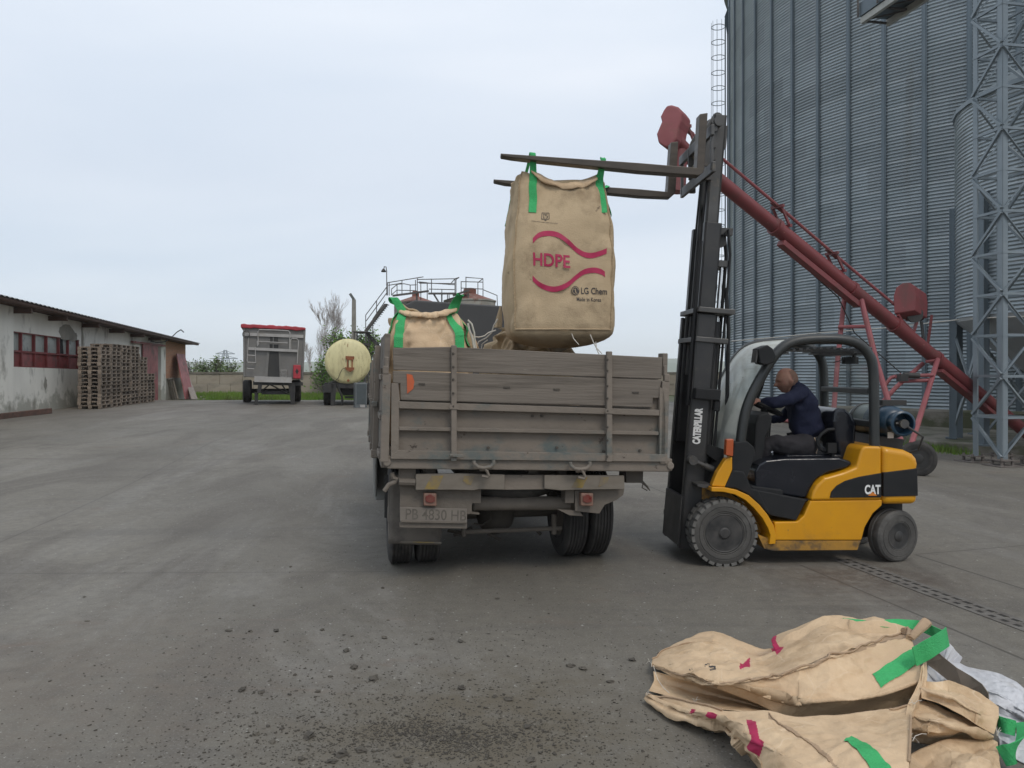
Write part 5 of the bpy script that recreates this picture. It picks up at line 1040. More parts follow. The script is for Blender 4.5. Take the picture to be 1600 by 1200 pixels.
mb = MB(); q(mb, [(893, 834), (900, 806), (925, 778), (965, 755), (1030, 736), (1134, 718), (1134, 832)], .008, .03); obj('side_band', mb, M_matt, fk, smooth=0, bevel=.004)
mb = MB(); q(mb, [(1144, 716), (1303, 696), (1306, 825), (1144, 829)], .008, .06); obj('side_band', mb, M_matt, fk, smooth=0, bevel=.006)
mb = MB(); q(mb, [(1142, 869), (1309, 867), (1310, 1000), (1290, 1010), (1142, 960)], .30, 1.05); q(mb, [(1142, 869), (1309, 867), (1305, 1000), (1142, 1000)], .30, .9); q(mb, [(1040, 930), (1160, 890), (1160, 1040), (1045, 1060)], .28, .9); obj('undercarriage', mb, M_blk, fk, smooth=0)
# front: fenders, wheel well, cowl, kick panel, floor
for y0, y1 in ((0.0, .27), (.90, 1.16)):
    mb = MB(); out_ = [(335, 784), (395, 785), (455, 797), (510, 822), (560, 866), (600, 915), (628, 965), (638, 1010), (636, 1050)]; inn = [(606, 1052), (612, 1010), (600, 975), (575, 930), (535, 882), (495, 845), (445, 818), (390, 806), (335, 804)]
    q(mb, out_+inn, y0, y1); obj('fender', mb, M_yel, fk, smooth=0, bevel=.006)
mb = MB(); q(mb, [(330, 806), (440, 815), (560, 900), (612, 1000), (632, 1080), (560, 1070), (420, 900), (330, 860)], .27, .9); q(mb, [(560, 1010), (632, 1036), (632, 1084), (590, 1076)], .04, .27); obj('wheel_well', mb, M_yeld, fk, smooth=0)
for y0 in (.04, 1.02):
    mb = MB(); q(mb, [(342, 782), (368, 718), (410, 652), (440, 644), (440, 705), (408, 786)], y0, y0+.09); obj('cowl', mb, M_yel, fk, smooth=0, bevel=.01)
mb = MB(); q(mb, [(345, 782), (380, 700), (425, 660), (440, 705), (408, 786)], .13, 1.02); q(mb, [(340, 590), (440, 620), (440, 700), (350, 640)], .3, 1.0); obj('front_panel', mb, M_matt, fk, smooth=0)
mb = MB(); q(mb, [(402, 786), (440, 706), (492, 712), (510, 745), (528, 792), (560, 800), (620, 918), (600, 906), (560, 862), (510, 818), (455, 793)], .03, .16); q(mb, [(440, 640), (450, 575), (510, 568), (545, 600), (550, 640), (510, 745), (440, 706)], .05, .22); obj('kick_panel', mb, M_matt, fk, smooth=0, bevel=.012)
mb = MB(); q(mb, [(545, 798), (790, 846), (742, 944), (620, 920), (600, 900)], .04, 1.1); q(mb, [(520, 780), (680, 800), (680, 840), (560, 815)], .05, 1.05); obj('floor', mb, M_matt, fk, smooth=0, bevel=.01)
mb = MB(); q(mb, [(558, 790), (558, 715), (575, 685), (610, 664), (700, 655), (960, 652), (1012, 668), (1018, 684), (990, 700), (900, 722), (850, 752), (825, 792), (800, 842), (690, 826), (600, 806)], .10, 1.04); obj('seat_deck', mb, M_gloss, fk, smooth=0, bevel=.05, seg=5)
mb = MB(); mb.tube([FL.px(*k7(*p), .095) for p in ((1016, 690), (985, 712), (900, 735), (860, 762), (838, 800), (812, 838), (790, 846), (680, 828))], .012, 6); obj('deck_seal', mb, M_matt, fk)
# wheels
cw = FL.px(*k7(403, 1014), 0.0); cw.z = .315; wheel(fk, FL(-.005+(FL.I@cw).x, .13, .315), rF@V((0, -1, 0)), .312, .24, M_tyre, M_rim, rim=.58, lug=26, groove=1, hub=.055, dish=.05, n=72)
wheel(fk, FL(-.005+(FL.I@cw).x, 1.02, .315), rF@V((0, 1, 0)), .312, .21, M_tyre, M_rim, rim=.58, lug=26, groove=1, hub=.055, n=48)
cr_ = FL.I@FL.px(*k7(1200, 1035), .12)
for y, s_ in ((.18, -1), (.96, 1)): wheel(fk, FL(cr_.x+(.0 if s_ < 0 else .02), y, .252), rF@V((-.30*s_, s_, 0)).normalized(), .25, .17, M_tyre, M_rim, rim=.50, groove=1, hub=.05, dish=.02, n=56)
# overhead guard
path = [(452, 690), (462, 640), (488, 460), (520, 360), (575, 255), (632, 165), (695, 112), (780, 92), (930, 90), (1015, 108), (1068, 155), (1092, 225), (1097, 400), (1098, 604)]
gpts = [FL.I@FL.px(*k7(*p), .10) for p in path]
def smooth_path(pts, k=4):
    o = []
    n_ = len(pts)
    for i in range(n_-1):
        a, b, c, d = pts[max(0, i-1)], pts[i], pts[i+1], pts[min(n_-1, i+2)]
        for j in range(k): u = j/k; o.append(.5*((2*b)+(-a+c)*u+(2*a-5*b+4*c-d)*u*u+(-a+3*b-3*c+d)*u**3))
    return o+[pts[-1]]
gl = smooth_path([V((p.x, p.z, 0)) for p in gpts])
for y in (.10, 1.19):
    mb = MB()
    pts = [FL(p.x, y, p.y) for p in gl]; mb.tube(pts, .05, 8); obj('guard_frame', mb, M_guard, fk, smooth=50)
mb = MB()
gi = lambda x: min(gl, key=lambda p: abs(p.x-x)+(0 if p.y > 1.95 else 9))
xa = gpts[6].x; xb = gpts[9].x
for i in range(11):
    x = xa+(xb-xa)*i/10*1.0; g_ = gi(x); mb.box(FL(x, .645, g_.y-.085), (.03, 1.04, .02), rF)
obj('roof_slat', mb, M_mastg, fk, smooth=0); 
mb = MB(); mb.box(FL(gpts[6].x, .645, gpts[6].z), (.06, 1.04, .05), rF); obj('crossbar', mb, M_guard, fk, smooth=0, bevel=.008)
hz = FL.hit(*k7(1040, 160), 1, .5)
xr = gpts[-1].x
for x_, z_, h_ in ((gpts[11].x-.03, 2.05, .07), (xr-.01, 1.655, .055), (xr, 1.335, .07)): mb = MB(); mb.box(FL(x_, .645, z_), (.08, 1.04, h_), rF); obj('crossbar', mb, M_guard, fk, smooth=0, bevel=.008)
def glass(name, c, alpha, dust):
    m = bpy.data.materials.new(name); m.use_nodes = True; n = m.node_tree; n.nodes.clear(); L = n.links.new
    o = nd(n, 'ShaderNodeOutputMaterial'); t = nd(n, 'ShaderNodeBsdfTransparent'); g_ = nd(n, 'ShaderNodeBsdfGlossy'); d = nd(n, 'ShaderNodeBsdfDiffuse'); m1 = nd(n, 'ShaderNodeMixShader'); m2 = nd(n, 'ShaderNodeMixShader'); lw_ = nd(n, 'ShaderNodeLayerWeight'); lw_.inputs[0].default_value = .5; pw_ = nd(n, 'ShaderNodeMath', operation='POWER'); L(lw_.outputs['Facing'], pw_.inputs[0]); pw_.inputs[1].default_value = 4; fr_ = nd(n, 'ShaderNodeMath', operation='MULTIPLY_ADD'); L(pw_.outputs[0], fr_.inputs[0]); fr_.inputs[1].default_value = .7; fr_.inputs[2].default_value = .05
    t.inputs[0].default_value = c4(c); g_.inputs['Roughness'].default_value = .03; d.inputs[0].default_value = c4(dust); tn = nd(n, 'ShaderNodeTexNoise'); tn.inputs['Scale'].default_value = 3.2; tn.inputs['Detail'].default_value = 7; tcn = nd(n, 'ShaderNodeTexCoord'); mp_ = nd(n, 'ShaderNodeMapping'); mp_.inputs['Rotation'].default_value = (0, .5, 0); mp_.inputs['Scale'].default_value = (2.6, 1, 1); L(tcn.outputs['Object'], mp_.inputs[0]); L(mp_.outputs[0], tn.inputs['Vector'])
    r_ = nd(n, 'ShaderNodeMapRange'); L(tn.outputs['Fac'], r_.inputs[0]); r_.inputs[1].default_value = .3; r_.inputs[2].default_value = .7; r_.inputs[3].default_value = alpha*.7; r_.inputs[4].default_value = alpha*1.3
    L(fr_.outputs[0], m1.inputs[0]); L(t.outputs[0], m1.inputs[1]); L(g_.outputs[0], m1.inputs[2]); L(r_.outputs[0], m2.inputs[0]); L(m1.outputs[0], m2.inputs[1]); L(d.outputs[0], m2.inputs[2]); L(m2.outputs[0], o.inputs[0]); return m
M_ws = glass('dirt_glare_windscreen', (.86, .90, .86), .52, (.74, .76, .69)); M_rg = glass('rear_glass', (.9, .93, .92), .12, (.5, .5, .47))  # windscreen's pale diffuse film is dirt plus bright reflection put into the colour
gw = [p for p in gl if p.x < gpts[7].x-.02][1:]
mb = MB(); nn = len(gw)-1
mb.grid(lambda u, v: FL((lambda p: p.x-.03-.08*math.sin(math.pi*v))(gw[round(u*nn)]), .12+1.05*v, gw[round(u*nn)].y+.012), nn, 12); obj('windscreen', mb, M_ws, fk, smooth=180)
mb = MB(); mb.add([FL(xr+.0, .14, 1.37), FL(xr, 1.15, 1.37), FL(gpts[11].x, 1.15, 2.03), FL(gpts[11].x, .14, 2.03)], [(0, 1, 2, 3)]); obj('rear_window', mb, M_rg, fk, smooth=0)
mb = MB(); w_ = gw; mb.tube([FL(w_[int(nn*.15)].x-.09, .55, w_[int(nn*.15)].y), FL(w_[int(nn*.55)].x-.07, .35, w_[int(nn*.55)].y+.02)], .008, 5); mb.tube([FL(w_[int(nn*.12)].x-.09, .60, w_[int(nn*.12)].y), FL(w_[int(nn*.5)].x-.07, .45, w_[int(nn*.5)].y+.02)], .006, 5); obj('wiper', mb, M_matt, fk)
mb = MB(); q(mb, [(537, 136), (556, 128), (582, 118), (606, 134), (622, 168), (612, 200), (576, 212), (548, 204)], -.09, .07); wl = obj('work_lamp', mb, M_matt, fk, smooth=0, bevel=.012, seg=3)
mb = MB(); a = FL.px(*k7(543, 170), -.01); mb.box(a+rF@V((-.012, 0, 0)), (.012, .12, .12), rF @ Matrix.Rotation(R(8), 3, 'Y')); obj('lens', mb, M_mastg, wl, smooth=0)
mb = MB(); q(mb, [(406, 560), (440, 558), (437, 640), (402, 634)], .0, .07); obj('indicator', mb, mat('orange_lens', (.42, .09, .02), (.36, .07, .02), rough=.3), fk, smooth=0, bevel=.008)
mb = MB(); mb.tube([FL.px(*k7(*p), .5) for p in ((1005, 150), (1005, 185))], .02, 6); mb.box(FL.px(*k7(985, 190), .5), (.14, .07, .07), rF); mb.tube([FL.px(*k7(*p), .5) for p in ((960, 185), (905, 200))], .005, 5); obj('rear_lamp', mb, M_matt, fk)
# dashboard, steering
mb = MB(); q(mb, [(498, 600), (505, 480), (520, 440), (560, 425), (585, 450), (575, 500), (552, 545), (548, 600), (520, 700), (470, 700)], .28, .85, .5); q(mb, [(380, 545), (440, 530), (450, 600), (370, 600)], .55, 1.0, .6); obj('dashboard', mb, M_matt, fk, smooth=0, bevel=.02)
c = FL.px(*k7(590, 412), .56); ax = rF@V((.42, 0, .91)).normalized(); mb = MB(); mb.lathe([(.165+.015*math.cos(a), .015*math.sin(a)) for a in [i*.785 for i in range(8)]], c, ax, 36, closed=True)
x_ = ax.orthogonal().normalized(); y_ = ax.cross(x_)
for i in range(3): a = 2.09*i+.4; mb.cyl(c-ax*.02, c+(x_*math.cos(a)+y_*math.sin(a))*.16, .013, n=8)
mb.cyl(c-ax*.05, c+ax*.0, .04, n=14); mb.cyl(c-ax*.4, c-ax*.04, .03, n=10); obj('steering_wheel', mb, M_matt, fk)
mb = MB()
for i in range(3): a = FL.px(*k7(590+i*8, 500), .85+.04*i); mb.cyl(a+V((0, 0, -.12)), a+V((.01, 0, .02)), .008, n=6); mb.lathe([(0, -.02), (.016, 0), (0, .02)], a+V((.01, 0, .03)), (0, 0, 1), 8)
obj('lever', mb, M_matt, fk)
mb = MB()
c = FL.px(*k7(545, 330), .72); mb.tube([FL.px(*k7(*p), .9) for p in ((585, 270), (570, 320), (540, 400))], .012, 6); mb.box(c, (.02, .09, .15), rF); obj('mirror', mb, M_matt, fk)
# seat
mb = MB(); q(mb, [(856, 470), (862, 420), (885, 408), (915, 412), (948, 440), (967, 480), (962, 560), (945, 620), (925, 652), (895, 650), (880, 600), (868, 540)], .32, .84, .55); obj('seat_back', mb, M_gloss, fk, smooth=0, bevel=.035, seg=4)
mb = MB(); q(mb, [(620, 640), (650, 622), (900, 618), (930, 640), (935, 668), (640, 668)], .32, .84, .55); obj('seat_cushion', mb, M_gloss, fk, smooth=0, bevel=.03, seg=4)
mb = MB(); mb.tube([FL.px(*k7(*p), .34) for p in ((910, 512), (880, 514), (850, 535), (832, 562), (834, 585), (850, 608), (878, 620), (905, 610), (915, 590))], .017, 8); mb.box(FL.px(*k7(897, 600), .3), (.09, .04, .10), rF); mb.box(FL.px(*k7(905, 640), .3), (.025, .02, .06), rF); obj('armrest', mb, M_matt, fk)
# gas cylinder across the counterweight
M_gas = mat('gas_blue', (.012, .042, .075), (.010, .032, .058), scale=4, rough=.35, c3=(.10, .12, .14), s3=5, lo3=.6, hi3=.75)
M_gasg = mat('gas_band', (.16, .19, .18), rough=.5)
h = FL.hit(*k7(1198, 482), 1, .28); c = FL(h.x, 0, h.z); ay = rF@V((0, 1, 0)); rg = .163
mb = MB(); mb.lathe([(0, .24), (.06, .245), (.12, .265), (.152, .30), (rg, .36), (rg, .62)], c, ay, 36); gc = obj('gas_cylinder', mb, M_gas, fk, smooth=50)
mb = MB(); mb.lathe([(rg, .62), (rg+.001, .92), (.14, 1.0), (.06, 1.04), (0, 1.05)], c, ay, 36); obj('cylinder_end', mb, M_gasg, gc, smooth=50)
mb = MB(); mb.lathe([(.108, .13), (.100, .13), (.100, .28), (.108, .28)], c, ay, 30, closed=True); mb.lathe([(.125, .14), (.108, .13), (.108, .155), (.125, .165)], c, ay, 30, closed=True); obj('collar', mb, M_gas, gc, smooth=40)
mb = MB(); mb.cyl(c+ay*.14, c+ay*.26, .03, n=10); mb.cyl(c+ay*.17+V((-.06, 0, 0)), c+ay*.17+V((.06, 0, 0)), .014, n=8); mb.cyl(c+ay*.11, c+ay*.14, .045, n=10); obj('valve', mb, M_mastg, gc)
mb = MB(); a = c+ay*.30+V((-.06, 0, -.12)); mb.add([a+V((-.03, -.045, -.03)), a+V((.03, -.045, -.03)), a+V((.03, -.045, .03)), a+V((-.03, -.045, .03))], [(0, 1, 2, 3)]); obj('label', mb, M_white, gc, smooth=0)
mb = MB()
for y in (.42, .85): mb.lathe([(rg+.012, y), (rg+.012, y+.05), (rg+.003, y+.05), (rg+.003, y)], c, ay, 30, closed=True)
q(mb, [(1130, 545), (1240, 560), (1225, 612), (1110, 596)], .3, 1.0, .3); mb.tube([c+V((.02, .1, -.03)), c+V((.14, .05, -.12)), c+V((.12, .1, -.25)), c+V((.0, .2, -.3))], .012, 6); mb.box(c+V((.05, .5, rg+.03)), (.25, .12, .05), rF); obj('cylinder_bracket', mb, M_blk, fk, smooth=30)
# logo plate
mb = MB(); q(mb, [(1052, 774), (1124, 770), (1126, 828), (1054, 830)], .003, .0075); lg = obj('logo_plate', mb, M_matt, fk, smooth=0)
h = FL.hit(*k7(1090, 800), 1, .002); ytext('CAT', .118, lambda x, y: FL(h.x+x, .0015, h.z+.006+y), M_white, 'logo_text', lg, bold=.0045, sx=.66)
mb = MB(); mb.prism([(-.045, -.048), (.045, -.048), (0, -.012)], lambda a, b, d: FL(h.x+a, d, h.z+b), .0002, .0012); obj('logo_triangle', mb, mat('logo_orange', (.65, .2, .02), rough=.5), lg, smooth=0)
# ---------------------------------------------------------------- mast: three nested pairs of rails, tilted back
nr = FT.hit(1061, 856, 1, .28); x0 = nr.x; zb2 = nr.z
tp = lambda px_, py_, c_: FT.hit(px_, py_, 1, c_).z
z1, z2, z3 = tp(1090, 490, .28), tp(1110, 347, .36), tp(1115, 178, .43)
def rail(mb, x, w_, y, d, z0, z1_, open_=1):
    FT.box(mb, x, x+w_, y, y+.012, z0, z1_) if open_ > 0 else FT.box(mb, x, x+w_, y+d-.012, y+d, z0, z1_)
    FT.box(mb, x, x+.022, y, y+d, z0, z1_); FT.box(mb, x+w_-.022, x+w_, y, y+d, z0, z1_)
for (xx, w_, yn, yf, za, zc, m_) in ((x0, .20, .28, .84, zb2, z1, M_mast), (x0+.025, .17, .36, .77, zb2+1.0, z2, M_mast), (x0+.05, .13, .43, .70, zb2+1.7, z3, M_mastg)):
    for y, op in ((yn, 1), (yf, -1)):
        mb = MB(); rail(mb, xx, w_, y, .07, za, zc, op); obj('mast_rail', mb, m_, fk, smooth=0, bevel=.003)
mb = MB(); FT.box(mb, x0-.015, x0+.022, .29, .90, zb2+.02, zb2+.5); FT.box(mb, x0+.005, x0+.02, .86, .93, zb2+.1, z1-.5); obj('mast_plate', mb, M_mast, fk, smooth=0)
mb = MB()
for z, y0, y1, dx in ((z1-.12, .30, .90, .16), (zb2+.25, .30, .90, .16), (z2-.12, .38, .82, .13), (z2-1.0, .38, .82, .13), (z3-.1, .45, .75, .10), (z3-.9, .45, .75, .1)): FT.box(mb, x0+dx, x0+dx+.03, y0, y1, z-.06, z+.06)
obj('mast_crossmember', mb, M_mast, fk, smooth=0)
mb = MB()
for (xa_, xb_, ya_, z) in ((x0+.0, x0+.36, .24, tp(1120, 485, .28)), (x0, x0+.32, .26, tp(1115, 531, .28))): FT.box(mb, xa_, xb_, ya_, .95, z-.03, z+.02)
obj('mast_bracket', mb, M_mastg, fk, smooth=0, bevel=.006)
zq = tp(1107, 616, .28); mb = MB(); FT.box(mb, x0+.02, x0+.27, .20, .34, zq-.055, zq+.055); FT.box(mb, x0+.22, x0+.28, .22, .3, zq-.16, zq-.05); obj('mast_guard_box', mb, M_matt, fk, smooth=0, bevel=.012)
mb = MB()
for y in (.45, .74):
    mb.cyl(FT(x0+.25, y, zb2+.1), FT(x0+.25, y, z1-.05), .036, n=12); 
    mb.cyl(FT(x0+.12, y+(.0 if y < .6 else -.0), z2-1.2), FT(x0+.12, y, z2-.6), .03, n=12)
obj('lift_cylinder', mb, M_mast, fk)
mb = MB()
for y in (.45, .74): mb.cyl(FT(x0+.25, y, z1-.06), FT(x0+.25, y, z2-.35), .018, n=10)
obj('piston_rod', mb, M_chrome, fk)
mb = MB(); FT.box(mb, x0+.19, x0+.30, .40, .80, z2-.42, z2-.36); obj('chain_bracket', mb, M_mastg, fk, smooth=30); mb = MB(); FT.box(mb, x0+.17, x0+.33, .42, .50, z2-.10, z2-.03); obj('chain_bracket', mb, M_mastg, fk, smooth=30); mb = MB(); FT.box(mb, x0+.15, x0+.20, .44, .50, z3-.32, z3-.1)
obj('chain_bracket', mb, M_mastg, fk, smooth=30)
for y in (.47, .68):
    mb = MB(); mb.cyl(FT(x0+.23, y, z2-.16), FT(x0+.23, y+.04, z2-.16), .06, n=16); obj('chain_wheel', mb, M_mastg, fk, smooth=30); mb = MB(); mb.cyl(FT(x0+.10, y, z3-.02), FT(x0+.10, y+.035, z3-.02), .055, n=16); obj('chain_wheel', mb, M_mastg, fk, smooth=30)
for y in (.39, .50, .53): mb = MB(); mb.tube([FT(x0+.30, y, zb2+.3), FT(x0+.31, y, z1), FT(x0+.31, y, z2-.3), FT(x0+.27, y, z2-.05), FT(x0+.22, y, z2-.12)], .013, 6); obj('hose', mb, M_matt, fk)
for y in (.47, .69): mb = MB(); mb.tube([FT(x0+.02, y, z1-.6), FT(x0+.03, y, z2), FT(x0+.05, y, z3-.1)], .011, 5); obj('chain', mb, M_matt, fk)
mb = MB(); mb.tube([FT(x0-.012, .33, z1-.9), FT(x0-.012, .33, z2-.2)], .02, 8); obj('hose', mb, M_matt, fk); mb = MB(); mb.tube([FT(x0+.34, .5, zb2+.6), FT(x0+.42, .45, z1-.9), FT(x0+.37, .45, z1-.1), FT(x0+.33, .5, z1+.3)], .02, 8); obj('hose', mb, M_matt, fk)
h = FT.hit(1090.5, 666, 1, .278); ytext('CATERPILLAR', .098, lambda x, y: FT(h.x-y, .2775, h.z+x), M_white, 'mast_text', fk, bold=.006, sx=.58)
mb = MB(); a, b = FL.px(1082, 719, .22), FL.px(1122, 737, .22); mb.cyl(a, b, .024, n=12); mb.cyl(a+rF@V((0, -.04, 0)), a+rF@V((0, .06, 0)), .045, n=14); mb.cyl(a+(b-a)*.45, b, .032, n=12); obj('tilt_cylinder', mb, M_mastg, fk); mb = MB(); mb.cyl(b+V((-.03, 0, .01)), b+V((.04, 0, -.03)), .045, n=12); obj('tilt_pivot', mb, M_yeld, fk)
mb = MB(); q(mb, [(268, 770), (330, 768), (345, 782), (300, 788), (272, 780)], .1, .3, .1); obj('mast_stop', mb, M_mastg, fk, smooth=0)
# carriage and forks
c6 = lambda a, b: (1000+a*.3085, 150+b*.3085)
mb = MB(); FL.prism(mb, [(782, 239.5), (1000, 254.5), (1089, 262), (1093.5, 178), (1106, 176), (1101, 262), (1099, 269), (1093, 274), (1000, 267.5), (850, 252), (800, 246), (783, 243)], .14, .27, .14); obj('fork', mb, M_fork, fk, smooth=0, bevel=.006)
mb = MB(); FL.prism(mb, [(771, 280), (1000, 295.5), (1043, 299.5), (1048.5, 222), (1060, 221), (1056, 296), (1054, 303), (1048, 308.5), (1000, 306.5), (850, 292), (790, 287), (772, 283)], 1.14, 1.27, 1.14); obj('fork', mb, M_fork, fk, smooth=0, bevel=.006)
hN = FL.hit(1104, 205, 1, .2); hL = FL.hit(1106, 262, 1, .2); ca = MB()
for hh, t_ in ((hN, .10), (hL, .10)): ca.box(FL(hh.x+.035, .70, hh.z-.01), (.035, 1.18, t_), rF)
for y in (.42, .98): ca.box(FL((hN.x+hL.x)/2+.075, y, (hN.z+hL.z)/2), (.06, .05, .5), rF)
for y in (.16, 1.24): ca.box(FL(hN.x+.04, y, (hN.z+hL.z)/2), (.03, .03, .42), rF)
obj('carriage', ca, M_mastg, fk, smooth=0, bevel=.006)
mb = MB(); mb.cyl(FL(hN.x+.10, .36, hN.z-.06), FL(hN.x+.10, 1.0, hN.z-.06), .04, n=14); mb.cyl(FL(hN.x+.07, .45, hN.z-.17), FL(hN.x+.07, 1.15, hN.z-.17), .02, n=10); obj('side_shift_cylinder', mb, mat('cyl_worn', (.20, .18, .12), (.08, .075, .07), scale=9, rough=.5), fk)
mb = MB(); hp_ = FL.hit(1117, 210, 1, .3)
for y in (.9, .33): mb = MB(); mb.prism([(-.09, -.30), (.0, -.30), (.02, .05), (.02, .16), (-.02, .18), (-.07, .1), (-.10, .0)], lambda a, b, d: FL(hp_.x+a, d, hp_.z+b), y, y+.03); obj('carriage_plate', mb, M_mastg, fk, smooth=30)
mb = MB()
for z in (-.22, -.1, .06, .12): mb.cyl(FL(hp_.x+.0, .3, hp_.z+z), FL(hp_.x, .34, hp_.z+z), .03, n=10)
mb.cyl(FL(hp_.x+.04, .28, hp_.z+.13), FL(hp_.x+.04, .4, hp_.z+.13), .05, n=14); obj('carriage_roller', mb, M_mastg, fk, smooth=30)
# ---------------------------------------------------------------- the driver
k8 = lambda a, b: (1160+a/5.456, 540+b/5.456)
M_navy = mat('navy_cloth', (.012, .015, .035), (.018, .022, .045), scale=6, rough=.85, bump=.5, bscale=14, spec=.2)
M_trous = mat('grey_trousers', (.022, .021, .024), (.032, .03, .033), scale=6, rough=.9, bump=.5, bscale=12, spec=.2)
M_skin = mat('skin', (.30, .155, .11), (.35, .185, .13), scale=9, rough=.55, c3=(.31, .115, .085), s3=12, lo3=.5, hi3=.7)
drv = thing('person', 'balding man in navy jacket and dark trousers driving the forklift, leaning to the wheel', 'person', FL.px(*k8(520, 900), .57))
def skin(name, chains, mat_, parent, sub=2):
    vs, es, rs = [], [], []; idx = {}; s0 = 1.06
    for ch in chains:
        prev = None
        for nm, p, r_ in ch:
            if nm in idx: i = idx[nm]
            else: i = len(vs); idx[nm] = i; vs.append(V(p)); rs.append(r_)
            if prev is not None: es.append((prev, i))
            prev = i
    W = WM[parent.name].inverted(); me = bpy.data.meshes.new(name); me.from_pydata([tuple(W@v) for v in vs], es, []); o = link(bpy.data.objects.new(name, me)); o.parent = parent; me.materials.append(mat_)
    sk = o.modifiers.new('skin', 'SKIN'); sk.use_smooth_shade = True
    lay = me.skin_vertices[0].data if me.skin_vertices else None
    if lay is None:
        bpy.context.view_layer.objects.active = o; bm = bmesh.new(); bm.from_mesh(me); bm.verts.layers.skin.verify(); bm.to_mesh(me); bm.free(); lay = me.skin_vertices[0].data
    for i, r_ in enumerate(rs): lay[i].radius = (r_, r_) if not isinstance(r_, tuple) else r_; lay[i].use_root = (i == 0)
    s_ = o.modifiers.new('sub', 'SUBSURF'); s_.levels = sub+1; s_.render_levels = sub+1
    tx = bpy.data.textures.new('wrinkle', 'CLOUDS'); tx.noise_scale = .11; tx.noise_depth = 3; d_ = o.modifiers.new('wrinkle', 'DISPLACE'); d_.texture = tx; d_.strength = .055; d_.mid_level = .5; return o
D8 = lambda a, b, y: FL.px(*k8(a, b), y)
skin('jacket', [[('pel', D8(580, 800, .58), .165), ('wai', D8(545, 690, .58), .180), ('che', D8(520, 560, .58), .175), ('uch', D8(480, 430, .58), .140), ('nek', D8(440, 350, .58), .066), ('nk2', D8(425, 320, .58), .058)],
    [('uch', 0, 0), ('shn', D8(490, 400, .42), .090), ('un1', D8(410, 458, .37), .078), ('eln', D8(310, 490, .36), .064), ('fn1', D8(215, 480, .42), .052), ('wrn', D8(150, 470, .47), .036)],
    [('uch', 0, 0), ('shf', D8(470, 420, .76), .078), ('uf1', D8(410, 520, .80), .062), ('elf', D8(330, 620, .80), .052), ('ff1', D8(250, 625, .80), .042), ('wrf', D8(200, 622, .80), .036)]], M_navy, drv)
skin('trousers', [[('pel', D8(600, 860, .58), .165), ('hn', D8(530, 860, .47), .125), ('tn', D8(370, 845, .44), .105), ('kn', D8(220, 835, .43), .078), ('sn', D8(165, 950, .43), .058), ('an', D8(110, 1080, .43), .046)],
    [('pel', 0, 0), ('hf', D8(520, 870, .69), .105), ('tf', D8(370, 850, .72), .09), ('kf', D8(225, 830, .72), .068), ('sf', D8(175, 950, .72), .056), ('af', D8(125, 1080, .72), .045)]], M_trous, drv)
for y, dx in ((.43, 0), (.72, 15)): skin('shoe', [[('h', D8(120+dx, 1120, y), .045), ('m', D8(75+dx, 1135, y), .042), ('t', D8(30+dx, 1148, y), .036)]], M_matt, drv)
# head: one surface with brow, nose, mouth, chin and ears, set on the neck
hc = D8(376, 296, .58); tilt = R(-13)
def headpt(u, v):
    a = 2*math.pi*u; b = math.pi*(v-.5); f = math.cos(b)*math.cos(a); s_ = math.cos(b)*math.sin(a); z = math.sin(b)
    x = f*(.108 if f > 0 else .118); y = s_*.084; zz = z*.127
    fr_ = max(0, f)
    if z < 0: y *= 1-.28*(-z)**1.3; x *= 1-.10*(-z); x += .016*fr_*(-z)
    if z < -.2 and f < 0: x *= 1-.35*min(1, (-z-.2)/.6)
    g_ = lambda c_, w_, t_, tw: math.exp(-((z-c_)/w_)**2-((s_-t_)/tw)**2)*(f > 0)
    x += .034*g_(-.20, .13, 0, .17)+.014*g_(-.02, .16, 0, .12)+.008*g_(.20, .10, 0, .55)-.012*(g_(.03, .10, .36, .2)+g_(.03, .10, -.36, .2))
    x += .010*g_(-.48, .06, 0, .25)+.009*g_(-.60, .05, 0, .22)-.006*g_(-.54, .03, 0, .28)+.014*g_(-.86, .14, 0, .3)
    y += math.copysign(.006, s_)*math.exp(-((z+.25)/.2)**2-((f-.4)/.35)**2)
    for sg in (1, -1): 
        e = math.exp(-((z+.08)/.23)**2-((f+.04)/.15)**2)*(s_*sg > .7); y += sg*.020*e; x -= .012*e
    p = Matrix.Rotation(tilt, 3, 'Y')@V((-x, y, zz)); return hc+rF@p
mb = MB(); mb.grid(headpt, 64, 48, wrap=True)
mb.lathe([(.020+.008*math.cos(a), .008*math.sin(a)) for a in [i*.785 for i in range(8)]], hc+rF@(Matrix.Rotation(tilt, 3, 'Y')@V((.012, -.083, -.012))), rF@V((.25, -1, 0)), 14, closed=True); mb.tube([hc+rF@V((.02, 0, -.05)), hc+rF@V((.045, 0, -.10)), hc+rF@V((.07, 0, -.16))], .06, 16)
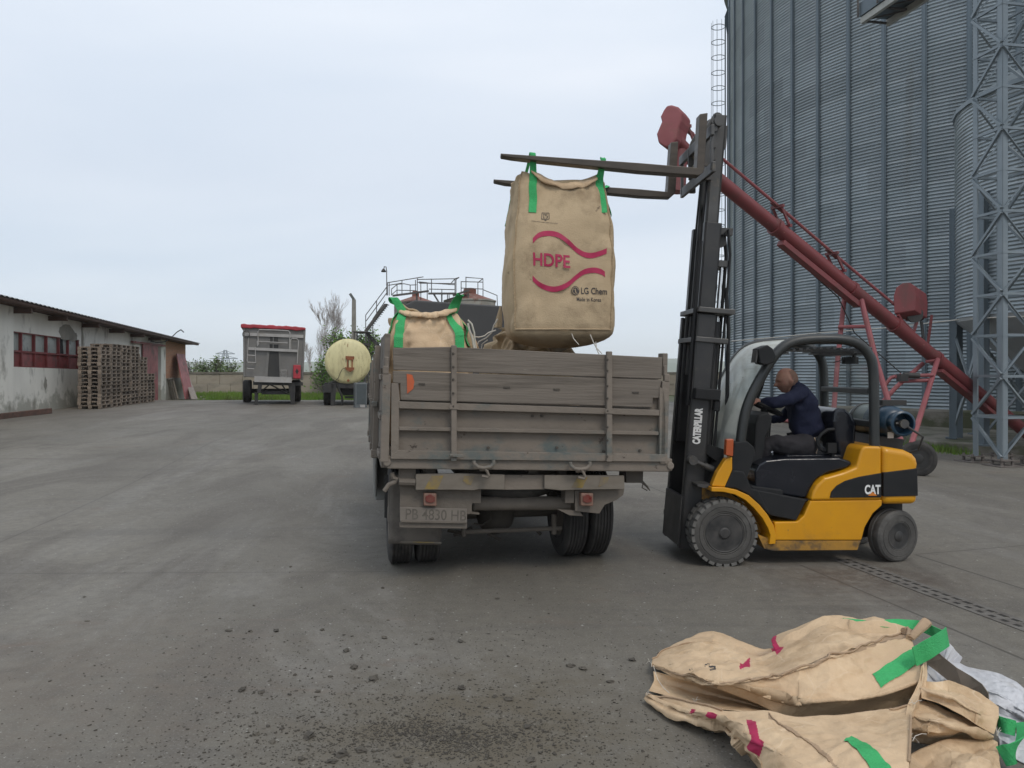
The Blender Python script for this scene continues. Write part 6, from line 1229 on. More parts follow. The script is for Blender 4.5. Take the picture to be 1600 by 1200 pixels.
# hands: palm, four bent fingers and a thumb closed round what they hold
def hand(mb, c, d, up, side, s_=1):
    d, up = V(d).normalized(), V(up).normalized(); sd_ = d.cross(up).normalized()*side
    mb.tube([c, c+d*.03, c+d*.065, c+d*.085], .03, 10, rr=[.024, .034, .038, .030], flat=.55)
    for i in range(4):
        b_ = c+d*.08+sd_*(i-1.5)*.019; L_ = (.034, .040, .037, .028)[i]
        mb.tube([b_, b_+d*L_+up*-.008, b_+d*(L_+.012)-up*.032, b_+d*(L_-.010)-up*.05, b_+d*(L_-.024)-up*.048], .0095, 6, rr=[.010, .0095, .009, .0085, .006])
    b_ = c+d*.035-sd_*.03; mb.tube([b_, b_-sd_*.018+d*.025-up*.012, b_-sd_*.010+d*.05-up*.03, b_+d*.065-up*.038], .011, 6, rr=[.014, .012, .010, .007])
hand(mb, D8(152, 470, .47), rF@V((-1, .25, -.1)), rF@V((-.1, 0, 1)), 1); hand(mb, D8(204, 622, .80), rF@V((-1, 0, .05)), rF@V((0, 0, 1)), -1)
obj('body', mb, M_skin, drv, smooth=180)
mb = MB()
def hairpt(u, v):
    uu = .29+u*.42; vv = .36+v*.40; p = headpt(uu, vv); return p+(p-hc).normalized()*.0025
mb.grid(hairpt, 30, 20); 
obj('hair', mb, mat('short_grey_hair', (.22, .13, .095), (.26, .155, .115), scale=60, rough=.95, bump=.6, bscale=200), drv, smooth=180)
# ---------------------------------------------------------------- grain silos
def galv(name, c1, c2, rough=.42, metal=.55, st=(1, 1, 1)):
    return mat(name, c1, c2, scale=.55, rough=rough, metal=metal, c3=(c1[0]*.86, c1[1]*.88, c1[2]*.88), s3=.5, lo3=.5, hi3=.75, stretch=st, rv=.06, det=8)
M_galv = galv('galvanised_sheet', (.27, .31, .33), (.31, .35, .37), st=(1, 1, 3.5)); M_galv2 = galv('galvanised_profile', (.12, .15, .17), (.15, .18, .20), rough=.5)
M_galv3 = galv('galvanised_steel', (.205, .24, .26), (.25, .285, .305), rough=.5, metal=.4)
M_conc = mat('mossy_concrete', (.15, .135, .11), (.21, .19, .16), scale=1.5, rough=.95, bump=.5, bscale=12, c3=(.075, .08, .045), s3=.9, lo3=.45, hi3=.6, stretch=(1, 1, 2))
def panelled(m, dz, da):
    n = m.node_tree; L = n.links.new; B = n.nodes['Principled BSDF']; src = B.inputs['Base Color'].links[0].from_socket
    def ma(op, a, b=None, c=None):
        t = nd(n, 'ShaderNodeMath', operation=op)
        for i, q in enumerate((a, b, c)):
            if q is None: continue
            if hasattr(q, 'links'): L(q, t.inputs[i])
            else: t.inputs[i].default_value = q
        return t.outputs[0]
    tcn = nd(n, 'ShaderNodeTexCoord'); sp = nd(n, 'ShaderNodeSeparateXYZ'); L(tcn.outputs['Object'], sp.inputs[0]); row = ma('FLOOR', ma('DIVIDE', sp.outputs[2], dz)); an = ma('ARCTAN2', sp.outputs[1], sp.outputs[0]); col_ = ma('FLOOR', ma('ADD', ma('DIVIDE', an, da), ma('MULTIPLY', ma('MODULO', row, 2.0), .5)))
    cb = nd(n, 'ShaderNodeCombineXYZ'); L(row, cb.inputs[0]); L(col_, cb.inputs[1]); wn = nd(n, 'ShaderNodeTexWhiteNoise', noise_dimensions='2D'); L(cb.outputs[0], wn.inputs['Vector'])
    hs = nd(n, 'ShaderNodeHueSaturation'); L(src, hs.inputs['Color']); L(ma('MULTIPLY_ADD', wn.outputs['Value'], .24, .88), hs.inputs['Value'])
    fz = ma('FRACT', ma('DIVIDE', sp.outputs[2], dz)); ed = ma('LESS_THAN', fz, .06); mx = nd(n, 'ShaderNodeMix', data_type='RGBA'); L(ma('MULTIPLY', ed, .30), mx.inputs[0]); L(hs.outputs[0], mx.inputs[6]); mx.inputs[7].default_value = (.55, .58, .58, 1)
    mp_ = nd(n, 'ShaderNodeMapping'); mp_.inputs['Scale'].default_value = (1, 1, .06); L(tcn.outputs['Object'], mp_.inputs[0]); ns = nd(n, 'ShaderNodeTexNoise'); ns.inputs['Scale'].default_value = 3.5; ns.inputs['Detail'].default_value = 6; L(mp_.outputs[0], ns.inputs['Vector'])
    r_ = nd(n, 'ShaderNodeMapRange'); L(ns.outputs['Fac'], r_.inputs[0]); r_.inputs[1].default_value = .60; r_.inputs[2].default_value = .74; r_.inputs[4].default_value = .28; m3 = nd(n, 'ShaderNodeMix', data_type='RGBA'); L(r_.outputs[0], m3.inputs[0]); L(mx.outputs[2], m3.inputs[6]); m3.inputs[7].default_value = (.17, .155, .125, 1)
    L(m3.outputs[2], B.inputs['Base Color'])
panelled(M_galv, .832, 2*math.pi/31)
SC = V((21.2, 32.4, 0)); SR = 12.0; SH = 18.95; SB = .72
silo = thing('grain_silo', 'huge corrugated galvanised grain silo with vertical ribs filling the right side', 'silo', SC)
mb = MB(); nseg = 62*3; P_ = .104; k = 6; nr_ = int((SH-SB)/P_*k); vs = []
cs = [(math.cos(2*math.pi*i/nseg), math.sin(2*math.pi*i/nseg)) for i in range(nseg)]
for j in range(nr_+1):
    z = SB+j*P_/k; r_ = SR+.021*math.cos(2*math.pi*j/k); vs += [(SC.x+r_*c, SC.y+r_*s_, z) for c, s_ in cs]
mb.v = [V(p) for p in vs]; mb.f = [[j*nseg+i, j*nseg+(i+1) % nseg, (j+1)*nseg+(i+1) % nseg, (j+1)*nseg+i] for j in range(nr_) for i in range(nseg)]; mb.m = [0]*len(mb.f)
obj('wall', mb, M_galv, silo, smooth=180)
for j in range(62):
    a = R(-90-58.3+j*360/62); e = V((math.cos(a), math.sin(a), 0)); tt = V((-e.y, e.x, 0)); m = Matrix((tt, e, V((0, 0, 1)))).transposed(); mb = MB()
    for x, w_, d_ in ((-.055, .035, .03), (.055, .035, .03)): mb.box(SC+e*(SR+.017+d_/2)+tt*x+V((0, 0, (SH+SB)/2)), (w_, d_, SH-SB), m)
    mb.box(SC+e*(SR+.05)+V((0, 0, (SH+SB)/2)), (.075, .03, SH-SB), m)
    obj('stiffener', mb, M_galv2, silo, smooth=0)
mb = MB(); mb.lathe([(SR+.25, SH-.12), (SR+.25, SH+.02), (SR-3, SH+1.6), (1.2, SH+6.0), (1.2, SH+6.6), (0, SH+6.7)], SC, (0, 0, 1), 124); obj('roof', mb, M_galv, silo, smooth=0)
mb = MB(); mb.hexa([P(1132, 26, 35), P(1141, 2, 35), P(1141, 2, 35.4), P(1132, 26, 35.4)], [P(1136, 54, 35), P(1141, 40, 35), P(1141, 40, 35.4), P(1136, 54, 35.4)]); obj('sheet_flap', mb, M_galv2, silo, smooth=0)
for j in range(0, 0):
    a = math.pi-R(15)+R(3)*j*-1; e = V((math.cos(a), math.sin(a), 0)); tt = V((-e.y, e.x, 0)); mb = MB(); mb.hexa([SC+e*(SR+.2)+tt*s_*.12+V((0, 0, z)) for s_, z in ((-1, SH-.1), (1, SH-.1), (1, SH+.16), (-1, SH+.16))], [SC+e*(SR+.42)+tt*s_*.05+V((0, 0, z)) for s_, z in ((-1, SH-.2), (1, SH-.2), (1, SH-.02), (-1, SH-.02))]); obj('eave_flap', mb, M_galv2, silo, smooth=0)
mb = MB(); mb.lathe([(SR+.35, 0), (SR+.35, .66), (SR+.30, SB), (SR-.1, SB)], SC, (0, 0, 1), 150); obj('plinth', mb, M_conc, silo, smooth=30)
mb = MB(); mb.tube([SC+V((math.cos(R(a)), math.sin(R(a)), 0))*(SR+.5)+V((0, 0, .12)) for a in range(-175, -95, 2)], .06, 8); obj('base_pipe', mb, M_redsheet, silo)
# caged ladder on the silo's edge
LH = 17.7
th = R(180-15.1); e = V((math.cos(th), math.sin(th), 0)); tt = V((-e.y, e.x, 0)); c = SC+e*(SR+.20)
lad = thing('caged_ladder', 'tall caged steel ladder up the left edge of the big silo', 'ladder', V((c.x, c.y, .7)))
mb = MB()
for s_ in (-1, 1): mb.bar(c+tt*s_*.22-e*.06+V((0, 0, .8)), c+tt*s_*.22-e*.06+V((0, 0, LH-.3)), .03, .05)
z = 1.0
while z < LH-.4: mb.cyl(c+tt*.22-e*.06+V((0, 0, z)), c-tt*.22-e*.06+V((0, 0, z)), .012, n=5, caps=False); z += .28
obj('ladder', mb, M_galv2, lad, smooth=0)
z = 2.9
cage = MB()
while z < LH-.1:
    cage.tube([c+e*(-.06+.30*(1-math.cos(a))*1.0)+tt*.32*math.sin(a)*1+V((0, 0, z)) for a in [math.pi*.0+2*math.pi*i/16 for i in range(17)]], .016, 5); z += .68
for a in (60, 100, 140, 180, 220, 260, 300):
    a = R(a); q_ = c+e*(-.06+.30*(1-math.cos(a)))+tt*.32*math.sin(a); cage.bar(q_+V((0, 0, 2.9)), q_+V((0, 0, LH-.3)), .022, .01)
obj('cage', cage, M_galv2, lad, smooth=0)
# hopper silo at the right edge, on its slab
HC = V((13.4, 18.05, 0)); HR = 2.98
hs = thing('hopper_silo', 'smaller corrugated silo with cone bottom standing on steel columns at the right edge', 'silo', HC)
mb = MB(); nseg = 120; P_ = .085; z0_, z1_ = 3.1, 8.0; nr_ = int((z1_-z0_)/P_*k); cs = [(math.cos(2*math.pi*i/nseg), math.sin(2*math.pi*i/nseg)) for i in range(nseg)]; vs = []
for j in range(nr_+1):
    z = z0_+j*P_/k; r_ = HR+.014*math.cos(2*math.pi*j/k); vs += [V((HC.x+r_*c_, HC.y+r_*s_, z)) for c_, s_ in cs]
mb.v = vs; mb.f = [[j*nseg+i, j*nseg+(i+1) % nseg, (j+1)*nseg+(i+1) % nseg, (j+1)*nseg+i] for j in range(nr_) for i in range(nseg)]; mb.m = [0]*len(mb.f)
obj('wall', mb, M_galv, hs, smooth=180)
mb = MB(); mb.lathe([(HR+.06, 7.92), (HR+.06, 8.02), (.4, 9.6), (.4, 9.9), (0, 9.95)], HC, (0, 0, 1), 30); obj('roof', mb, M_galv3, hs, smooth=0)
mb = MB(); mb.lathe([(HR, 3.1), (HR-.02, 3.02), (.28, .75), (.28, .5), (0, .5)], HC, (0, 0, 1), 24); obj('hopper', mb, galv('hopper_sheet', (.34, .355, .36), (.40, .415, .42), metal=.2), hs, smooth=0)
for j in range(10):
    a = R(152+36*j); e = V((math.cos(a), math.sin(a), 0)); tt = V((-e.y, e.x, 0)); m = Matrix((tt, e, V((0, 0, 1)))).transposed(); mb = MB()
    mb.box(HC+e*(HR+.10)+V((0, 0, 3.0)), (.17, .05, 5.6), m); mb.box(HC+e*(HR+.04)+tt*.07+V((0, 0, 3.0)), (.03, .12, 5.6), m); mb.box(HC+e*(HR+.04)-tt*.07+V((0, 0, 3.0)), (.03, .12, 5.6), m); mb.box(HC+e*(HR+.08)+V((0, 0, .23)), (.3, .25, .03), m); obj('column', mb, M_galv2, hs, smooth=0)
    a2 = R(152+36*(j+1)); e2 = V((math.cos(a2), math.sin(a2), 0)); mb = MB(); mb.bar(HC+e*HR+V((0, 0, .5)), HC+e2*HR+V((0, 0, 2.7)), .05, .05); mb.bar(HC+e*HR+V((0, 0, 2.7)), HC+e2*HR+V((0, 0, .5)), .05, .05); obj('brace', mb, M_galv3, hs, smooth=0)
# pair of columns left of it
tw_ = thing('steel_column', 'tall dark channel column beside the hopper silo, on the mossy slab', 'column', P(1497, 683, 19.9)); mb = MB(); b = P(1497, 683, 19.9); b.z = .2; t_ = P(1497, 325, 19.9)
mb.bar(b, V((b.x, b.y, t_.z)), .16, .14, (0, 1, 0)); obj('column', mb, M_galv2, tw_, smooth=0)
slab = MB(); pts = [(9.95, 18.8), (11.3, 17.65), (16.5, 13.6), (21, 17.5), (13, 25), (10.0, 21.5)]; slab.prism(pts, lambda a, b, d: V((a, b, d)), -.05, .2); solo('concrete_slab', slab, M_conc, 'low mossy concrete slab under the hopper silo', 'slab', smooth=0, bevel=.03)
# ---------------------------------------------------------------- lattice tower carrying the catwalk
n0 = V((9.56, 15.6, 0)); u_v = V((-.13, .76, 0)); v_v = V((.66, .12, 0)); L4 = [n0, n0+u_v, n0+u_v+v_v, n0+v_v]
tow = thing('lattice_tower', 'galvanised lattice steel tower with cross bracing at the right edge', 'tower', n0+(u_v+v_v)/2)
zz = [.13+.81*i for i in range(0, 15)]; TH = zz[-1]
for c in L4:
    mb = MB(); din = ((n0+(u_v+v_v)/2)-c); a = u_v.normalized(); b = v_v.normalized(); sa = 1 if din.dot(a) > 0 else -1; sb = 1 if din.dot(b) > 0 else -1
    m = Matrix((b, a, V((0, 0, 1)))).transposed()
    mb.box(c+a*sa*.06+V((0, 0, TH/2+.06)), (.012, .12, TH-.10), m); mb.box(c+b*sb*.066+V((0, 0, TH/2+.06)), (.11, .012, TH-.10), m); obj('leg', mb, M_galv3, tow, smooth=0)
    mb = MB(); mb.box(c+V((0, 0, .012)), (.5, .5, .02), m); mb.box(c+V((0, 0, .12)), (.34, .34, .016), m)
    for i in (-1, 1):
        for j in (-1, 1): mb.cyl(c+a*i*.12+b*j*.12+V((0, 0, .02)), c+a*i*.12+b*j*.12+V((0, 0, .17)), .03, n=8)
    obj('foot', mb, mat('foot_steel', (.16, .14, .125), (.1, .085, .075), scale=8, rough=.8), tow, smooth=30)
for fi in range(4):
    p, q_ = L4[fi], L4[(fi+1) % 4]
    for i in range(1, len(zz)):
        mb = MB(); off = V((-(q_-p).y, (q_-p).x, 0)).normalized()*-.012*(1 if fi % 2 else 1)
        mb.bar(p+off+V((0, 0, zz[i])), q_+off+V((0, 0, zz[i])), .05, .05); obj('horizontal', mb, M_galv3, tow, smooth=0)
        a, b = (p, q_) if (i+fi) % 2 else (q_, p); mb = MB(); mb.bar(a-off*2+V((0, 0, zz[i-1]+.04)), b-off*2+V((0, 0, zz[i]-.04)), .05, .012 if fi % 2 else .05); obj('diagonal', mb, M_galv3, tow, smooth=0)
# catwalk overhead
cz = 11.0; a = P(1347, 34, 20.9); a.z = cz; d = V((.19, -1, 0)).normalized(); s_ = V((d.y, -d.x, 0))*-1
cat_ = thing('catwalk', 'elevated steel catwalk and conveyor crossing over the lattice tower at the top edge', 'catwalk', a)
mb = MB(); Lc = 13.0; rt = V((1, .19, 0)).normalized()
mb.bar(a, a+d*Lc, .10, .16); mb.bar(a+rt*.75, a+rt*.75+d*Lc, .10, .16); obj('beam', mb, mat('catwalk_beam', (.42, .42, .38), (.35, .35, .32), scale=2, rough=.6), cat_, smooth=0)
mb = MB(); mb.hexa([a+V((0, 0, .1))-rt*.08, a+rt*.85+V((0, 0, .1)), a+rt*.85+d*Lc+V((0, 0, .1)), a+d*Lc+V((0, 0, .1))-rt*.08], [a+V((0, 0, .45))-rt*.08, a+rt*.85+V((0, 0, .45)), a+rt*.85+d*Lc+V((0, 0, .45)), a+d*Lc+V((0, 0, .45))-rt*.08])
obj('conveyor_trough', mb, M_galv2, cat_, smooth=0)
mb = MB()
for i in range(16):
    x = i*.8; mb.bar(a+d*x, a+rt*.75+d*x, .05, .05); mb.bar(a+d*x, a+rt*.75+d*(x+.8), .03, .03)
    mb.bar(a+d*x-rt*.12+V((0, 0, .1)), a+d*x-rt*.12+V((0, 0, 1.3)), .04, .04); mb.bar(a+d*x+rt*.87+V((0, 0, .1)), a+d*x+rt*.87+V((0, 0, 1.3)), .04, .04)
for z in (.75, 1.3):
    for o_ in (-.12, .87): mb.bar(a+rt*o_+V((0, 0, z)), a+rt*o_+d*Lc+V((0, 0, z)), .04, .04)
obj('railing', mb, M_rail, cat_, smooth=0)
# thin white cable strung along the silos
mb = MB(); mb.tube([P(*p) for p in ((1143, 533, 26), (1214, 527, 23.5), (1270, 521, 22), (1377, 513, 20.5), (1440, 506, 20), (1497, 499.5, 19), (1530, 497, 17.8), (1600, 494.5, 16.5), (1700, 492, 15.4))], .013, 6); solo('cable', mb, M_rope, 'thin white cable strung slackly across the front of the silos', 'cable')
# ---------------------------------------------------------------- red grain auger
M_red = mat('auger_red', (.185, .040, .042), (.15, .034, .036), scale=1.5, rough=.5, c3=(.12, .045, .04), s3=3, lo3=.5, hi3=.68, rv=.1, c5=(.26, .11, .09), s5=9, lo5=.65)
M_redf = mat('auger_red_faded', (.26, .070, .078), (.21, .056, .062), scale=3, rough=.6, c3=(.2, .07, .06), s3=5)
a0, a1 = P(1050, 222, 13.0), P(1600, 673, 17.5)
ad = (a1-a0).normalized(); up_ = (V((0, 0, 1))-ad*ad.z).normalized(); sd_ = ad.cross(up_)
def AT(px_): 
    k_ = (px_-800)/F; t_ = (k_*a0.y-a0.x)/((a1-a0).x-k_*(a1-a0).y); return a0+(a1-a0)*t_
def AZ(px_, py_, dz=0): Z = AT(px_).y+dz; return P(px_, py_, Z)
aug = thing('grain_auger', 'long red grain auger on wheeled A-frame legs, slanting up in front of the silo', 'auger', G(1433, 745))
ra = .132
mb = MB(); e1 = a1+ad*1.2; e1.z = max(.25, e1.z); mb.tube([a0+ad*.2, AT(1210)], ra*.93, 22); mb.tube([AT(1210), a1+ad*.5], ra, 22)
for x in (1212, 1330, 1398, 1462): c = AT(x); mb.cyl(c-ad*.04, c+ad*.04, ra+.025, n=22)
obj('tube', mb, M_red, aug, smooth=40)
for x_, y_, w_, h_ in ((1225, 1345, .16, .10), (1470, 1560, .2, .08)): mb = MB(); mb.bar(AT(x_)-up_*.18, AT(y_)-up_*.18, w_, h_, up_); obj('support_channel', mb, M_red, aug, smooth=0, bevel=.01)
hd = [(1045, 170), (1055, 173), (1062, 182), (1060, 195), (1056, 205), (1053, 222), (1046, 232), (1036, 236), (1025, 229), (1022, 215), (1027, 203), (1030, 196), (1028, 188), (1033, 178), (1038, 171)]
def FP(Z0, dpt): return lambda a, b, d_: P(a, b, Z0+d_)
hp = [V(((a-800)/F*12.8, 0, CH+(HY-b)/F*12.8)) for a, b in hd]
mb = MB(); mb.prism([(p.x, p.z) for p in hp], lambda a, b, d_: V((a+d_*.55, 12.6+d_, b)), 0, .42); obj('gear_case', mb, M_redf, aug, smooth=0, bevel=.03, seg=3)
mb = MB(); c = P(1058, 250, 13.0); mb.cyl(P(1062, 232, 13.0), P(1055, 300, 13.0), .13, .17, n=16); mb.cyl(P(1050, 212, 12.8), AT(1100), .10, n=12); obj('spout', mb, M_red, aug, smooth=40)
mb = MB(); rp_ = [AZ(1062, 193), AZ(1131, 250), AZ(1215, 321), AZ(1302, 396), AZ(1400, 478)]; mb.tube(rp_, .028, 8); obj('truss_rod', mb, M_redf, aug)
for x, y in ((1070, 200), (1215, 323), (1300, 396)):
    mb = MB(); c = AZ(x, y); t_ = AT(x+8)+up_*ra
    mb.bar(c+sd_*.10-up_*.02, t_+sd_*.10, .03, .04); mb.bar(c-sd_*.10-up_*.02, t_-sd_*.10, .03, .04); mb.bar(c-sd_*.14, c+sd_*.14, .05, .05); mb.bar(t_-sd_*.14, t_+sd_*.14, .05, .05); mb.bar(c-ad*.15, c+ad*.18, .09, .03); obj('truss_post', mb, M_red, aug, smooth=0)
# motor under a domed cover
mc = AZ(1430, 466); mm_ = Matrix.Rotation(R(-18), 3, 'Y'); mb = MB()
prof = [(-.30, -.22), (-.30, .10)]+[(-.30+.24-.24*math.cos(a_), .10+.20*math.sin(a_)) for a_ in [math.pi/2*i/5 for i in range(1, 6)]]+[(.30, .30-.06), (.30, -.16)]
cov = [(1398, 490), (1397, 462), (1401, 449), (1412, 442), (1424, 440), (1431, 443), (1459, 460), (1460, 490), (1440, 478), (1429, 476), (1428, 487)]
dz0 = AT(1430).y-.35
pv = [V(((a-800)/F*dz0, 0, CH+(HY-b)/F*dz0)) for a, b in [(1397, 490), (1396, 462), (1400, 449), (1410, 442), (1421, 441), (1429, 447), (1431, 462), (1430, 485)]]
mb.prism([(p.x, p.z) for p in pv], lambda a, b, d_: V((a+d_*.78, dz0+d_*.6, b-d_*.26)), 0, .50); obj('motor_cover', mb, M_red, aug, smooth=0, bevel=.015, seg=3)
mb = MB(); mb.cyl(mc+V((-.25, .0, -.30)), mc+V((.2, .2, -.33)), .12, n=16); mb.cyl(mc+V((-.1, -.2, -.33)), mc+V((-.1, -.12, -.33)), .16, n=20); mb.cyl(mc+V((.2, .15, -.45)), AT(1440)+up_*ra, .03, n=6); obj('motor', mb, M_blk, aug)
mb = MB()
for (x, y), x2 in (((1403, 492), 1412), ((1440, 478), 1424), ((1456, 492), 1447), ((1408, 500), 1430)):
    mb.bar(AZ(x, y, -.1), AT(x2)+up_*ra*.8, .05, .05)
obj('motor_bracket', mb, M_red, aug, smooth=0)
# legs: tall pair, short pair, cross frame, winch, wheels
def leg(pts, r_=.045): mb = MB(); mb.tube([P(*p) for p in pts], r_, 10); obj('leg', mb, M_redf, aug)
leg([(1319, 468, 15.3), (1309, 560, 15.0), (1298, 700, 14.7)]); leg([(1345, 466, 15.0), (1368, 560, 14.6), (1392, 640, 14.2), (1408, 690, 13.9)], .05)
leg([(1465, 562, 15.9), (1447, 620, 15.0), (1424, 694, 14.1)], .05); leg([(1442, 568, 16.2), (1400, 605, 15.9), (1376, 632, 15.6), (1330, 690, 15.2)])
for pts in ([(1310, 511, 15.1), (1357, 510, 14.8)], [(1322, 470, 15.3), (1346, 467, 15.0)], [(1400, 588, 15.4), (1458, 586, 15.4)], [(1406, 596, 15.4), (1456, 594, 15.4)], [(1446, 565, 16.0), (1466, 563, 15.9)], [(1380, 606, 15.5), (1392, 590, 15.5), (1408, 586, 15.5)]): mb = MB(); mb.tube([P(*p) for p in pts], .035, 8); obj('leg_frame', mb, M_redf, aug)
mb = MB(); mb.cyl(P(1412, 586, 15.3), P(1436, 587, 15.3), .055, n=12); mb.box(P(1410, 590, 15.3), (.14, .2, .14)); obj('winch', mb, M_blk, aug)
mb = MB(); mb.tube([P(*p) for p in ((1225, 388, 14.3), (1310, 465, 15.0), (1335, 520, 15.1), (1408, 583, 15.3))], .012, 5); obj('cable', mb, M_blk, aug)
for (px_, py_, Z) in ((1434, 719, 14.1), (1352, 706, 15.4)):
    c = P(px_, py_, Z); c.z = .31; wheel(aug, c, V((-.45, -.9, 0)).normalized(), .31, .19, M_tyre_old, M_blk, groove=3, n=32)
mb = MB(); a = P(1426, 700, 14.1); a.z = .33; b = P(1350, 700, 15.4); b.z = .33; mb.cyl(a, b, .045, n=10); obj('axle', mb, M_redf, aug)
# ---------------------------------------------------------------- empty bulk bag lying crumpled in the foreground
EB = thing('empty_bulk_bag', 'crumpled empty tan bulk bag with green straps lying on the yard in front', 'bulk bag', G(1300, 1150))
def crm(P_, t):
    n_ = len(P_); t = max(0, min(n_-1.0001, t)); i = int(t); u = t-i; g_ = lambda k_: P_[k_] if 0 <= k_ < n_ else (P_[0]*2-P_[1] if k_ < 0 else P_[-1]*2-P_[-2])
    a, b, c, d = g_(i-1), g_(i), g_(i+1), g_(i+2); return .5*((2*b)+(-a+c)*u+(2*a-5*b+4*c-d)*u*u+(-a+3*b-3*c+d)*u**3)
def lrp(P_, t): n_ = len(P_); t = max(0, min(n_-1.0001, t)); i = int(t); return P_[i]*(1-t+i)+P_[i+1]*(t-i)
def tri(x): x = x-math.floor(x); return abs(x-.5)*4-1
FD = [(V((math.cos(a), math.sin(a), z)), f_) for a, z, f_ in ((.5, .6, 2.3), (1.3, -.4, 3.1), (2.4, .5, 2.7), (2.9, .1, 4.4))]
def folds(p, seed):
    s_ = 0
    for i, (d, f_) in enumerate(FD):
        m_ = max(0, noise.noise(p*1.7+V((seed+i*7, 3, i)))+.05)*2.2; s_ += m_*tri(p.dot(d)*f_+.55*noise.noise(p*1.3+V((seed, i, 0)))+seed)
    return s_
C6 = lambda a, b: (1000+a/5, 960+b/5); C7 = lambda a, b: (1300+a/5, 960+b/5)
M_hem = mat('hem', (.33, .225, .14), (.40, .28, .18), scale=9, rough=.85, bump=.5, bscale=50)
class Sheet:
    """cloth through control points given as (photo x, photo y, height above ground)"""
    def __init__(s, rows, amp=.012, seed=0, k=4.5, sharp=None): s.r = [[H(*p) for p in r_] for r_ in rows]; s.amp, s.seed, s.k = amp, seed, k
    def base(s, u, v):
        rr_ = [crm(r_, u*(len(r_)-1))*.6+lrp(r_, u*(len(r_)-1))*.4 for r_ in s.r]; t = v*(len(s.r)-1); return crm(rr_, t)*.12+lrp(rr_, t)*.88
    def at(s, u, v, off=0, fine=1):
        e = .004; p = s.base(u, v); du = s.base(min(1, u+e), v)-s.base(max(0, u-e), v); dv = s.base(u, min(1, v+e))-s.base(u, max(0, v-e)); n_ = du.cross(dv)
        n_ = n_.normalized() if n_.length > 1e-9 else V((0, 0, 1))
        if n_.dot(V((0, 0, CH))-p) < 0: n_ = -n_
        ed = min(1, 8*min(u, 1-u, v, 1-v)+.25)
        q_ = p+V((s.seed, 0, 0)); f = .25*noise.noise(q_*2.2)+.72*crease(p, s.k*.62, s.seed)+(.34*crease(p+V((3, 1, 0)), s.k*2.3, s.seed+9) if fine else 0)
        r2 = p+n_*(s.amp*f*2*ed+off); r2.z = max(r2.z, .006); return r2
    def find(s, px_, py_, n_=60):                     # parameters whose point is seen at a photo pixel
        best = None
        for i in range(n_+1):
            for j in range(n_+1):
                p = s.base(i/n_, j/n_); x = 800+F*p.x/p.y; y = HY-F*(p.z-CH)/p.y; d = (x-px_)**2+(y-py_)**2
                if best is None or d < best[0]: best = (d, i/n_, j/n_)
        _, u, v = best; st = .6/n_
        for _ in range(14):
            for du, dv in ((st, 0), (-st, 0), (0, st), (0, -st)):
                p = s.base(u+du, v+dv); d = (800+F*p.x/p.y-px_)**2+(HY-F*(p.z-CH)/p.y-py_)**2
                if d < best[0]: best = (d, u+du, v+dv)
            u, v = best[1], best[2]; st *= .8
        return u, v
    def mesh(s, nu, nv): mb = MB(); mb.grid(lambda u, v: s.at(u, v), nu, nv); return mb
def inside(x, y, pg):
    c = False; n_ = len(pg)
    for i in range(n_):
        (x1, y1), (x2, y2) = pg[i], pg[i-1]
        if (y1 > y) != (y2 > y) and x < (x2-x1)*(y-y1)/(y2-y1)+x1: c = not c
    return c
def ribbon(pts, h):
    return [(x, y) for x, y in pts]+[(x, y+h) for x, y in pts[::-1]]
def cloth(name, s, nu, nv, m_, par=EB, th=.003, prints=()):
    mb = s.mesh(nu, nv); ms_ = [m_]
    if prints:
        ms_ = [m_, M_magenta, M_ink, M_hem]
        for j in range(nv):
            for i in range(nu):
                p = s.base((i+.5)/nu, (j+.5)/nv); x = 800+F*p.x/p.y; y = HY-F*(p.z-CH)/p.y
                for k_, pg in prints:
                    if inside(x, y, pg): mb.m[j*nu+i] = k_
    o = obj(name, mb, ms_, par, smooth=180); md = o.modifiers.new('s', 'SOLIDIFY'); md.thickness = th; md.offset = 0; return o
def patch(name, s, quad, m_, off=.005, nu=50, nv=36, par=EB):
    c = [V(s.find(*p)+(0,)) for p in quad]; mb = MB(); mb.grid(lambda a, b: s.at(*((c[0]*(1-a)+c[1]*a)*(1-b)+(c[3]*(1-a)+c[2]*a)*b).xy, off, 1), nu, nv); return obj(name, mb, m_, par, smooth=180)
def seamline(s, pts, r_=.005, m_=None, off=.003, n_=220, wd=0):
    uv = [V(s.find(*p)+(0,)) for p in pts]; pp = [s.at(*crm(uv, (len(uv)-1)*i/n_).xy, off+.003, 1) for i in range(n_+1)]; mb = MB()
    if wd: mb.strip(pp, V((0, -wd*.5, wd)), .004)
    else: mb.tube(pp, r_, 5)
    return obj('seam', mb, m_ or M_bag2, EB, smooth=180)
#
C7_ = 0; C7 = lambda a, b: (1300+a/5, 960+b/5)
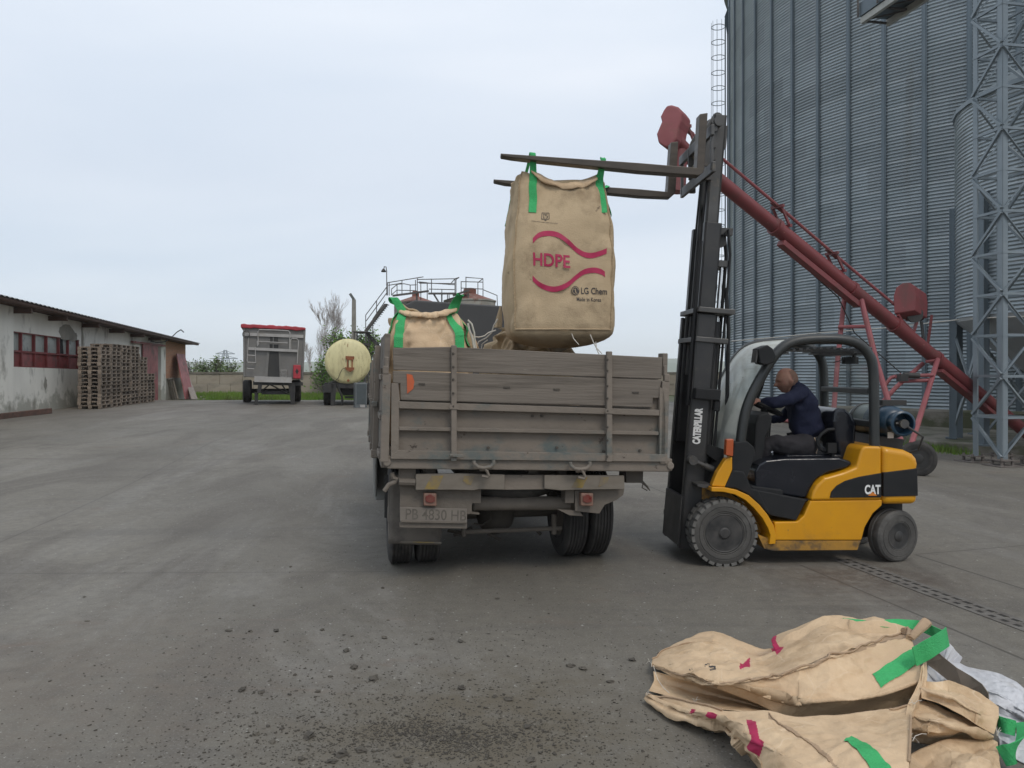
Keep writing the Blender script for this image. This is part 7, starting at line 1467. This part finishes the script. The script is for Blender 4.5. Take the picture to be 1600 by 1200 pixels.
# upper sheet: back slope, crest, seam ridge, front slope dropping into the fold
U = Sheet([
 [(1022, 1027, .02), (1052, 1005, .02), (1085, 990, .02), (1115, 985, .02), (1160, 1001, .02), (1195, 1011, .02), (1236, 1006, .02), (1295, 990, .03), (1355, 992, .03), (1418, 997, .04)],
 [(1016, 1035, .06), (1046, 1013, .13), (1080, 999, .17), (1112, 992, .18), (1156, 1008, .16), (1188, 1023, .15), (1231, 999, .24), (1290, 974, .32), (1352, 979, .33), (1419, 985, .31)],
 [(1017, 1039, .07), (1043, 1031, .15), (1078, 1027, .21), (1108, 1032, .22), (1158, 1031, .22), (1198, 1039, .22), (1238, 1019, .30), (1293, 997, .37), (1351, 992, .36), (1421, 989, .33)],
 [(1018, 1039, .07), (1043, 1048, .13), (1077, 1055, .19), (1113, 1064, .22), (1163, 1060, .25), (1211, 1049, .28), (1247, 1032, .34), (1298, 1015, .39), (1352, 1003, .38), (1424, 992, .34)],
 [(1019, 1042, .06), (1046, 1056, .11), (1077, 1065, .16), (1114, 1072, .19), (1162, 1080, .19), (1208, 1092, .17), (1246, 1100, .18), (1300, 1097, .20), (1364, 1090, .22), (1446, 1062, .26)],
 [(1020, 1044, .05), (1048, 1058, .09), (1078, 1067, .13), (1116, 1075, .15), (1164, 1095, .10), (1205, 1114, .06), (1243, 1124, .05), (1300, 1120, .06), (1356, 1116, .07), (1430, 1103, .10)]],
 amp=.021, seed=1.3, k=4.2)
cloth('upper_sheet', U, 300, 150, M_bag, prints=[(3, ribbon([C6(400, 535), C6(570, 557), C6(850, 500), C6(1050, 450), C6(1140, 400), C6(1350, 310), C6(1500, 275), C7(230, 232), C7(450, 158), C7(600, 122)], 6))]+[(1, [C6(*q) for q in pg]) for pg in ([(778, 330), (868, 310), (870, 362), (778, 384)], [(1015, 242), (1110, 236), (1062, 300)])]+[(2, [C6(*q) for q in pg]) for pg in ([(535, 348), (592, 356), (592, 420), (540, 416), (540, 404), (576, 408), (576, 396), (535, 390), (535, 376), (576, 382), (576, 368), (535, 360)], [(362, 385), (370, 383), (374, 399), (366, 400)], [(385, 370), (391, 370), (393, 390), (386, 390)], [(503, 345), (525, 337), (530, 346), (508, 354)], [(520, 328), (548, 338), (545, 347), (520, 337)])])
# inside of the mouth between the sheets
I_ = Sheet([
 [(1020, 1048, .055), (1050, 1058, .08), (1085, 1068, .10), (1120, 1076, .12), (1165, 1093, .10), (1215, 1112, .07)],
 [(1022, 1062, .03), (1052, 1068, .025), (1088, 1078, .02), (1122, 1087, .02), (1165, 1098, .02), (1212, 1112, .02)],
 [(1014, 1078, .05), (1042, 1086, .05), (1086, 1096, .06), (1130, 1108, .09), (1170, 1112, .12), (1215, 1118, .12)]], amp=.006, seed=4)
cloth('inner_sheet', I_, 110, 40, M_bag)
# lower sheet in front
Lw = Sheet([
 [(1008, 1082, .07), (1040, 1086, .09), (1084, 1096, .12), (1128, 1108, .16), (1168, 1110, .19), (1203, 1109, .20), (1244, 1119, .18), (1300, 1114, .18), (1370, 1107, .20), (1424, 1099, .22)],
 [(1007, 1085, .06), (1038, 1093, .09), (1082, 1107, .13), (1130, 1122, .17), (1163, 1128, .23), (1203, 1128, .26), (1244, 1138, .26), (1300, 1140, .27), (1370, 1135, .27), (1423, 1125, .27)],
 [(1007, 1087, .05), (1036, 1100, .07), (1080, 1117, .10), (1131, 1132, .13), (1156, 1148, .20), (1196, 1162, .24), (1236, 1180, .27), (1290, 1195, .29), (1362, 1200, .29), (1421, 1190, .27)],
 [(1007, 1089, .04), (1034, 1106, .05), (1079, 1124, .07), (1132, 1138, .09), (1150, 1160, .12), (1186, 1200, .14), (1222, 1245, .18), (1272, 1275, .22), (1345, 1290, .24), (1418, 1280, .22)],
 [(1012, 1090, .02), (1040, 1106, .02), (1084, 1124, .02), (1138, 1140, .02), (1156, 1166, .02), (1190, 1210, .02), (1222, 1270, .02), (1268, 1330, .02), (1340, 1360, .02), (1418, 1350, .02)]],
 amp=.021, seed=7.7, k=4.0)
cloth('lower_sheet', Lw, 300, 150, M_bag, prints=[(3, ribbon([C6(1000, 750), C6(1150, 838), C6(1300, 925), C6(1400, 995), C6(1500, 1085), C7(80, 1185), C7(160, 1260)], 6))]+[(1, [C6(*q) for q in pg]) for pg in ([(342, 745), (372, 722), (432, 722), (385, 790)], [(484, 748), (600, 752), (580, 815), (520, 780)], [(826, 795), (870, 803), (905, 835), (918, 935), (840, 908)], [(850, 920), (900, 925), (945, 965), (920, 1040), (880, 1110), (808, 1040)])])
# right-hand folds round the bag's mouth
Rs1 = Sheet([
 [(1436, 1060, .24), (1460, 1062, .25), (1482, 1059, .25), (1502, 1067, .24), (1532, 1081, .21), (1561, 1104, .16)],
 [(1438, 1074, .26), (1463, 1082, .26), (1488, 1086, .26), (1510, 1094, .24), (1536, 1108, .20), (1563, 1120, .14)],
 [(1440, 1090, .22), (1466, 1100, .20), (1490, 1112, .18), (1508, 1120, .17), (1532, 1134, .14), (1556, 1146, .10)]], amp=.014, seed=11, k=5)
cloth('mouth_fold', Rs1, 110, 60, M_bag)
Rs2 = Sheet([
 [(1424, 1092, .20), (1452, 1094, .18), (1480, 1108, .15), (1510, 1120, .13), (1534, 1136, .11), (1553, 1149, .09)],
 [(1420, 1115, .20), (1452, 1120, .22), (1482, 1130, .20), (1510, 1140, .17), (1534, 1148, .13), (1553, 1152, .10)],
 [(1418, 1140, .14), (1450, 1148, .15), (1480, 1150, .13), (1510, 1151, .11), (1534, 1151, .09), (1552, 1154, .07)],
 [(1418, 1160, .06), (1450, 1164, .05), (1480, 1164, .05), (1510, 1160, .05), (1534, 1158, .05), (1552, 1158, .04)]], amp=.013, seed=15, k=5)
cloth('mouth_fold', Rs2, 110, 70, M_bag)
Rs3 = Sheet([
 [(1420, 1172, .08), (1450, 1160, .10), (1482, 1152, .11), (1515, 1150, .11), (1545, 1150, .10), (1560, 1158, .08)],
 [(1420, 1190, .14), (1450, 1182, .16), (1484, 1176, .17), (1518, 1176, .16), (1547, 1178, .13), (1564, 1185, .08)],
 [(1416, 1240, .16), (1452, 1240, .18), (1488, 1238, .18), (1520, 1235, .16), (1548, 1228, .12), (1567, 1215, .07)],
 [(1416, 1330, .03), (1455, 1340, .03), (1490, 1340, .03), (1525, 1320, .03), (1552, 1290, .03), (1570, 1240, .02)]], amp=.021, seed=19, k=4.5)
cloth('mouth_fold', Rs3, 110, 90, M_bag)
cloth('edge_fold', Sheet([[(1448, 1034, .27), (1450, 1052, .25), (1448, 1072, .22), (1440, 1096, .18), (1432, 1122, .15)], [(1444, 1036, .305), (1445, 1054, .285), (1441, 1074, .255), (1432, 1098, .235), (1424, 1122, .22)], [(1440, 1040, .30), (1436, 1062, .27), (1429, 1080, .25), (1418, 1100, .225), (1414, 1124, .235)]], amp=.006, seed=23), 30, 70, M_bag)
# seams, hems
seamline(U, [C6(570, 554), C6(850, 498), C6(1050, 450), C6(1140, 400), C6(1350, 310), C6(1500, 275), C7(230, 232), C7(450, 158), C7(600, 122)], .0065, M_hem)
seamline(U, [C6(100, 420), C6(200, 470), C6(300, 508), C6(430, 540), C6(570, 558)], .005, M_hem); seamline(U, [C6(100, 350), C6(150, 300), C6(260, 235), C6(330, 200), C6(410, 170)], .005, M_hem)
seamline(Lw, [C6(60, 615), C6(130, 625), C6(200, 632), C6(320, 655), C6(420, 682), C6(520, 705), C6(640, 742)], .006, M_hem); seamline(Lw, [C6(1010, 760), C6(1130, 850), C6(1280, 945), C6(1380, 1015), C6(1480, 1105)], .003, M_hem)
seamline(Lw, [C7(450, 730), C7(540, 715), C7(610, 705)], .006, M_hem); seamline(Lw, [C7(612, 780), C7(612, 900), C7(608, 1020), C7(600, 1150)], .006, M_hem)
# green straps
def strap(name, pts, w_, wv, th=.005, n_=40, label=None):
    pp = [crm(pts, (len(pts)-1)*i/n_) for i in range(n_+1)]; ww = [crm([V(x) for x in wv], (len(wv)-1)*i/n_)*w_ for i in range(n_+1)] if isinstance(wv, list) else V(wv)*w_
    mb = MB(); mb.strip(pp, ww, th); return obj(name, mb, M_green, EB, smooth=40)
patch('strap', U, [C7(340, 420), C7(640, 255), C7(735, 350), C7(400, 532)], M_green, off=.007, nu=90, nv=40)
h1, h2, h3 = H(*C7(690, 305), .36), H(*C7(800, 240), .40), H(*C7(885, 185), .40)
strap('strap', [H(*C7(640, 330), .35), h1, h2, h3, H(*C7(898, 170), .37)], .095, [(-.3, .0, 1)]*2+[(-.15, .1, 1)]*3)
strap('strap', [H(*C7(898, 185), .385), H(*C7(800, 140), .35), H(*C7(700, 95), .33), H(*C7(600, 75), .33), H(*C7(480, 72), .34), H(*C7(330, 70), .34), H(*C7(80, 47), .33)], .06, [(.0, .3, 1)]*3+[(.1, .9, .6)]*2+[(0, 1, .2)]*2)
patch('strap', Lw, [C7(92, 975), C7(150, 912), C7(480, 1200), C7(320, 1200)], M_green, off=.007, nu=40, nv=90)
strap('strap', [H(*C7(1300, 850), .10), H(*C7(1360, 870), .11), H(*C7(1430, 890), .10)], .07, (0, .3, 1)); strap('strap', [H(*C7(1325, 1110), .06), H(*C7(1400, 1080), .09), H(*C7(1470, 980), .12), H(*C7(1510, 880), .12), H(*C7(1490, 840), .11)], .085, [(.1, .2, 1), (.3, .2, 1), (.7, .1, .7), (.9, .1, .4), (1, 0, .2)])
# rolled tie end at the top right corner and twist of hem
mb = MB(); mb.tube([H(*C7(*p), h_) for p, h_ in (((620, 185), .34), ((660, 140), .36), ((710, 90), .38), ((745, 55), .39))], .02, 8, rr=[.018, .022, .028, .03], flat=.5); mb.tube([H(*C7(*p), .34) for p in ((560, 130), (590, 120), (610, 140), (605, 180))], .02, 8); obj('twisted_hem', mb, M_hem, EB)
strap_o = MB(); pp = [H(*C7(*p), h_) for p, h_ in (((770, 330), .22), ((860, 400), .20), ((960, 480), .19), ((1060, 545), .18), ((1160, 610), .17), ((1230, 680), .16))]; strap_o.strip(pp, V((.0, .08, .05)), .004); obj('grey_tape', strap_o, mat('grey_tape', (.24, .19, .145), rough=.8), EB, smooth=0)
mb = MB()
for i in range(26):
    rr = random.Random(i); c = [(80, 370), (60, 620), (430, 680)][i % 3] if i < 15 else None
    p = H(*C6(c[0]+rr.uniform(-14, 14), c[1]+rr.uniform(-14, 14)), .07+.04*(i % 3 == 0)) if c else H(*C7(*[(640, 700), (620, 960), (1290, 950)][i % 3]), (.27, .24, .10)[i % 3]); q_ = p+V((rr.uniform(-.03, .03), rr.uniform(-.02, .02), rr.uniform(-.02, .04))); mb.tube([p, (p+q_)/2+V((0, 0, .008)), q_], .0012, 4)
for pts in ([C6(105, 400), C6(125, 470), C6(140, 510), C6(180, 570), C6(230, 615)], [C7(630, 990), C7(650, 950), C7(700, 932), C7(740, 935)]): mb.tube([H(*p, .12 if pts[0][0] < 1200 else .26) for p in pts], .0016, 4)
obj('loose_thread', mb, M_rope, EB)
# white liner bag behind it
M_liner = mat('white_liner', (.50, .50, .52), (.58, .58, .60), scale=3, rough=.55, bump=.4, bscale=30, spec=.4, c3=(.36, .35, .34), s3=3)
WB = thing('white_bag', 'empty white plastic liner bag lying behind the crumpled tan bag', 'bag', G(1540, 1080))
ws = Sheet([
 [(1462, 1020, .02), (1480, 1022, .02), (1510, 1040, .02), (1556, 1050, .02), (1588, 1064, .02), (1612, 1085, .02), (1640, 1110, .02)],
 [(1450, 1022, .16), (1476, 1018, .20), (1511, 1042, .16), (1558, 1053, .15), (1588, 1068, .14), (1606, 1090, .12), (1640, 1120, .08)],
 [(1448, 1046, .20), (1476, 1044, .20), (1515, 1066, .19), (1558, 1076, .18), (1590, 1090, .15), (1608, 1108, .12), (1638, 1130, .08)],
 [(1450, 1068, .16), (1480, 1072, .15), (1520, 1088, .14), (1560, 1100, .12), (1588, 1112, .10), (1606, 1128, .07), (1630, 1142, .05)],
 [(1470, 1100, .04), (1500, 1110, .04), (1540, 1120, .04), (1566, 1128, .04), (1588, 1134, .03), (1602, 1140, .02), (1620, 1150, .02)]], amp=.021, seed=31, k=5)
cloth('liner', ws, 150, 90, M_liner, WB)
ws2 = Sheet([[(1556, 1140, .05), (1572, 1144, .06), (1592, 1146, .05), (1615, 1150, .03)], [(1560, 1152, .06), (1576, 1160, .07), (1594, 1164, .05), (1618, 1168, .03)], [(1562, 1176, .01), (1580, 1182, .015), (1596, 1190, .01), (1620, 1200, .01)]], amp=.01, seed=37, k=7)
cloth('liner', ws2, 60, 40, M_liner, WB)
# ---------------------------------------------------------------- air
mb = MB(); mb.box((0, 1300, 42.2), (6400, 3600, 90))
hz_ = raw('haze', mb, bpy.data.materials.new('haze'), 'stuff'); m = hz_.data.materials[0]; m.use_nodes = True; n = m.node_tree; n.nodes.clear()
pv_ = nd(n, 'ShaderNodeVolumePrincipled'); pv_.inputs['Color'].default_value = (.99, .995, 1, 1); pv_.inputs['Density'].default_value = .00028; o_ = nd(n, 'ShaderNodeOutputMaterial'); n.links.new(pv_.outputs[0], o_.inputs['Volume'])
hz_.data.shade_flat(); sc.cycles.volume_bounces = 2
